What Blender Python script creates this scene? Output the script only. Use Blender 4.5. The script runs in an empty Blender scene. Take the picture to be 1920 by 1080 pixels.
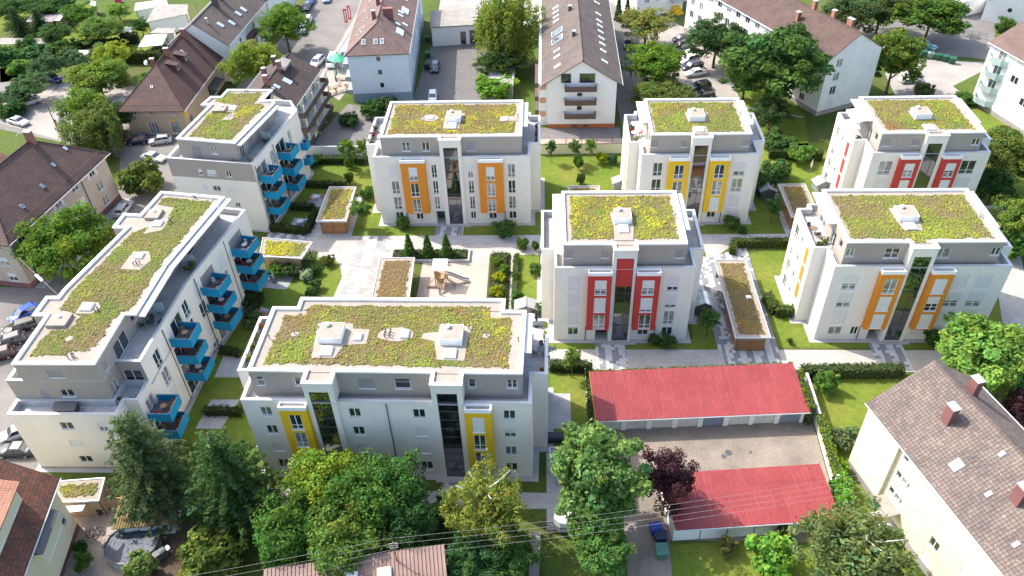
import bpy, math, random
import numpy as np
from mathutils import Vector, Matrix
R = math.radians
random.seed(11)
RNG = np.random.default_rng(11)
SC = bpy.context.scene
COL = SC.collection

# ------------------------------------------------------------------ camera (a drone 73 m up)
CAMZ = 72.9
FWD = Vector((-0.04152023, 0.7614972, -0.64683698))
RGT = Vector((0.99913573, 0.03037278, -0.02837741))
UPV = Vector((0.00196308, 0.64745618, 0.76210015))
FPX = 1500.0
cd = bpy.data.cameras.new('camera')
cam = bpy.data.objects.new('camera', cd); COL.objects.link(cam)
mw = Matrix.Identity(4)
for i in range(3):
    mw[i][0] = RGT[i]; mw[i][1] = UPV[i]; mw[i][2] = -FWD[i]
mw[2][3] = CAMZ
cam.matrix_world = mw
cd.sensor_width = 36.0; cd.lens = 36.0 * FPX / 1920.0
cd.clip_start = 1.0; cd.clip_end = 4000.0
SC.camera = cam

# ------------------------------------------------------------------ sky, sun, exposure
SUN_EL, SUN_AZ = R(47), R(-60)          # azimuth from +Y, clockwise positive
w = bpy.data.worlds.new('World'); SC.world = w; w.use_nodes = True
nt = w.node_tree
sky = nt.nodes.new('ShaderNodeTexSky'); sky.sky_type = 'NISHITA'; sky.sun_disc = False
sky.sun_elevation = SUN_EL; sky.sun_rotation = SUN_AZ % (2 * math.pi)
sky.air_density = 1.0; sky.dust_density = 3.0; sky.ozone_density = 0.6
nt.links.new(sky.outputs[0], nt.nodes['Background'].inputs[0])
nt.nodes['Background'].inputs[1].default_value = 0.15
ld = bpy.data.lights.new('sun', 'SUN'); ld.energy = 2.45; ld.angle = R(0.53); ld.color = (1.0, 0.955, 0.88)
sun = bpy.data.objects.new('sun', ld); COL.objects.link(sun)
sdir = Vector((math.sin(SUN_AZ) * math.cos(SUN_EL), math.cos(SUN_AZ) * math.cos(SUN_EL), math.sin(SUN_EL)))
sun.rotation_euler = sdir.to_track_quat('Z', 'Y').to_euler()
sun.location = (-60, 60, 120)
vs = SC.view_settings
SC.display_settings.display_device = 'sRGB'
vs.view_transform = 'Standard'; vs.look = 'None'; vs.gamma = 1.0; vs.use_curve_mapping = False
vs.exposure = 1.42
SC.cycles.use_denoising = True
SC.cycles.max_bounces = 6; SC.cycles.diffuse_bounces = 3; SC.cycles.glossy_bounces = 3
SC.cycles.transmission_bounces = 4; SC.cycles.transparent_max_bounces = 6
SC.cycles.caustics_reflective = False; SC.cycles.caustics_refractive = False

def G(px, py, z=0.0):
    """survey helper: the point at height z that the photograph shows at pixel px,py"""
    d = FWD * FPX + RGT * (px - 960) + UPV * (540 - py)
    t = (z - CAMZ) / d.z
    return Vector((d.x * t, d.y * t, z))

# ------------------------------------------------------------------ mesh helpers
class MB:
    def __init__(s): s.v = []; s.f = []; s.m = []
    def add(s, vs, fs, m=0):
        o = len(s.v); s.v += [tuple(p) for p in vs]
        for f in fs: s.f.append([i + o for i in f]); s.m.append(m)
        return s
    def box(s, x0, y0, z0, x1, y1, z1, m=0):
        if x0 > x1: x0, x1 = x1, x0
        if y0 > y1: y0, y1 = y1, y0
        if z0 > z1: z0, z1 = z1, z0
        return s.add([(x0,y0,z0),(x1,y0,z0),(x1,y1,z0),(x0,y1,z0),(x0,y0,z1),(x1,y0,z1),(x1,y1,z1),(x0,y1,z1)],
              [(0,3,2,1),(4,5,6,7),(0,1,5,4),(1,2,6,5),(2,3,7,6),(3,0,4,7)], m)
    def obox(s, c, sx, sy, z0, z1, rot, m=0):
        ca, sa = math.cos(rot), math.sin(rot); P = []
        for z in (z0, z1):
            for a, b in ((-1,-1),(1,-1),(1,1),(-1,1)):
                x, y = a * sx / 2, b * sy / 2
                P.append((c[0] + x*ca - y*sa, c[1] + x*sa + y*ca, z))
        return s.add(P, [(0,3,2,1),(4,5,6,7),(0,1,5,4),(1,2,6,5),(2,3,7,6),(3,0,4,7)], m)
    def prism(s, poly, z0, z1, m=0, mt=None, bottom=True, top=True):
        n = len(poly)
        s.add([(p[0],p[1],z0) for p in poly] + [(p[0],p[1],z1) for p in poly],
              [(i,(i+1)%n,(i+1)%n+n,i+n) for i in range(n)], m)
        if top: s.add([(p[0],p[1],z1) for p in poly], [tuple(range(n))], m if mt is None else mt)
        if bottom: s.add([(p[0],p[1],z0) for p in poly], [tuple(reversed(range(n)))], m)
        return s
    def tube(s, p, q, r, r2=None, n=6, m=0, cap=True):
        p = Vector(p); q = Vector(q); r2 = r if r2 is None else r2
        d = (q - p).normalized()
        a = d.orthogonal().normalized(); b = d.cross(a)
        vs = []
        for c, rr in ((p, r), (q, r2)):
            for i in range(n):
                t = 2 * math.pi * i / n
                vs.append(c + a * (rr * math.cos(t)) + b * (rr * math.sin(t)))
        fs = [(i, (i+1) % n, (i+1) % n + n, i + n) for i in range(n)]
        if cap: fs += [tuple(reversed(range(n))), tuple(range(n, 2*n))]
        return s.add(vs, fs, m)
    def cyl(s, x, y, z0, z1, r, r2=None, n=12, m=0): return s.tube((x,y,z0), (x,y,z1), r, r2, n, m)
    def mesh(s, name, mats, smooth=False):
        me = bpy.data.meshes.new(name)
        me.from_pydata(s.v, [], s.f)
        for mt in mats: me.materials.append(mt)
        if len(mats) > 1: me.polygons.foreach_set('material_index', s.m)
        uv = me.uv_layers.new(name='UVMap')
        nl = len(me.loops); data = np.zeros((nl, 2), np.float32)
        for p in me.polygons:
            n = p.normal
            if abs(n.z) > 0.995: u = Vector((1,0,0)); v = Vector((0,1,0))
            else:
                u = Vector((-n.y, n.x, 0)).normalized(); v = n.cross(u)
            for li in p.loop_indices:
                c = me.vertices[me.loops[li].vertex_index].co
                data[li] = (c.dot(u), c.dot(v))
        uv.data.foreach_set('uv', data.ravel())
        if smooth: me.polygons.foreach_set('use_smooth', [True] * len(me.polygons))
        return me
    def build(s, name, mats, parent=None, smooth=False):
        if not isinstance(mats, (list, tuple)): mats = [mats]
        return link(name, s.mesh(name, mats, smooth), parent)

def link(name, data, parent=None, loc=None, rotz=None, scale=None, color=None):
    o = bpy.data.objects.new(name, data); COL.objects.link(o)
    if parent is not None: o.parent = parent
    if loc is not None: o.location = loc
    if rotz is not None: o.rotation_euler = (0, 0, rotz)
    if scale is not None: o.scale = scale
    if color is not None: o.color = (*color, 1.0)
    return o
USED = set()
def tag(o, label, cat, group=None):
    o['label'] = label; o['category'] = cat
    if group: o['group'] = group
    return o
def thing(name, label, cat, loc=(0,0,0), rotz=0.0, group=None):
    return tag(link(name, None, None, loc, rotz), label, cat, group)
def struct(o, kind='structure'): o['kind'] = kind; return o
def stuff(o): o['kind'] = 'stuff'; return o
CACHE = {}
def cached(key, fn):
    if key not in CACHE: CACHE[key] = fn()
    return CACHE[key]
def area2(p): return sum(p[i][0]*p[(i+1)%len(p)][1] - p[(i+1)%len(p)][0]*p[i][1] for i in range(len(p)))
def ccw(p):
    p = [tuple(q[:2]) for q in p]
    return p if area2(p) > 0 else p[::-1]
def inset(poly, d):
    n = len(poly); out = []
    for i in range(n):
        a = Vector(poly[i-1][:2]); b = Vector(poly[i][:2]); c = Vector(poly[(i+1)%n][:2])
        e1 = (b-a).normalized(); e2 = (c-b).normalized()
        n1 = Vector((-e1.y, e1.x)); n2 = Vector((-e2.y, e2.x))
        k = 1 + n1.dot(n2)
        m = (n1 + n2) / k if k > 0.1 else n1
        out.append((b.x + m.x*d, b.y + m.y*d))
    return out
def inpoly(x, y, poly):
    x = np.asarray(x); y = np.asarray(y); r = np.zeros(x.shape, bool)
    n = len(poly)
    for i in range(n):
        x0, y0 = poly[i][:2]; x1, y1 = poly[(i+1)%n][:2]
        if y0 == y1: continue
        c = ((y0 > y) != (y1 > y)) & (x < (x1-x0)*(y-y0)/(y1-y0) + x0)
        r ^= c
    return r
def vnoise(x, y, scale, seed=0):
    g = np.random.default_rng(seed).random((64, 64))
    u = np.asarray(x)/scale; v = np.asarray(y)/scale
    iu = np.floor(u).astype(int); iv = np.floor(v).astype(int); fu = u-iu; fv = v-iv
    fu = fu*fu*(3-2*fu); fv = fv*fv*(3-2*fv)
    a = g[iu%64, iv%64]; b = g[(iu+1)%64, iv%64]; c = g[iu%64, (iv+1)%64]; d = g[(iu+1)%64, (iv+1)%64]
    return (a*(1-fu)+b*fu)*(1-fv) + (c*(1-fu)+d*fu)*fv

# ------------------------------------------------------------------ materials
class N:
    def __init__(s, name):
        s.mat = bpy.data.materials.new(name); s.mat.use_nodes = True
        s.t = s.mat.node_tree; s.bsdf = s.t.nodes['Principled BSDF']; s.out = s.t.nodes['Material Output']
    def n(s, kind, **kw):
        nd = s.t.nodes.new(kind)
        for k, v in kw.items():
            if k.startswith('i_'): nd.inputs[k[2:].replace('_', ' ')].default_value = v
            else: setattr(nd, k, v)
        return nd
    def l(s, a, b): s.t.links.new(a, b)
    def pos(s):
        return s.n('ShaderNodeNewGeometry').outputs['Position']
    def uv(s): return s.n('ShaderNodeTexCoord').outputs['UV']
    def noise(s, vec, scale, detail=4, rough=0.6):
        nd = s.n('ShaderNodeTexNoise'); nd.inputs['Scale'].default_value = scale
        nd.inputs['Detail'].default_value = detail; nd.inputs['Roughness'].default_value = rough
        if vec is not None: s.l(vec, nd.inputs['Vector'])
        return nd.outputs['Fac']
    def ramp(s, fac, stops):
        nd = s.n('ShaderNodeValToRGB'); e = nd.color_ramp.elements
        while len(e) < len(stops): e.new(0.5)
        for el, (p, c) in zip(e, stops):
            el.position = p; el.color = (*c, 1) if len(c) == 3 else c
        s.l(fac, nd.inputs[0]); return nd.outputs[0]
    def mix(s, a, b, fac=None, blend='MIX', f=0.5):
        nd = s.n('ShaderNodeMix', data_type='RGBA', blend_type=blend)
        nd.inputs[0].default_value = f
        if fac is not None: s.l(fac, nd.inputs[0])
        for sock, val in ((nd.inputs[6], a), (nd.inputs[7], b)):
            if isinstance(val, tuple): sock.default_value = (*val, 1)
            else: s.l(val, sock)
        return nd.outputs[2]
    def math(s, op, a, b=None, clamp=False):
        nd = s.n('ShaderNodeMath', operation=op); nd.use_clamp = clamp
        for i, val in enumerate((a, b)):
            if val is None: continue
            if isinstance(val, (int, float)): nd.inputs[i].default_value = val
            else: s.l(val, nd.inputs[i])
        return nd.outputs[0]
    def bump(s, h, strength=0.3, dist=0.02):
        nd = s.n('ShaderNodeBump'); nd.inputs['Strength'].default_value = strength; nd.inputs['Distance'].default_value = dist
        s.l(h, nd.inputs['Height']); s.l(nd.outputs[0], s.bsdf.inputs['Normal'])
    def color(s, c):
        if isinstance(c, tuple): s.bsdf.inputs['Base Color'].default_value = (*c, 1)
        else: s.l(c, s.bsdf.inputs['Base Color'])
    def set(s, rough=0.7, metal=0.0, spec=0.4, coat=0.0):
        b = s.bsdf.inputs
        b['Roughness'].default_value = rough; b['Metallic'].default_value = metal
        b['Specular IOR Level'].default_value = spec; b['Coat Weight'].default_value = coat
        return s
def scl(c, k): return tuple(min(1.0, x*k) for x in c)
def plain(name, c, rough=0.7, var=0.10, scale=0.5, metal=0.0, spec=0.4, bump=0.0, bscale=25, fine=0.05):
    m = N(name).set(rough, metal, spec); p = m.pos()
    a = m.noise(p, scale, 5)
    base = m.ramp(a, [(0.3, scl(c, 1-var)), (0.7, scl(c, 1+var))])
    if fine:
        b = m.noise(p, scale*18, 3)
        base = m.mix(base, m.ramp(b, [(0.3, (1-fine*2,)*3), (0.7, (1.0,)*3)]), None, 'MULTIPLY', 1.0)
    m.color(base)
    if bump: m.bump(m.noise(p, bscale, 3), bump, 0.02)
    return m.mat
def plaster(name, c, dirt=0.10):
    """painted render: faint clouding, faint vertical weather streaks, fine grain"""
    m = N(name).set(0.85, 0, 0.25); p = m.pos()
    a = m.noise(p, 0.35, 5)
    sc_ = m.n('ShaderNodeMapping'); m.l(p, sc_.inputs['Vector']); sc_.inputs['Scale'].default_value = (2.2, 2.2, 0.12)
    st = m.noise(sc_.outputs[0], 1.0, 5, 0.7)
    base = m.ramp(a, [(0.3, scl(c, 1-dirt*0.7)), (0.7, c)])
    base = m.mix(base, m.ramp(st, [(0.3, (1-dirt*.55, 1-dirt*.6, 1-dirt*.7)), (0.65, (1.0, 1.0, 1.0))]), None, 'MULTIPLY', 1.0)
    m.color(base); m.bump(m.noise(p, 14, 4), 0.12, 0.02)
    return m.mat
def tiles(name, c1, c2, cm, bw=0.28, rh=0.34, moss=None, spots=0.0):
    m = N(name).set(0.75, 0, 0.3); u = m.uv(); p = m.pos()
    br = m.n('ShaderNodeTexBrick'); br.offset = 0.0; br.squash = 1.0
    for k, v in (('Color1', (*c1, 1)), ('Color2', (*c2, 1)), ('Mortar', (*cm, 1)), ('Scale', 1.0), ('Mortar Size', 0.022), ('Mortar Smooth', 0.4),
                 ('Bias', 0.0), ('Brick Width', bw), ('Row Height', rh)): br.inputs[k].default_value = v
    m.l(u, br.inputs['Vector'])
    c = br.outputs['Color']
    big = m.noise(p, 0.45, 6, 0.65)
    c = m.mix(c, m.ramp(big, [(0.3, (0.66, 0.66, 0.68)), (0.7, (1.12, 1.1, 1.06))]), None, 'MULTIPLY', 1.0)
    if moss:
        c = m.mix(c, moss, m.ramp(m.noise(p, 0.9, 6, 0.7), [(0.55, (0, 0, 0)), (0.75, (0.8, 0.8, 0.8))]))
    if spots:
        c = m.mix(c, (0.62, 0.55, 0.48), m.ramp(m.noise(p, 2.6, 2, 0.5), [(0.66, (0, 0, 0)), (0.72, (spots,)*3)]))
    m.color(c)
    sep = m.n('ShaderNodeSeparateXYZ'); m.l(u, sep.inputs[0])
    fv = m.math('FRACT', m.math('DIVIDE', sep.outputs[1], rh))
    fu = m.math('ABSOLUTE', m.math('SUBTRACT', m.math('FRACT', m.math('DIVIDE', sep.outputs[0], bw)), 0.5))
    h = m.math('SUBTRACT', m.math('MULTIPLY', fu, 1.0), m.math('MULTIPLY', fv, 0.9))
    m.bump(h, 0.9, 0.05)
    return m.mat
def pavers(name, c1, c2, cm, bw=0.4, rh=0.2, mort=0.012, rot=0.0, var=0.1):
    m = N(name).set(0.85, 0, 0.25); p = m.pos()
    mp = m.n('ShaderNodeMapping'); mp.inputs['Rotation'].default_value = (0, 0, rot); m.l(p, mp.inputs['Vector'])
    br = m.n('ShaderNodeTexBrick'); br.offset = 0.5
    for k, v in (('Color1', (*c1, 1)), ('Color2', (*c2, 1)), ('Mortar', (*cm, 1)), ('Scale', 1.0), ('Mortar Size', mort), ('Mortar Smooth', 0.3),
                 ('Bias', 0.0), ('Brick Width', bw), ('Row Height', rh)): br.inputs[k].default_value = v
    m.l(mp.outputs[0], br.inputs['Vector'])
    c = m.mix(br.outputs['Color'], m.ramp(m.noise(p, 0.35, 6, 0.65), [(0.3, (1-var*2,)*3), (0.7, (1.05,)*3)]), None, 'MULTIPLY', 1.0)
    c = m.mix(c, m.ramp(m.noise(p, 5.0, 4, 0.6), [(0.35, (0.88,)*3), (0.65, (1.04,)*3)]), None, 'MULTIPLY', 1.0)
    m.color(c); m.bump(br.outputs['Fac'], -0.3, 0.01)
    return m.mat
def objcol(name, rough=0.4, metal=0.0, spec=0.5, coat=0.0, fine=0.06):
    """colour comes from the object's own colour"""
    m = N(name).set(rough, metal, spec, coat)
    oi = m.n('ShaderNodeObjectInfo')
    c = m.mix(oi.outputs['Color'], m.ramp(m.noise(m.pos(), 2.5, 4), [(0.3, (1-fine,)*3), (0.7, (1.0,)*3)]), None, 'MULTIPLY', 1.0)
    m.color(c); return m.mat
def leafmat(name, trans=0.35):
    m = N(name); m.t.nodes.remove(m.bsdf)
    oi = m.n('ShaderNodeObjectInfo'); at = m.n('ShaderNodeAttribute', attribute_name='Col')
    c = m.mix(oi.outputs['Color'], at.outputs['Color'], None, 'MULTIPLY', 1.0)
    d = m.n('ShaderNodeBsdfDiffuse'); m.l(c, d.inputs[0])
    t = m.n('ShaderNodeBsdfTranslucent'); m.l(m.mix(c, (0.9, 1.0, 0.4), None, 'MULTIPLY', 0.5), t.inputs[0])
    x = m.n('ShaderNodeMixShader'); x.inputs[0].default_value = trans
    m.l(d.outputs[0], x.inputs[1]); m.l(t.outputs[0], x.inputs[2])
    m.l(x.outputs[0], m.out.inputs[0]); return m.mat
def attrmat(name, rough=0.9):
    m = N(name).set(rough, 0, 0.2)
    at = m.n('ShaderNodeAttribute', attribute_name='Col'); m.color(at.outputs['Color']); return m.mat
def glassmat(name, c, refl=0.10, rough=0.03):
    m = N(name); m.t.nodes.remove(m.bsdf)
    d = m.n('ShaderNodeBsdfDiffuse')
    col = m.ramp(m.noise(m.pos(), 0.9, 2), [(0.35, scl(c, 0.6)), (0.65, scl(c, 1.5))]); m.l(col, d.inputs[0])
    g = m.n('ShaderNodeBsdfGlossy'); g.inputs['Roughness'].default_value = rough; g.inputs[0].default_value = (0.95, 0.97, 1, 1)
    fr = m.n('ShaderNodeFresnel'); fr.inputs[0].default_value = 1.5
    x = m.n('ShaderNodeMixShader'); m.l(m.math('ADD', fr.outputs[0], refl, True), x.inputs[0])
    m.l(d.outputs[0], x.inputs[1]); m.l(g.outputs[0], x.inputs[2]); m.l(x.outputs[0], m.out.inputs[0]); return m.mat

T = {}
T['white_render'] = plaster('white_render', (0.80, 0.765, 0.70), 0.10)
T['taupe_render'] = plaster('taupe_render', (0.375, 0.335, 0.295), 0.07)
T['white_cap'] = plain('white_cap', (0.86, 0.86, 0.85), 0.6, 0.04)
T['zinc'] = plain('zinc', (0.55, 0.57, 0.59), 0.45, 0.08, metal=0.3)
T['gravel'] = plain('gravel', (0.40, 0.35, 0.295), 0.95, 0.10, 1.2, bump=0.5, bscale=9, fine=0.22)
T['terrace'] = pavers('terrace_slabs', (0.55, 0.54, 0.52), (0.47, 0.46, 0.45), (0.3, 0.3, 0.3), 0.5, 0.5)
T['sedum_soil'] = plain('sedum_soil', (0.21, 0.155, 0.075), 0.95, 0.35, 1.6, bump=0.7, bscale=6, fine=0.3)
T['sedum'] = attrmat('sedum_leaf')
T['orange'] = plaster('orange_panel', (0.66, 0.245, 0.03), 0.06)
T['yellow'] = plaster('yellow_panel', (0.74, 0.47, 0.02), 0.06)
T['red'] = plaster('red_panel', (0.50, 0.055, 0.045), 0.06)
T['blue'] = plaster('blue_panel', (0.012, 0.25, 0.45), 0.06)
T['frame'] = plain('white_frame', (0.82, 0.83, 0.83), 0.4, 0.02, fine=0.0)
T['dark_frame'] = plain('dark_frame', (0.07, 0.075, 0.085), 0.45, 0.05, fine=0.0)
T['shutter'] = plain('grey_shutter', (0.66, 0.67, 0.67), 0.5, 0.04, fine=0.03)
T['dark_shutter'] = plain('dark_shutter', (0.27, 0.27, 0.28), 0.5, 0.06)
T['glass'] = glassmat('window_glass', (0.025, 0.035, 0.035), 0.10)
T['glass2'] = glassmat('curtained_glass', (0.22, 0.23, 0.22), 0.06)
T['stairglass'] = glassmat('stair_glass', (0.010, 0.011, 0.014), 0.16)
T['railglass'] = glassmat('rail_glass', (0.35, 0.45, 0.45), 0.15)
T['plinth'] = plain('plinth', (0.33, 0.30, 0.29), 0.9, 0.12)
T['dark_metal'] = plain('dark_metal', (0.09, 0.095, 0.10), 0.5, 0.1)
T['steel'] = plain('steel', (0.5, 0.5, 0.5), 0.4, 0.08, metal=0.6)
T['wood'] = None
def woodmat(name, c, pitch=0.12):
    m = N(name).set(0.7, 0, 0.3); u = m.uv(); p = m.pos()
    sep = m.n('ShaderNodeSeparateXYZ'); m.l(u, sep.inputs[0])
    f = m.math('FRACT', m.math('DIVIDE', sep.outputs[1], pitch))
    gap = m.math('LESS_THAN', f, 0.14)
    wn = m.n('ShaderNodeTexWhiteNoise', noise_dimensions='1D'); m.l(m.math('FLOOR', m.math('DIVIDE', sep.outputs[1], pitch)), wn.inputs['W'])
    base = m.ramp(wn.outputs[0], [(0, scl(c, 0.8)), (1, scl(c, 1.2))])
    base = m.mix(base, m.ramp(m.noise(p, 3, 5, 0.7), [(0.3, (0.8,)*3), (0.7, (1.1,)*3)]), None, 'MULTIPLY', 1.0)
    m.color(m.mix(base, scl(c, 0.2), gap)); m.bump(gap, -0.6, 0.02); return m.mat
T['wood'] = woodmat('larch_cladding', (0.42, 0.20, 0.085))
T['wood_pale'] = woodmat('pale_cladding', (0.55, 0.38, 0.22))
T['deck'] = plain('balcony_deck', (0.13, 0.135, 0.14), 0.8, 0.12)
T['leaf'] = leafmat('leaf', 0.45)
T['bark'] = plain('bark', (0.14, 0.10, 0.07), 0.95, 0.3, 2.0, bump=0.6, bscale=10)
T['birch_bark'] = plain('birch_bark', (0.62, 0.59, 0.54), 0.9, 0.25, 3.0)
T['paint'] = objcol('car_paint', 0.25, 0.0, 0.5, 0.6, 0.02)
T['anycol'] = objcol('painted', 0.6)
T['carglass'] = glassmat('car_glass', (0.02, 0.025, 0.03), 0.12)
T['rubber'] = plain('rubber', (0.025, 0.025, 0.027), 0.8, 0.1)
T['rim'] = plain('rim', (0.55, 0.56, 0.57), 0.35, 0.05, metal=0.7)
T['lamp_white'] = plain('lamp_lens', (0.8, 0.82, 0.85), 0.2, 0.0, fine=0)
T['lamp_red'] = plain('tail_lens', (0.45, 0.02, 0.02), 0.25, 0.0, fine=0)
# old roofs
T['tile_brown'] = tiles('tile_brown', (0.135, 0.085, 0.073), (0.105, 0.066, 0.057), (0.045, 0.03, 0.027))
T['tile_black'] = tiles('tile_black', (0.085, 0.06, 0.054), (0.068, 0.048, 0.044), (0.03, 0.022, 0.02))
T['tile_dark'] = tiles('tile_dark', (0.12, 0.066, 0.056), (0.092, 0.052, 0.045), (0.04, 0.025, 0.023))
T['tile_pink'] = tiles('tile_pink', (0.20, 0.157, 0.14), (0.145, 0.112, 0.10), (0.042, 0.033, 0.03), 0.34, 0.36, spots=0.2)
T['tile_grey'] = tiles('tile_grey', (0.155, 0.125, 0.11), (0.125, 0.10, 0.09), (0.055, 0.045, 0.04))
T['tile_taupe'] = tiles('tile_taupe', (0.215, 0.145, 0.125), (0.18, 0.12, 0.105), (0.08, 0.055, 0.05), 0.3, 0.33)
T['tile_red'] = tiles('tile_red', (0.25, 0.095, 0.055), (0.115, 0.065, 0.05), (0.045, 0.03, 0.026), 0.26, 0.36)
T['tile_orange'] = tiles('tile_orange', (0.47, 0.24, 0.165), (0.41, 0.20, 0.13), (0.3, 0.12, 0.07), 0.26, 0.36)
T['red_sheet'] = None
m = N('red_sheet').set(0.45, 0.0, 0.45); p = m.pos()
c = m.ramp(m.noise(p, 0.5, 6, 0.65), [(0.3, (0.235, 0.034, 0.037)), (0.7, (0.31, 0.056, 0.058))])
c = m.mix(c, m.ramp(m.noise(p, 6, 4, 0.6), [(0.3, (0.88,)*3), (0.65, (1.03,)*3)]), None, 'MULTIPLY', 1.0)
u_ = m.uv(); sp = m.n('ShaderNodeMapping'); sp.inputs['Scale'].default_value = (3.0, 0.25, 1.0); m.l(u_, sp.inputs['Vector'])
c = m.mix(c, (0.36, 0.14, 0.135), m.ramp(m.noise(sp.outputs[0], 1.0, 5, 0.7), [(0.5, (0,0,0)), (0.78, (0.55,)*3)]))
sx_ = m.n('ShaderNodeSeparateXYZ'); m.l(u_, sx_.inputs[0])
c = m.mix(c, (0.15, 0.03, 0.03), m.math('LESS_THAN', m.math('FRACT', m.math('DIVIDE', m.math('ADD', sx_.outputs[1], 0.9), 2.6)), 0.018))
c = m.mix(c, (0.16, 0.05, 0.045), m.ramp(m.noise(p, 0.22, 6, 0.7), [(0.58, (0,0,0)), (0.8, (0.35,)*3)]))
m.color(c); T['red_sheet'] = m.mat
T['brick'] = tiles('chimney_brick', (0.42, 0.13, 0.07), (0.33, 0.10, 0.06), (0.3, 0.22, 0.18), 0.24, 0.08)
T['brick_dark'] = plain('chimney_cladding', (0.22, 0.10, 0.095), 0.7, 0.1)
T['fibre'] = plain('fibre_cement', (0.30, 0.28, 0.25), 0.95, 0.2, 0.8, bump=0.3, bscale=8)
T['cream_render'] = plaster('cream_render', (0.80, 0.72, 0.52), 0.05)
T['beige_render'] = plaster('beige_render', (0.52, 0.44, 0.36), 0.16)
T['tan_render'] = plaster('tan_render', (0.46, 0.37, 0.28), 0.14)
T['blue_render'] = plaster('blue_render', (0.62, 0.69, 0.76), 0.05)
T['blue_grey'] = plaster('blue_grey', (0.24, 0.31, 0.39), 0.08)
T['old_white'] = plaster('old_white', (0.80, 0.81, 0.81), 0.16)
T['house_white'] = plaster('house_white', (0.80, 0.80, 0.78), 0.06)
T['brown_panel'] = plain('brown_panel', (0.11, 0.075, 0.065), 0.7, 0.1)
T['mint'] = plain('mint_panel', (0.62, 0.74, 0.72), 0.5, 0.05)
# ground
T['pave_light'] = pavers('pave_light', (0.50, 0.47, 0.425), (0.45, 0.42, 0.38), (0.27, 0.25, 0.225), 0.62, 0.42, 0.02)
T['pave_grey'] = pavers('pave_grey', (0.47, 0.47, 0.47), (0.40, 0.405, 0.41), (0.26, 0.26, 0.26), 0.5, 0.33, 0.012)
T['sandpit'] = plain('play_sand', (0.47, 0.39, 0.325), 0.95, 0.12, 0.7, bump=0.4, bscale=8, fine=0.12)
T['asphalt'] = plain('asphalt', (0.21, 0.195, 0.18), 0.9, 0.16, 0.25, bump=0.2, bscale=20, fine=0.12)
T['asphalt_pale'] = plain('asphalt_pale', (0.36, 0.33, 0.30), 0.9, 0.14, 0.25, fine=0.12)
T['yard'] = plain('yard_concrete', (0.285, 0.24, 0.195), 0.95, 0.24, 0.3, bump=0.3, bscale=10, fine=0.2)
T['brown_yard'] = pavers('brown_yard', (0.48, 0.38, 0.31), (0.42, 0.32, 0.26), (0.25, 0.2, 0.17), 0.3, 0.3, 0.015, 0.5)
T['cobble'] = pavers('cobble', (0.25, 0.23, 0.22), (0.20, 0.185, 0.18), (0.10, 0.10, 0.10), 0.3, 0.3, 0.03)
T['soil'] = plain('soil', (0.11, 0.075, 0.05), 0.95, 0.3, 1.0, fine=0.2)
T['kerb'] = plain('kerb_stone', (0.42, 0.41, 0.40), 0.9, 0.1)
def stripemat(name, light, dark, pw, axis, rot=0.0):
    """concrete slabs laid in bands: each slab picks light or dark, more dark in every second band"""
    m = N(name).set(0.85, 0, 0.25); p = m.pos()
    sep = m.n('ShaderNodeSeparateXYZ'); m.l(p, sep.inputs[0])
    a, b = (sep.outputs[0], sep.outputs[1]) if axis == 'y' else (sep.outputs[1], sep.outputs[0])
    band = m.math('LESS_THAN', m.math('FRACT', m.math('DIVIDE', a, pw)), 0.5)
    ci = m.n('ShaderNodeCombineXYZ'); m.l(m.math('FLOOR', m.math('DIVIDE', a, pw/4)), ci.inputs[0]); m.l(m.math('FLOOR', m.math('DIVIDE', b, 0.5)), ci.inputs[1])
    wn = m.n('ShaderNodeTexWhiteNoise', noise_dimensions='3D'); m.l(ci.outputs[0], wn.inputs['Vector'])
    thr = m.math('ADD', m.math('MULTIPLY', band, 0.75), 0.12)
    isd = m.math('LESS_THAN', wn.outputs[0], thr)
    c = m.mix(light, dark, isd)
    c = m.mix(c, m.ramp(wn.outputs[0], [(0, (0.88,)*3), (1, (1.08,)*3)]), None, 'MULTIPLY', 1.0)
    c = m.mix(c, m.ramp(m.noise(p, 0.8, 5), [(0.3, (0.92,)*3), (0.7, (1.03,)*3)]), None, 'MULTIPLY', 1.0)
    m.color(c); return m.mat
T['entry_band'] = stripemat('entry_band', (0.50, 0.50, 0.49), (0.235, 0.245, 0.265), 1.7, 'y')
T['plaza_band'] = stripemat('plaza_band', (0.50, 0.475, 0.44), (0.34, 0.33, 0.315), 3.2, 'y')
m = N('grass').set(0.95, 0, 0.15); p = m.pos()
big = m.noise(p, 0.12, 5, 0.6); mid = m.noise(p, 1.3, 5, 0.7); fin = m.noise(p, 9, 3, 0.7)
c = m.ramp(big, [(0.3, (0.095, 0.155, 0.022)), (0.5, (0.135, 0.185, 0.028)), (0.72, (0.21, 0.205, 0.045))])
c = m.mix(c, m.ramp(mid, [(0.3, (0.72, 0.78, 0.7)), (0.7, (1.2, 1.15, 1.1))]), None, 'MULTIPLY', 1.0)
c = m.mix(c, m.ramp(fin, [(0.25, (0.7,)*3), (0.75, (1.2,)*3)]), None, 'MULTIPLY', 1.0)
m.color(c); m.bump(fin, 0.5, 0.04); T['grass'] = m.mat
m = N('garden_ground').set(0.95, 0, 0.15); p = m.pos()
c = m.ramp(m.noise(p, 0.10, 6, 0.65), [(0.3, (0.05, 0.085, 0.02)), (0.5, (0.085, 0.125, 0.025)), (0.7, (0.12, 0.105, 0.05))])
c = m.mix(c, m.ramp(m.noise(p, 2.5, 5, 0.7), [(0.3, (0.6,)*3), (0.7, (1.25,)*3)]), None, 'MULTIPLY', 1.0)
m.color(c); m.bump(m.noise(p, 4, 4), 0.6, 0.08); T['rough'] = m.mat
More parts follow.
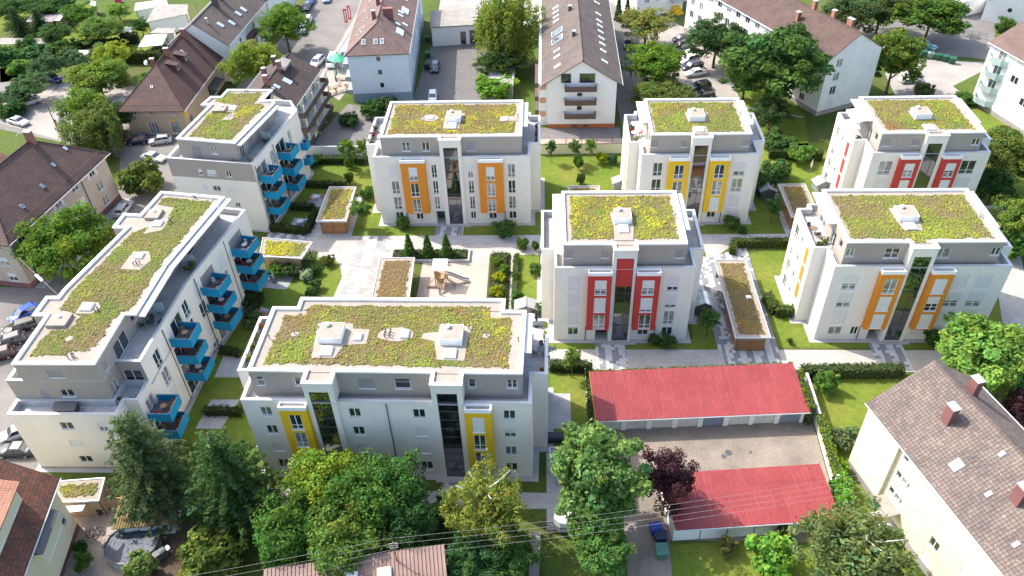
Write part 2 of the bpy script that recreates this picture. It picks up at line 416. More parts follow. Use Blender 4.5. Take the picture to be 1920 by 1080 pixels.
# ------------------------------------------------------------------ walls with real openings, windows
_old_mesh = MB.mesh
def _dedupe_mesh(s, name, mats, smooth=False):
    idx = {}; nv = []; mp = []
    for p in s.v:
        k = (round(p[0], 4), round(p[1], 4), round(p[2], 4))
        if k not in idx: idx[k] = len(nv); nv.append(p)
        mp.append(idx[k])
    nf = []; nm = []
    for f, mi in zip(s.f, s.m):
        g = []
        for i in f:
            j = mp[i]
            if not g or g[-1] != j: g.append(j)
        if len(g) > 1 and g[0] == g[-1]: g.pop()
        if len(set(g)) > 2: nf.append(g); nm.append(mi)
    s.v, s.f, s.m = nv, nf, nm
    return _old_mesh(s, name, mats, smooth)
MB.mesh = _dedupe_mesh

def cuts(a, b, vals):
    r = sorted({round(v, 4) for v in [a, b] + list(vals) if a - 1e-6 <= v <= b + 1e-6}); return r
def panel(mb, P, Q, z0, z1, holes=(), depth=0.16, m=0, mr=None, back=None):
    """upright wall from P to Q (outward = right-hand side) with openings cut out and reveals built"""
    P = Vector((P[0], P[1], 0)); Q = Vector((Q[0], Q[1], 0)); L = (Q-P).length; e = (Q-P)/L
    n = Vector((e.y, -e.x, 0)); mr = m if mr is None else mr
    xs = cuts(0, L, [h[0] for h in holes] + [h[2] for h in holes]); zs = cuts(z0, z1, [h[1] for h in holes] + [h[3] for h in holes])
    W = lambda s, z, d=0.0: P + e*s - n*d + Vector((0, 0, z))
    for i in range(len(xs)-1):
        for j in range(len(zs)-1):
            cx, cz = (xs[i]+xs[i+1])/2, (zs[j]+zs[j+1])/2
            if any(h[0] < cx < h[2] and h[1] < cz < h[3] for h in holes): continue
            mb.add([W(xs[i], zs[j]), W(xs[i+1], zs[j]), W(xs[i+1], zs[j+1]), W(xs[i], zs[j+1])], [(0,1,2,3)], m)
    for h in holes:
        a, b, c, d = h[:4]; dp = h[4] if len(h) > 4 else depth
        for (s0, q0, s1, q1) in ((a,b,c,b),(c,b,c,d),(c,d,a,d),(a,d,a,b)):
            mb.add([W(s0,q0), W(s1,q1), W(s1,q1,dp), W(s0,q0,dp)], [(0,1,2,3)], mr)
        if back is not None: mb.add([W(a,b,dp), W(c,b,dp), W(c,d,dp), W(a,d,dp)], [(0,1,2,3)], back)
def plate(mb, x0, z0, x1, z1, holes, y0, y1, m=0):
    """upright plate facing -y with holes, thickness y0..y1"""
    panel(mb, (x0, y0), (x1, y0), z0, z1, [(h[0]-x0, h[1], h[2]-x0, h[3]) for h in holes], y1-y0, m)
    for a, b in (((x0,z0),(x1,z0)),((x1,z0),(x1,z1)),((x1,z1),(x0,z1)),((x0,z1),(x0,z0))):
        mb.add([(a[0],y0,a[1]),(a[0],y1,a[1]),(b[0],y1,b[1]),(b[0],y0,b[1])], [(0,1,2,3)], m)
def frame_layout(w, h, style):
    f = 0.075
    if style == 's': return [(f, f, w-f, h-f)]
    if style == 't':  # three lights
        a = w/3; return [(f+(a-0.02)*0, f, a-0.03, h-f), (a+0.03, f, 2*a-0.03, h-f), (2*a+0.03, f, w-f, h-f)]
    c = w/2; k = 0.045
    if style == 'f':
        r = 0.62
        return [(f, f, c-k, r), (c+k, f, w-f, r), (f, r+0.06, c-k, h-f), (c+k, r+0.06, w-f, h-f)]
    if style == 'x':
        r = h*0.62
        return [(f, f, c-k, r), (c+k, f, w-f, r), (f, r+0.05, c-k, h-f), (c+k, r+0.05, w-f, h-f)]
    return [(f, f, c-k, h-f), (c+k, f, w-f, h-f)]
def frame_mesh(w, h, style, mat):
    def mk():
        b = MB(); plate(b, 0, 0, w, h, frame_layout(w, h, style), 0.07, 0.13); return b.mesh('frame', [T[mat]])
    return cached(('fr', round(w,2), round(h,2), style, mat), mk)
def pane_mesh(w, h, mat):
    return cached(('pane', round(w,2), round(h,2), mat), lambda: MB().box(0, 0.10, 0, w, 0.112, h).mesh('pane', [T[mat]]))
def slab_mesh(key, args, mat): return cached((key, tuple(round(a,3) for a in args), mat), lambda: MB().box(*args).mesh(key, [T[mat]]))
def window(parent, P, ang, w, h, style='n', sh=0.0, frame='frame', sill=True, glass=None, shm='shutter', proud=0.0):
    z0 = P[2]
    o = link('window', frame_mesh(w, h, style, frame), parent, P, ang)
    g = glass or ('glass2' if random.random() < 0.25 else 'glass')
    for (a, b, c, d) in frame_layout(w, h, style):
        if sh > 0 and b > h*(1-sh): continue
        p = link('pane', pane_mesh(c-a, d-b, g), o, (a, 0, b))
    if sh > 0:
        link('roller_shutter', slab_mesh('roller_shutter', (0.02, 0.025, 0, w-0.02, 0.05, h*sh), shm), o, (0, 0, h*(1-sh)))
    if sill: link('sill', slab_mesh('sill', (-0.05, -0.09, -0.06, w+0.05, 0.10, 0.0), frame if frame != 'dark_frame' else 'zinc'), o)
    return o

class Bld:
    def __init__(s, name, label, cat='apartment block', loc=(0,0,0), rotz=0.0, group=None, wall='white_render'):
        s.root = thing(name, label, cat, loc, rotz, group); s.wall = MB(); s.mats = [T[wall]]; s.idx = {wall: 0}
    def mi(s, key):
        if key not in s.idx: s.idx[key] = len(s.mats); s.mats.append(T[key])
        return s.idx[key]
    def face(s, P, Q, z0, z1, wins=(), m=None, depth=0.16, frame='frame', mb=None, extra=()):
        mb = mb or s.wall; mi = s.mi(m) if m else 0
        hs = [tuple(wn[:4]) for wn in wins] + list(extra)
        panel(mb, P, Q, z0, z1, hs, depth, mi)
        P = Vector((P[0], P[1], 0)); e = Vector((Q[0], Q[1], 0)) - P; e.normalize(); ang = math.atan2(e.y, e.x)
        for wn in wins:
            a, b, c, d = wn[:4]; st = wn[4] if len(wn) > 4 else 'n'; sh = wn[5] if len(wn) > 5 else 0.0
            kw = wn[6] if len(wn) > 6 else {}
            window(s.root, P + e*a + Vector((0,0,b)), ang, c-a, d-b, st, sh, **{'frame': frame, **kw})
    def part(s, name, mb, mats, parent=None, smooth=False):
        mats = mats if isinstance(mats, (list, tuple)) else [mats]
        return mb.build(name, [T[m] if isinstance(m, str) else m for m in mats], parent or s.root, smooth)
    def done(s): return s.wall.build('wall', s.mats, s.root)

def ring(mb, poly, d, z0, z1, zin, m=0):
    """parapet: outer face z0..z1, top of width d, inner face down to zin"""
    q = inset(poly, d); n = len(poly)
    for i in range(n):
        j = (i+1) % n
        a, b, c, e = poly[i], poly[j], q[j], q[i]
        mb.add([(*a,z0),(*b,z0),(*b,z1),(*a,z1)], [(0,1,2,3)], m)
        mb.add([(*a,z1),(*b,z1),(*c,z1),(*e,z1)], [(0,1,2,3)], m)
        mb.add([(*e,z1),(*c,z1),(*c,zin),(*e,zin)], [(0,1,2,3)], m)
        mb.add([(*a,z0),(*e,z0),(*c,z0),(*b,z0)], [(0,1,2,3)], m)
    return q
SEDUM_PAL = {'brown': (0.185, 0.13, 0.068), 'olive': (0.165, 0.155, 0.05), 'green': (0.105, 0.175, 0.028), 'lime': (0.205, 0.245, 0.032), 'yellow': (0.33, 0.30, 0.025), 'red': (0.24, 0.10, 0.045)}
def sedum(b, poly, z, holes=(), mixw=None, dens=52, seed=1, soil=True):
    """planted bed: soil sheet and low cushions of sedum in drifts of colour"""
    poly = ccw(poly)
    if soil: b.part('sedum_bed', MB().prism(inset(poly, 0.12), z-0.05, z+0.03, bottom=False), 'sedum_soil')
    mixw = mixw or dict(brown=1, olive=1.2, green=0.8, lime=1.2, yellow=0.9, red=0.35)
    xs = [p[0] for p in poly]; ys = [p[1] for p in poly]
    rg = np.random.default_rng(seed)
    n = int((max(xs)-min(xs))*(max(ys)-min(ys))*dens)
    x = rg.uniform(min(xs), max(xs), n); y = rg.uniform(min(ys), max(ys), n)
    k = inpoly(x + (vnoise(x, y, 0.6, 5)-0.5)*0.5, y + (vnoise(x, y, 0.6, 6)-0.5)*0.5, inset(poly, -0.02))
    for h in holes: k &= ~inpoly(x, y, h)
    x, y = x[k], y[k]; n = len(x)
    keys = list(mixw); sc = np.zeros((len(keys), n))
    for i, kk in enumerate(keys):
        sc[i] = np.log(mixw[kk]+1e-6) + 1.9*(vnoise(x, y, 2.4, seed*7+i)-0.5)*2 + 1.3*(vnoise(x, y, 0.7, seed*9+i)-0.5)*2 + rg.gumbel(0, 0.45, n)
    pick = sc.argmax(0)
    PAL_ = np.array([SEDUM_PAL[kk] for kk in keys])
    sm = np.zeros((len(keys), n))
    for i, kk in enumerate(keys): sm[i] = mixw[kk]*np.exp(2.6*(vnoise(x, y, 3.0, seed*7+i)-0.5)*2 + 1.2*(vnoise(x, y, 1.0, seed*5+i)-0.5)*2)
    sm /= sm.sum(0)
    bare = np.clip((vnoise(x, y, 3.6, seed+77)*0.7 + vnoise(x, y, 1.1, seed+78)*0.3 - 0.60)*5, 0, 1)[:, None]
    col = (sm.T @ PAL_)*0.62 + PAL_[pick]*0.38
    col = col*(1-bare*0.6) + np.array(SEDUM_PAL['brown'])*bare*0.6
    ye = np.array([kk == 'yellow' for kk in keys])[pick] & (rg.random(n) < 0.35)
    col[ye] = SEDUM_PAL['yellow']
    col = col*rg.uniform(0.82, 1.18, (n, 1))*np.array([1.03, 1.06, 0.95])
    keep_ = rg.random(n) > bare[:, 0]*0.55
    x, y, pick, col = x[keep_], y[keep_], pick[keep_], col[keep_]; n = len(x)
    big = np.array([1.35 if kk == 'yellow' else 1.15 if kk == 'lime' else 1.0 for kk in keys])[pick]
    r = rg.uniform(0.07, 0.15, n)*big*np.where(rg.random(n) < 0.05, 1.6, 1.0); h = r*rg.uniform(0.3, 0.8, n)
    S = 5; ang = np.arange(S)*2*np.pi/S
    rad = r[:, None]*rg.uniform(0.7, 1.25, (n, S)); a0 = rg.uniform(0, 6.28, (n, 1))
    vx = x[:, None] + rad*np.cos(ang+a0); vy = y[:, None] + rad*np.sin(ang+a0); vz = np.full((n, S), z+0.02)
    mid = 0.62
    ux = x[:, None] + rad*mid*np.cos(ang+a0+0.4); uy = y[:, None] + rad*mid*np.sin(ang+a0+0.4); uz = z+0.02+h[:, None]*rg.uniform(0.65, 1.0, (n, S))
    tp = np.stack([x, y, z+0.02+h], 1)[:, None, :]
    V = np.concatenate([np.stack([vx, vy, vz], 2), np.stack([ux, uy, uz], 2), tp], 1).reshape(-1, 3)
    base = np.arange(n)[:, None]*(2*S+1)
    F4 = np.concatenate([np.stack([base[:, 0]+i, base[:, 0]+(i+1)%S, base[:, 0]+S+(i+1)%S, base[:, 0]+S+i], 1) for i in range(S)])
    F3 = np.concatenate([np.stack([base[:, 0]+S+i, base[:, 0]+S+(i+1)%S, base[:, 0]+2*S], 1) for i in range(S)])
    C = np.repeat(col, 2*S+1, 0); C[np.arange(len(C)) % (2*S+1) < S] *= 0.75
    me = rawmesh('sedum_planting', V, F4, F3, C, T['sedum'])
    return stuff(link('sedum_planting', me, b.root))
def rawmesh(name, V, F4, F3, C, mat):
    me = bpy.data.meshes.new(name)
    n4 = 0 if F4 is None else len(F4); n3 = 0 if F3 is None else len(F3)
    me.vertices.add(len(V)); me.vertices.foreach_set('co', np.ascontiguousarray(V, np.float32).ravel())
    loops = np.concatenate([F4.ravel() if n4 else np.zeros(0, int), F3.ravel() if n3 else np.zeros(0, int)]).astype(np.int32)
    me.loops.add(len(loops)); me.loops.foreach_set('vertex_index', loops)
    me.polygons.add(n4+n3)
    ls = np.concatenate([np.arange(n4)*4, n4*4+np.arange(n3)*3]).astype(np.int32)
    me.polygons.foreach_set('loop_start', ls)
    me.update(calc_edges=True); me.validate()
    at = me.color_attributes.new('Col', 'FLOAT_COLOR', 'POINT')
    at.data.foreach_set('color', np.ascontiguousarray(np.concatenate([C, np.ones((len(C), 1))], 1), np.float32).ravel())
    me.materials.append(mat); return me

def roof_box(b, x0, y0, x1, y1, z, h=0.85, vent=True):
    p = b.part('lift_overrun', MB().box(x0, y0, z, x1, y1, z+h), 'white_cap')
    q = b.part('gravel_top', MB().box(x0+0.08, y0+0.08, z+h, x1-0.08, y1-0.08, z+h+0.03), 'gravel', p)
    if vent:
        cx = x0+(x1-x0)*0.32; cy = y0+(y1-y0)*0.78
        b.part('vent_cap', MB().cyl(cx, cy, z+h+0.03, z+h+0.28, 0.22).cyl(cx, cy, z+h+0.28, z+h+0.42, 0.30, 0.16), 'white_cap', p)
def skylight(b, x0, y0, x1, y1, z, h=0.32, mat='white_cap'):
    m = MB(); m.box(x0, y0, z, x1, y1, z+h*0.6)
    i = 0.12
    m.add([(x0,y0,z+h*0.6),(x1,y0,z+h*0.6),(x1,y1,z+h*0.6),(x0,y1,z+h*0.6),(x0+i,y0+i,z+h),(x1-i,y0+i,z+h),(x1-i,y1-i,z+h),(x0+i,y1-i,z+h)],
          [(0,1,5,4),(1,2,6,5),(2,3,7,6),(3,0,4,7),(4,5,6,7)], 0)
    return b.part('skylight', m, mat)
def vents(b, pts, z):
    for x, y in pts:
        m = MB().cyl(x, y, z, z+0.45, 0.05, n=8).cyl(x, y, z+0.45, z+0.60, 0.10, 0.06, n=8)
        b.part('vent_pipe', m, 'dark_metal')
def gravel_patch(b, poly, z): b.part('gravel_patch', MB().prism(ccw(poly), z, z+0.09, bottom=False), 'gravel')
def rectp(x0, y0, x1, y1): return [(x0,y0),(x1,y0),(x1,y1),(x0,y1)]
def blob(cx, cy, rx, ry, n=14, seed=0, j=0.1):
    rr = random.Random(seed); return [(cx+rx*math.cos(t)*(1+rr.uniform(-j, j)), cy+ry*math.sin(t)*(1+rr.uniform(-j, j))) for t in [2*math.pi*i/n for i in range(n)]]

ROWS = [(8.40, 10.65), (5.57, 7.83), (2.73, 5.00), (0.87, 2.22)]
ROWS7 = [(9.60, 10.95), (6.72, 8.08), (3.82, 5.18), (0.96, 2.36)]
BAYROWS = [(8.42, 10.70), (5.57, 7.90), (2.73, 5.04)]
ZT, ZR = 12.0, 15.0
def block(name, label, loc, rotz, W, attic, towers, bays, cols, awins, colour, door, sides=(3.6, 12.2), sx=(-1.6, 1.5), rows=ROWS, wt='f',
          roofpoly=None, panels=False, glassrows=5, pipes=(), back=13.2, canopy=('l', 'r'), sidewins=True):
    b = Bld(name, label, 'apartment block', (*loc, 0), rotz)
    xa, xb, ya, yb = attic; s0, s1 = sides; XL, XR = sx[0], W+sx[1]
    tp = 0.3
    poly = [(0, 0)]
    for (t0, t1, g0, g1) in towers: poly += [(t0, 0), (t0, -tp), (t1, -tp), (t1, 0)]
    poly += [(W, 0), (W, s0), (XR, s0), (XR, s1), (W, s1), (W, back), (0, back), (0, s1), (XL, s1), (XL, s0), (0, s0)]
    fronts = []
    for (x0, x1, shs, st) in cols:
        for k, sh in enumerate(shs):
            if sh is None: continue
            z0, z1 = rows[k]; fronts.append((x0, z0, x1, z1, 'n' if k == 3 and wt == 'f' else st, sh))
    n = len(poly)
    for i in range(n):
        P, Q = poly[i], poly[(i+1) % n]
        if P[1] == 0 and Q[1] == 0 and Q[0] > P[0]:
            ws = [(f[0]-P[0], f[1], f[2]-P[0], *f[3:]) for f in fronts if f[0] >= P[0]-0.01 and f[2] <= Q[0]+0.01]
            ex = [(d0-P[0], 0.0, d1-P[0], 2.35, 1.6) for d0, d1 in door if P[0]-0.01 <= d0 and d1 <= Q[0]+0.01]
            panel_holes = [w_[:4] for w_ in ws]
            b.face(P, Q, 0, ZT, ws, extra=ex)
            for d0, d1 in door:
                if P[0]-0.01 <= d0 and d1 <= Q[0]+0.01:
                    pw = b.part('entrance_door', MB().box(d0+0.05, 1.45, 0.02, d1-0.05, 1.52, 2.3), 'dark_frame')
                    b.part('pane', MB().box(d0+0.2, 1.43, 0.25, d1-0.2, 1.449, 2.1), 'glass', pw)
                    b.part('entrance_floor', MB().box(d0, -0.02, 0.0, d1, 1.5, 0.03), 'pave_grey')
        elif P[1] == -tp and Q[1] == -tp:
            t = [t for t in towers if t[0] == P[0]][0]
            b.face(P, Q, 0, ZR-0.2, extra=[(t[2]-P[0], 0.1, t[3]-P[0], 13.65, 0.12)])
        elif sidewins and P[0] == XL and Q[0] == XL:     # left flank: s runs back to front
            L = P[1]-Q[1]; ws = []
            for k, (z0, z1) in enumerate(ROWS):
                ws.append((1.2, z0 if k < 3 else 0.2, 2.5, z1, 'f' if k < 3 else 'n', (0, 0.5, 0, 0)[k]))
                ws.append((4.0, z0+1.1 if k < 3 else 1.2, 4.6, z1-0.1, 's', 0))
            b.face(P, Q, 0, ZT, ws)
            if panels:
                for z0, z1 in ROWS[:3]:
                    b.part('colour_panel', MB().box(XL-0.045, Q[1]+1.2, z0-0.05, XL-0.002, Q[1]+2.2, z1+0.05), colour)
        else: b.face(P, Q, 0, ZT)
    # parapet caps of the terraces, terrace floor
    pm = MB(); q = ring(pm, inset(poly, -0.02), 0.36, ZT, ZT+0.05, 11.2); b.part('terrace_parapet', pm, 'zinc')
    b.part('terrace_floor', MB().prism(q, 11.0, 11.2, bottom=False), 'terrace')
    # attic storey
    aw = MB(); A = [(xa, ya), (xb, ya), (xb, yb), (xa, yb)]
    save = b.wall, b.mats, b.idx
    b.wall, b.mats, b.idx = aw, [T['taupe_render']], {'taupe_render': 0}
    b.face(A[0], A[1], 11.1, ZR-0.2, [(w_[0]-xa, w_[2], w_[1]-xa, w_[3], w_[4], w_[5], {'shm': 'dark_shutter'}) for w_ in awins])
    b.face(A[1], A[2], 11.1, ZR-0.2)
    b.face(A[2], A[3], 11.1, ZR-0.2)
    Ls = yb-ya
    b.face(A[3], A[0], 11.1, ZR-0.2, [(Ls-2.2, 12.8, Ls-1.2, 14.0, 's', 0), (Ls-5.0, 11.25, Ls-3.4, 13.5, 'n', 0), (1.5, 11.25, 3.6, 13.5, 'n', 0)])
    b.part('attic_wall', aw, b.mats); b.wall, b.mats, b.idx = save
    # tower heads rising through the terrace to the roof
    for (t0, t1, g0, g1) in towers:
        b.face((t0, ya), (t0, -tp), ZT, ZR-0.2); b.face((t1, -tp), (t1, ya), ZT, ZR-0.2)
        rowsz = [0.1 + (13.65-0.1)*k/glassrows for k in range(glassrows+1)]
        holes = []
        for k in range(glassrows):
            if glassrows > 7: holes.append((g0+0.06, rowsz[k]+0.05, g1-0.06, rowsz[k+1]-0.05))
            else:
                c = (g0+g1)/2+0.25; holes += [(g0+0.06, rowsz[k]+0.05, c-0.03, rowsz[k+1]-0.05), (c+0.03, rowsz[k]+0.05, g1-0.06, rowsz[k+1]-0.05)]
        fm = MB(); plate(fm, g0, 0.1, g1, 13.65, holes, -tp+0.05, -tp+0.11)
        fr = b.part('stair_glazing_frame', fm, 'dark_frame')
        for (a, z0, c, z1) in holes: link('pane', slab_mesh('stair_pane', (0, 0, 0, c-a, 0.015, z1-z0), 'stairglass'), fr, (a, -tp+0.085, z0))
    # coloured bays with white planter tops
    for (b0, b1, w0, w1, shs) in bays:
        bm = MB(); keep = b.wall, b.mats, b.idx
        b.wall, b.mats, b.idx = bm, [T[colour]], {colour: 0}
        b.face((b0, -0.8), (b1, -0.8), 2.45, 11.4, [(w0-b0, z0, w1-b0, z1, 'f', sh) for (z0, z1), sh in zip(BAYROWS, shs) if sh is not None], depth=0.14)
        panel(bm, (b0, 0), (b0, -0.8), 2.45, 11.4); panel(bm, (b1, -0.8), (b1, 0), 2.45, 11.4)
        bm.add([(b0,-0.8,2.45),(b0,0,2.45),(b1,0,2.45),(b1,-0.8,2.45)], [(0,1,2,3)])
        bay = b.part('bay', bm, b.mats); b.wall, b.mats, b.idx = keep
        cm = MB(); ring(cm, [(b0-0.03,-0.83),(b1+0.03,-0.83),(b1+0.03,-0.003),(b0-0.03,-0.003)], 0.16, 11.4, 11.9, 11.6)
        b.part('bay_cap', cm, 'white_cap', bay)
        b.part('cap_gravel', MB().box(b0+0.1, -0.7, 11.5, b1-0.1, -0.13, 11.65), 'gravel', bay)
    # roof
    rp = roofpoly
    if rp is None:
        rp = [(xa, ya)]
        for (t0, t1, g0, g1) in towers: rp += [(t0, ya), (t0, -tp), (t1, -tp), (t1, ya)]
        rp += [(xb, ya), (xb, yb), (xa, yb)]
    rpo = inset(rp, -0.07)
    pm = MB(); q = ring(pm, rpo, 0.4, ZR-0.22, ZR, ZR-0.30); b.part('roof_parapet', pm, 'white_cap')
    b.part('roof_gravel', MB().prism(q, ZR-0.5, ZR-0.27, bottom=False), 'gravel')
    # side canopies of the roof terrace
    if 'l' in canopy:
        b.part('terrace_canopy', MB().box(xa-1.25, ya+4.2, ZR-0.50, xa-0.09, yb-0.1, ZR-0.36), 'white_cap')
    if 'r' in canopy:
        b.part('terrace_canopy', MB().box(xb+0.09, ya+3.2, ZR-0.50, xb+0.85, yb-0.1, ZR-0.36), 'zinc')
    for px_ in pipes:
        b.part('downpipe', MB().cyl(px_, -0.07, 0.0, 2.4 if rows is ROWS else 11.8, 0.055, n=8), 'dark_metal')
    # plinth strip of gravel round the foot is part of the house
    b.part('foot_strip', MB().prism(inset(poly, -0.65), 0.0, 0.035, bottom=False), 'kerb')
    b.done(); return b
# ------------------------------------------------------------------ the six cross-shaped blocks
ZG = ZR - 0.27
def poly_has(*a): return a
b5 = block('apartment_block', 'cream block with red bays and red-glazed stair strip behind the long red garage roof', (1.10, 75.38), 0, 17.04,
    (1.1, 15.75, 0.9, 12.2), [(7.0, 9.85, 7.45, 9.5)], [(4.1, 6.95, 4.92, 6.38, [0.62, 1, 0]), (9.95, 12.8, 10.65, 12.15, [0.55, 0.85, 0])],
    [(1.78, 3.15, [1, 1, 1, 0], 'f'), (13.8, 15.2, [0.75, 0.8, 0, 0], 'f'), (10.75, 12.1, [None, None, None, 0], 'n')],
    [(1.4, 2.28, 12.85, 14.0, 's', 1), (5.7, 6.55, 12.85, 14.0, 's', 1), (14.5, 15.5, 12.85, 14.0, 's', 1)], 'red', [(5.35, 6.95)], pipes=(4.05, 12.95))
b5.part('red_blind', MB().box(7.53, -0.275, 9.3, 9.43, -0.235, 13.55), 'red')
sedum(b5, [(2.1,2.1),(14.9,2.2),(14.75,11.35),(2.15,11.4)], ZG, [[(7.1,2.0),(9.6,2.0),(9.9,5),(9.9,7.7),(6.9,7.7),(7.2,4.5)]], dict(brown=0.8, olive=0.9, green=1.1, lime=1.9, yellow=0.6, red=0.5), seed=5)
gravel_patch(b5, [(7.2,1.8),(9.45,1.8),(9.8,5),(9.85,7.6),(7.0,7.6),(7.3,4.5)], ZG)
roof_box(b5, 7.42, 5.05, 9.52, 7.35, ZG+0.09); skylight(b5, 7.83, 3.3, 9.08, 4.75, ZG+0.09)
vents(b5, [(9.8, 6.6), (10.05, 6.9), (9.75, 7.1), (2.0, 6.4), (15.0, 6.6)], ZG)

b3 = block('apartment_block', 'wide cream block with two broad orange bays in front of the pale blue house', (-25.34, 101.42), R(0.04), 23.13,
    (1.34, 21.94, 0.8, 11.65), [(10.0, 13.15, 10.55, 12.65)], [(4.07, 7.68, 5.2, 6.47, [0.65, 0, 0]), (15.52, 19.13, 16.65, 17.92, [0.7, 0, 0])],
    [(2.2, 3.4, [1, 0, 0, 0], 'f'), (8.45, 9.28, [0, 0, 0, None], 'f'), (13.85, 14.7, [0.6, 0, 0, 0], 'f'), (19.8, 20.95, [0, 0, 0, 0], 'f'), (5.4, 6.5, [None]*3+[0], 'n'), (16.7, 17.9, [None]*3+[0], 'n')],
    [(4.37, 5.62, 12.55, 14.0, 'n', 0), (7.3, 8.47, 12.55, 14.0, 'n', 0), (13.86, 15.2, 12.55, 14.0, 's', 1)], 'orange', [(8.5, 9.87)], pipes=(4.0, 19.2), canopy=('r',))
sedum(b3, [(2.4,2.0),(20.95,1.95),(20.85,10.75),(2.3,10.9)], ZG, [[(10.1,3.2),(12.8,3.1),(12.9,5.5),(13.5,5.7),(13.3,8),(10.3,8)], blob(8.0,6.6,1.5,1.2), rectp(18.5,5.3,21,7)], dict(brown=2.0, olive=1.2, green=0.4, lime=0.6, yellow=0.8, red=0.7), seed=3)
gravel_patch(b3, [(10.3,3.3),(12.7,3.2),(12.8,5.5),(13.3,5.7),(13.2,7.9),(10.4,7.9),(10.25,4.8)], ZG); gravel_patch(b3, blob(8.0, 6.6, 1.35, 1.05, seed=2), ZG); gravel_patch(b3, rectp(18.6, 5.4, 21.3, 6.9), ZG)
roof_box(b3, 10.65, 4.95, 12.8, 7.2, ZG+0.09); skylight(b3, 11.05, 3.1, 12.3, 4.6, ZG+0.09); skylight(b3, 7.7, 6.1, 8.6, 7.05, ZG+0.09, 0.25); skylight(b3, 18.95, 5.3, 19.8, 6.2, ZG+0.09, 0.25)
vents(b3, [(6.9, 6.2), (7.1, 6.6), (13.2, 6.3), (1.95, 6.4), (21.3, 6.6)], ZG)

b6 = block('apartment_block', 'cream block with two orange bays and orange flank panels, right of the long brown-roofed shed', (34.56, 75.5), 0, 20.71,
    (1.04, 19.21, 0.94, 12.1), [(8.25, 11.2, 8.75, 10.75)], [(5.45, 8.15, 6.1, 7.6, [0, 1, 1]), (11.3, 13.95, 11.9, 13.4, [1, 0.5, 1])],
    [(1.5, 3.2, [0.6, 0.65, 1, 0], 'f'), (4.3, 5.25, [None]*3+[0], 's'), (14.4, 16.15, [1, 0.55, 1, 1], 'f'), (17.1, 18.95, [1, 0.6, 1, 1], 'f'), (11.9, 13.3, [None]*3+[1], 'n')],
    [(1.2, 2.2, 12.85, 14.0, 'n', 0), (5.75, 7.5, 12.55, 14.0, 'n', 0), (11.65, 13.4, 12.55, 14.0, 'n', 0), (18.1, 19.1, 12.9, 14.05, 'n', 0)], 'orange', [(6.6, 8.15)], pipes=(5.35,), panels=True)
sedum(b6, [(1.85,2.0),(8.75,1.98),(8.95,1.1),(10.1,1.1),(10.5,1.95),(18.3,2.0),(18.15,11.0),(2.0,11.05)], ZG, [[(8.1,8.2),(8.3,3.3),(10.6,3.2),(11.2,6),(10.9,8)]], dict(brown=0.8, olive=1.4, green=1.7, lime=2.0, yellow=0.25, red=0.35), seed=6)
gravel_patch(b6, [(8.1,8.1),(8.2,5.3),(8.45,3.45),(10.6,3.35),(11.1,5.9),(10.9,7.9),(8.8,8.1)], ZG)
roof_box(b6, 8.35, 5.1, 10.65, 7.4, ZG+0.09); skylight(b6, 8.75, 3.45, 10.0, 4.75, ZG+0.09)
vents(b6, [(10.95, 6.6), (10.9, 7.1), (1.75, 6.4), (18.5, 6.2), (18.7, 6.0)], ZG)

b4 = block('apartment_block', 'cream block with two tall yellow bays behind the block with red bays', (14.04, 101.44), 0, 16.91,
    (1.22, 15.44, 0.68, 11.5), [(6.95, 9.8, 7.4, 9.35)], [(4.0, 6.9, 4.8, 6.2, [0, 0, 0]), (9.85, 12.7, 10.6, 12.05, [0, 0, 1])],
    [(1.77, 3.2, [0, 0, 0, 0], 'f'), (13.6, 15.2, [0.7, 0, 1, 1], 'f'), (10.65, 11.95, [None]*3+[0], 'n')],
    [(1.35, 2.27, 12.9, 13.95, 's', 1, ), (5.55, 6.45, 12.9, 13.95, 's', 1), (14.25, 15.3, 12.9, 13.95, 's', 1)], 'yellow', [(5.3, 6.9)], pipes=(12.75,), panels=True)
sedum(b4, [(1.9,1.75),(14.5,1.65),(14.3,10.55),(2.0,10.75)], ZG, [rectp(6.7,4.4,10.2,7.6), rectp(7.0,1.5,9.5,3.2)], dict(brown=0.8, olive=1.8, green=1.8, lime=1.8, yellow=0.25, red=0.35), seed=4)
gravel_patch(b4, [(6.8,7.4),(7.05,4.6),(9.9,4.5),(10.2,7.5)], ZG); gravel_patch(b4, [(7.3,3.2),(7.15,1.0),(9.45,1.0),(9.35,3.2)], ZG)
roof_box(b4, 7.15, 4.6, 9.4, 6.95, ZG+0.09); skylight(b4, 7.6, 1.45, 8.9, 2.7, ZG+0.09)
vents(b4, [(9.7, 6.6), (9.75, 7.0), (1.7, 6.2), (14.9, 6.6)], ZG)

b8 = block('apartment_block', 'cream block with red bays, red flank panels and white awning, back right corner', (46.97, 101.36), 0, 16.54,
    (0.75, 14.98, 0.54, 11.5), [(6.75, 9.75, 7.2, 9.2)], [(3.95, 6.7, 4.7, 6.1, [0.5, 1, 1]), (9.8, 12.4, 10.5, 11.9, [0.55, 0.6, 1])],
    [(1.4, 3.3, [0, 1, 0, 0], 'f'), (13.0, 15.1, [0, 1, 0, 0], 'f')],
    [(1.1, 2.2, 12.9, 13.95, 's', 1), (5.2, 6.2, 12.9, 13.95, 's', 1), (13.6, 14.7, 12.9, 13.95, 'n', 0)], 'red', [(5.2, 6.65)], panels=True)
sedum(b8, [(1.75,1.85),(14.1,1.85),(13.75,10.55),(1.8,10.7)], ZG, [[(6.4,7.4),(6.6,4.4),(9.8,4.5),(9.5,7.3)], rectp(6.9,1.5,9.2,3.3)], dict(brown=0.6, olive=1.1, green=1.5, lime=2.4, yellow=0.4, red=1.1), seed=8)
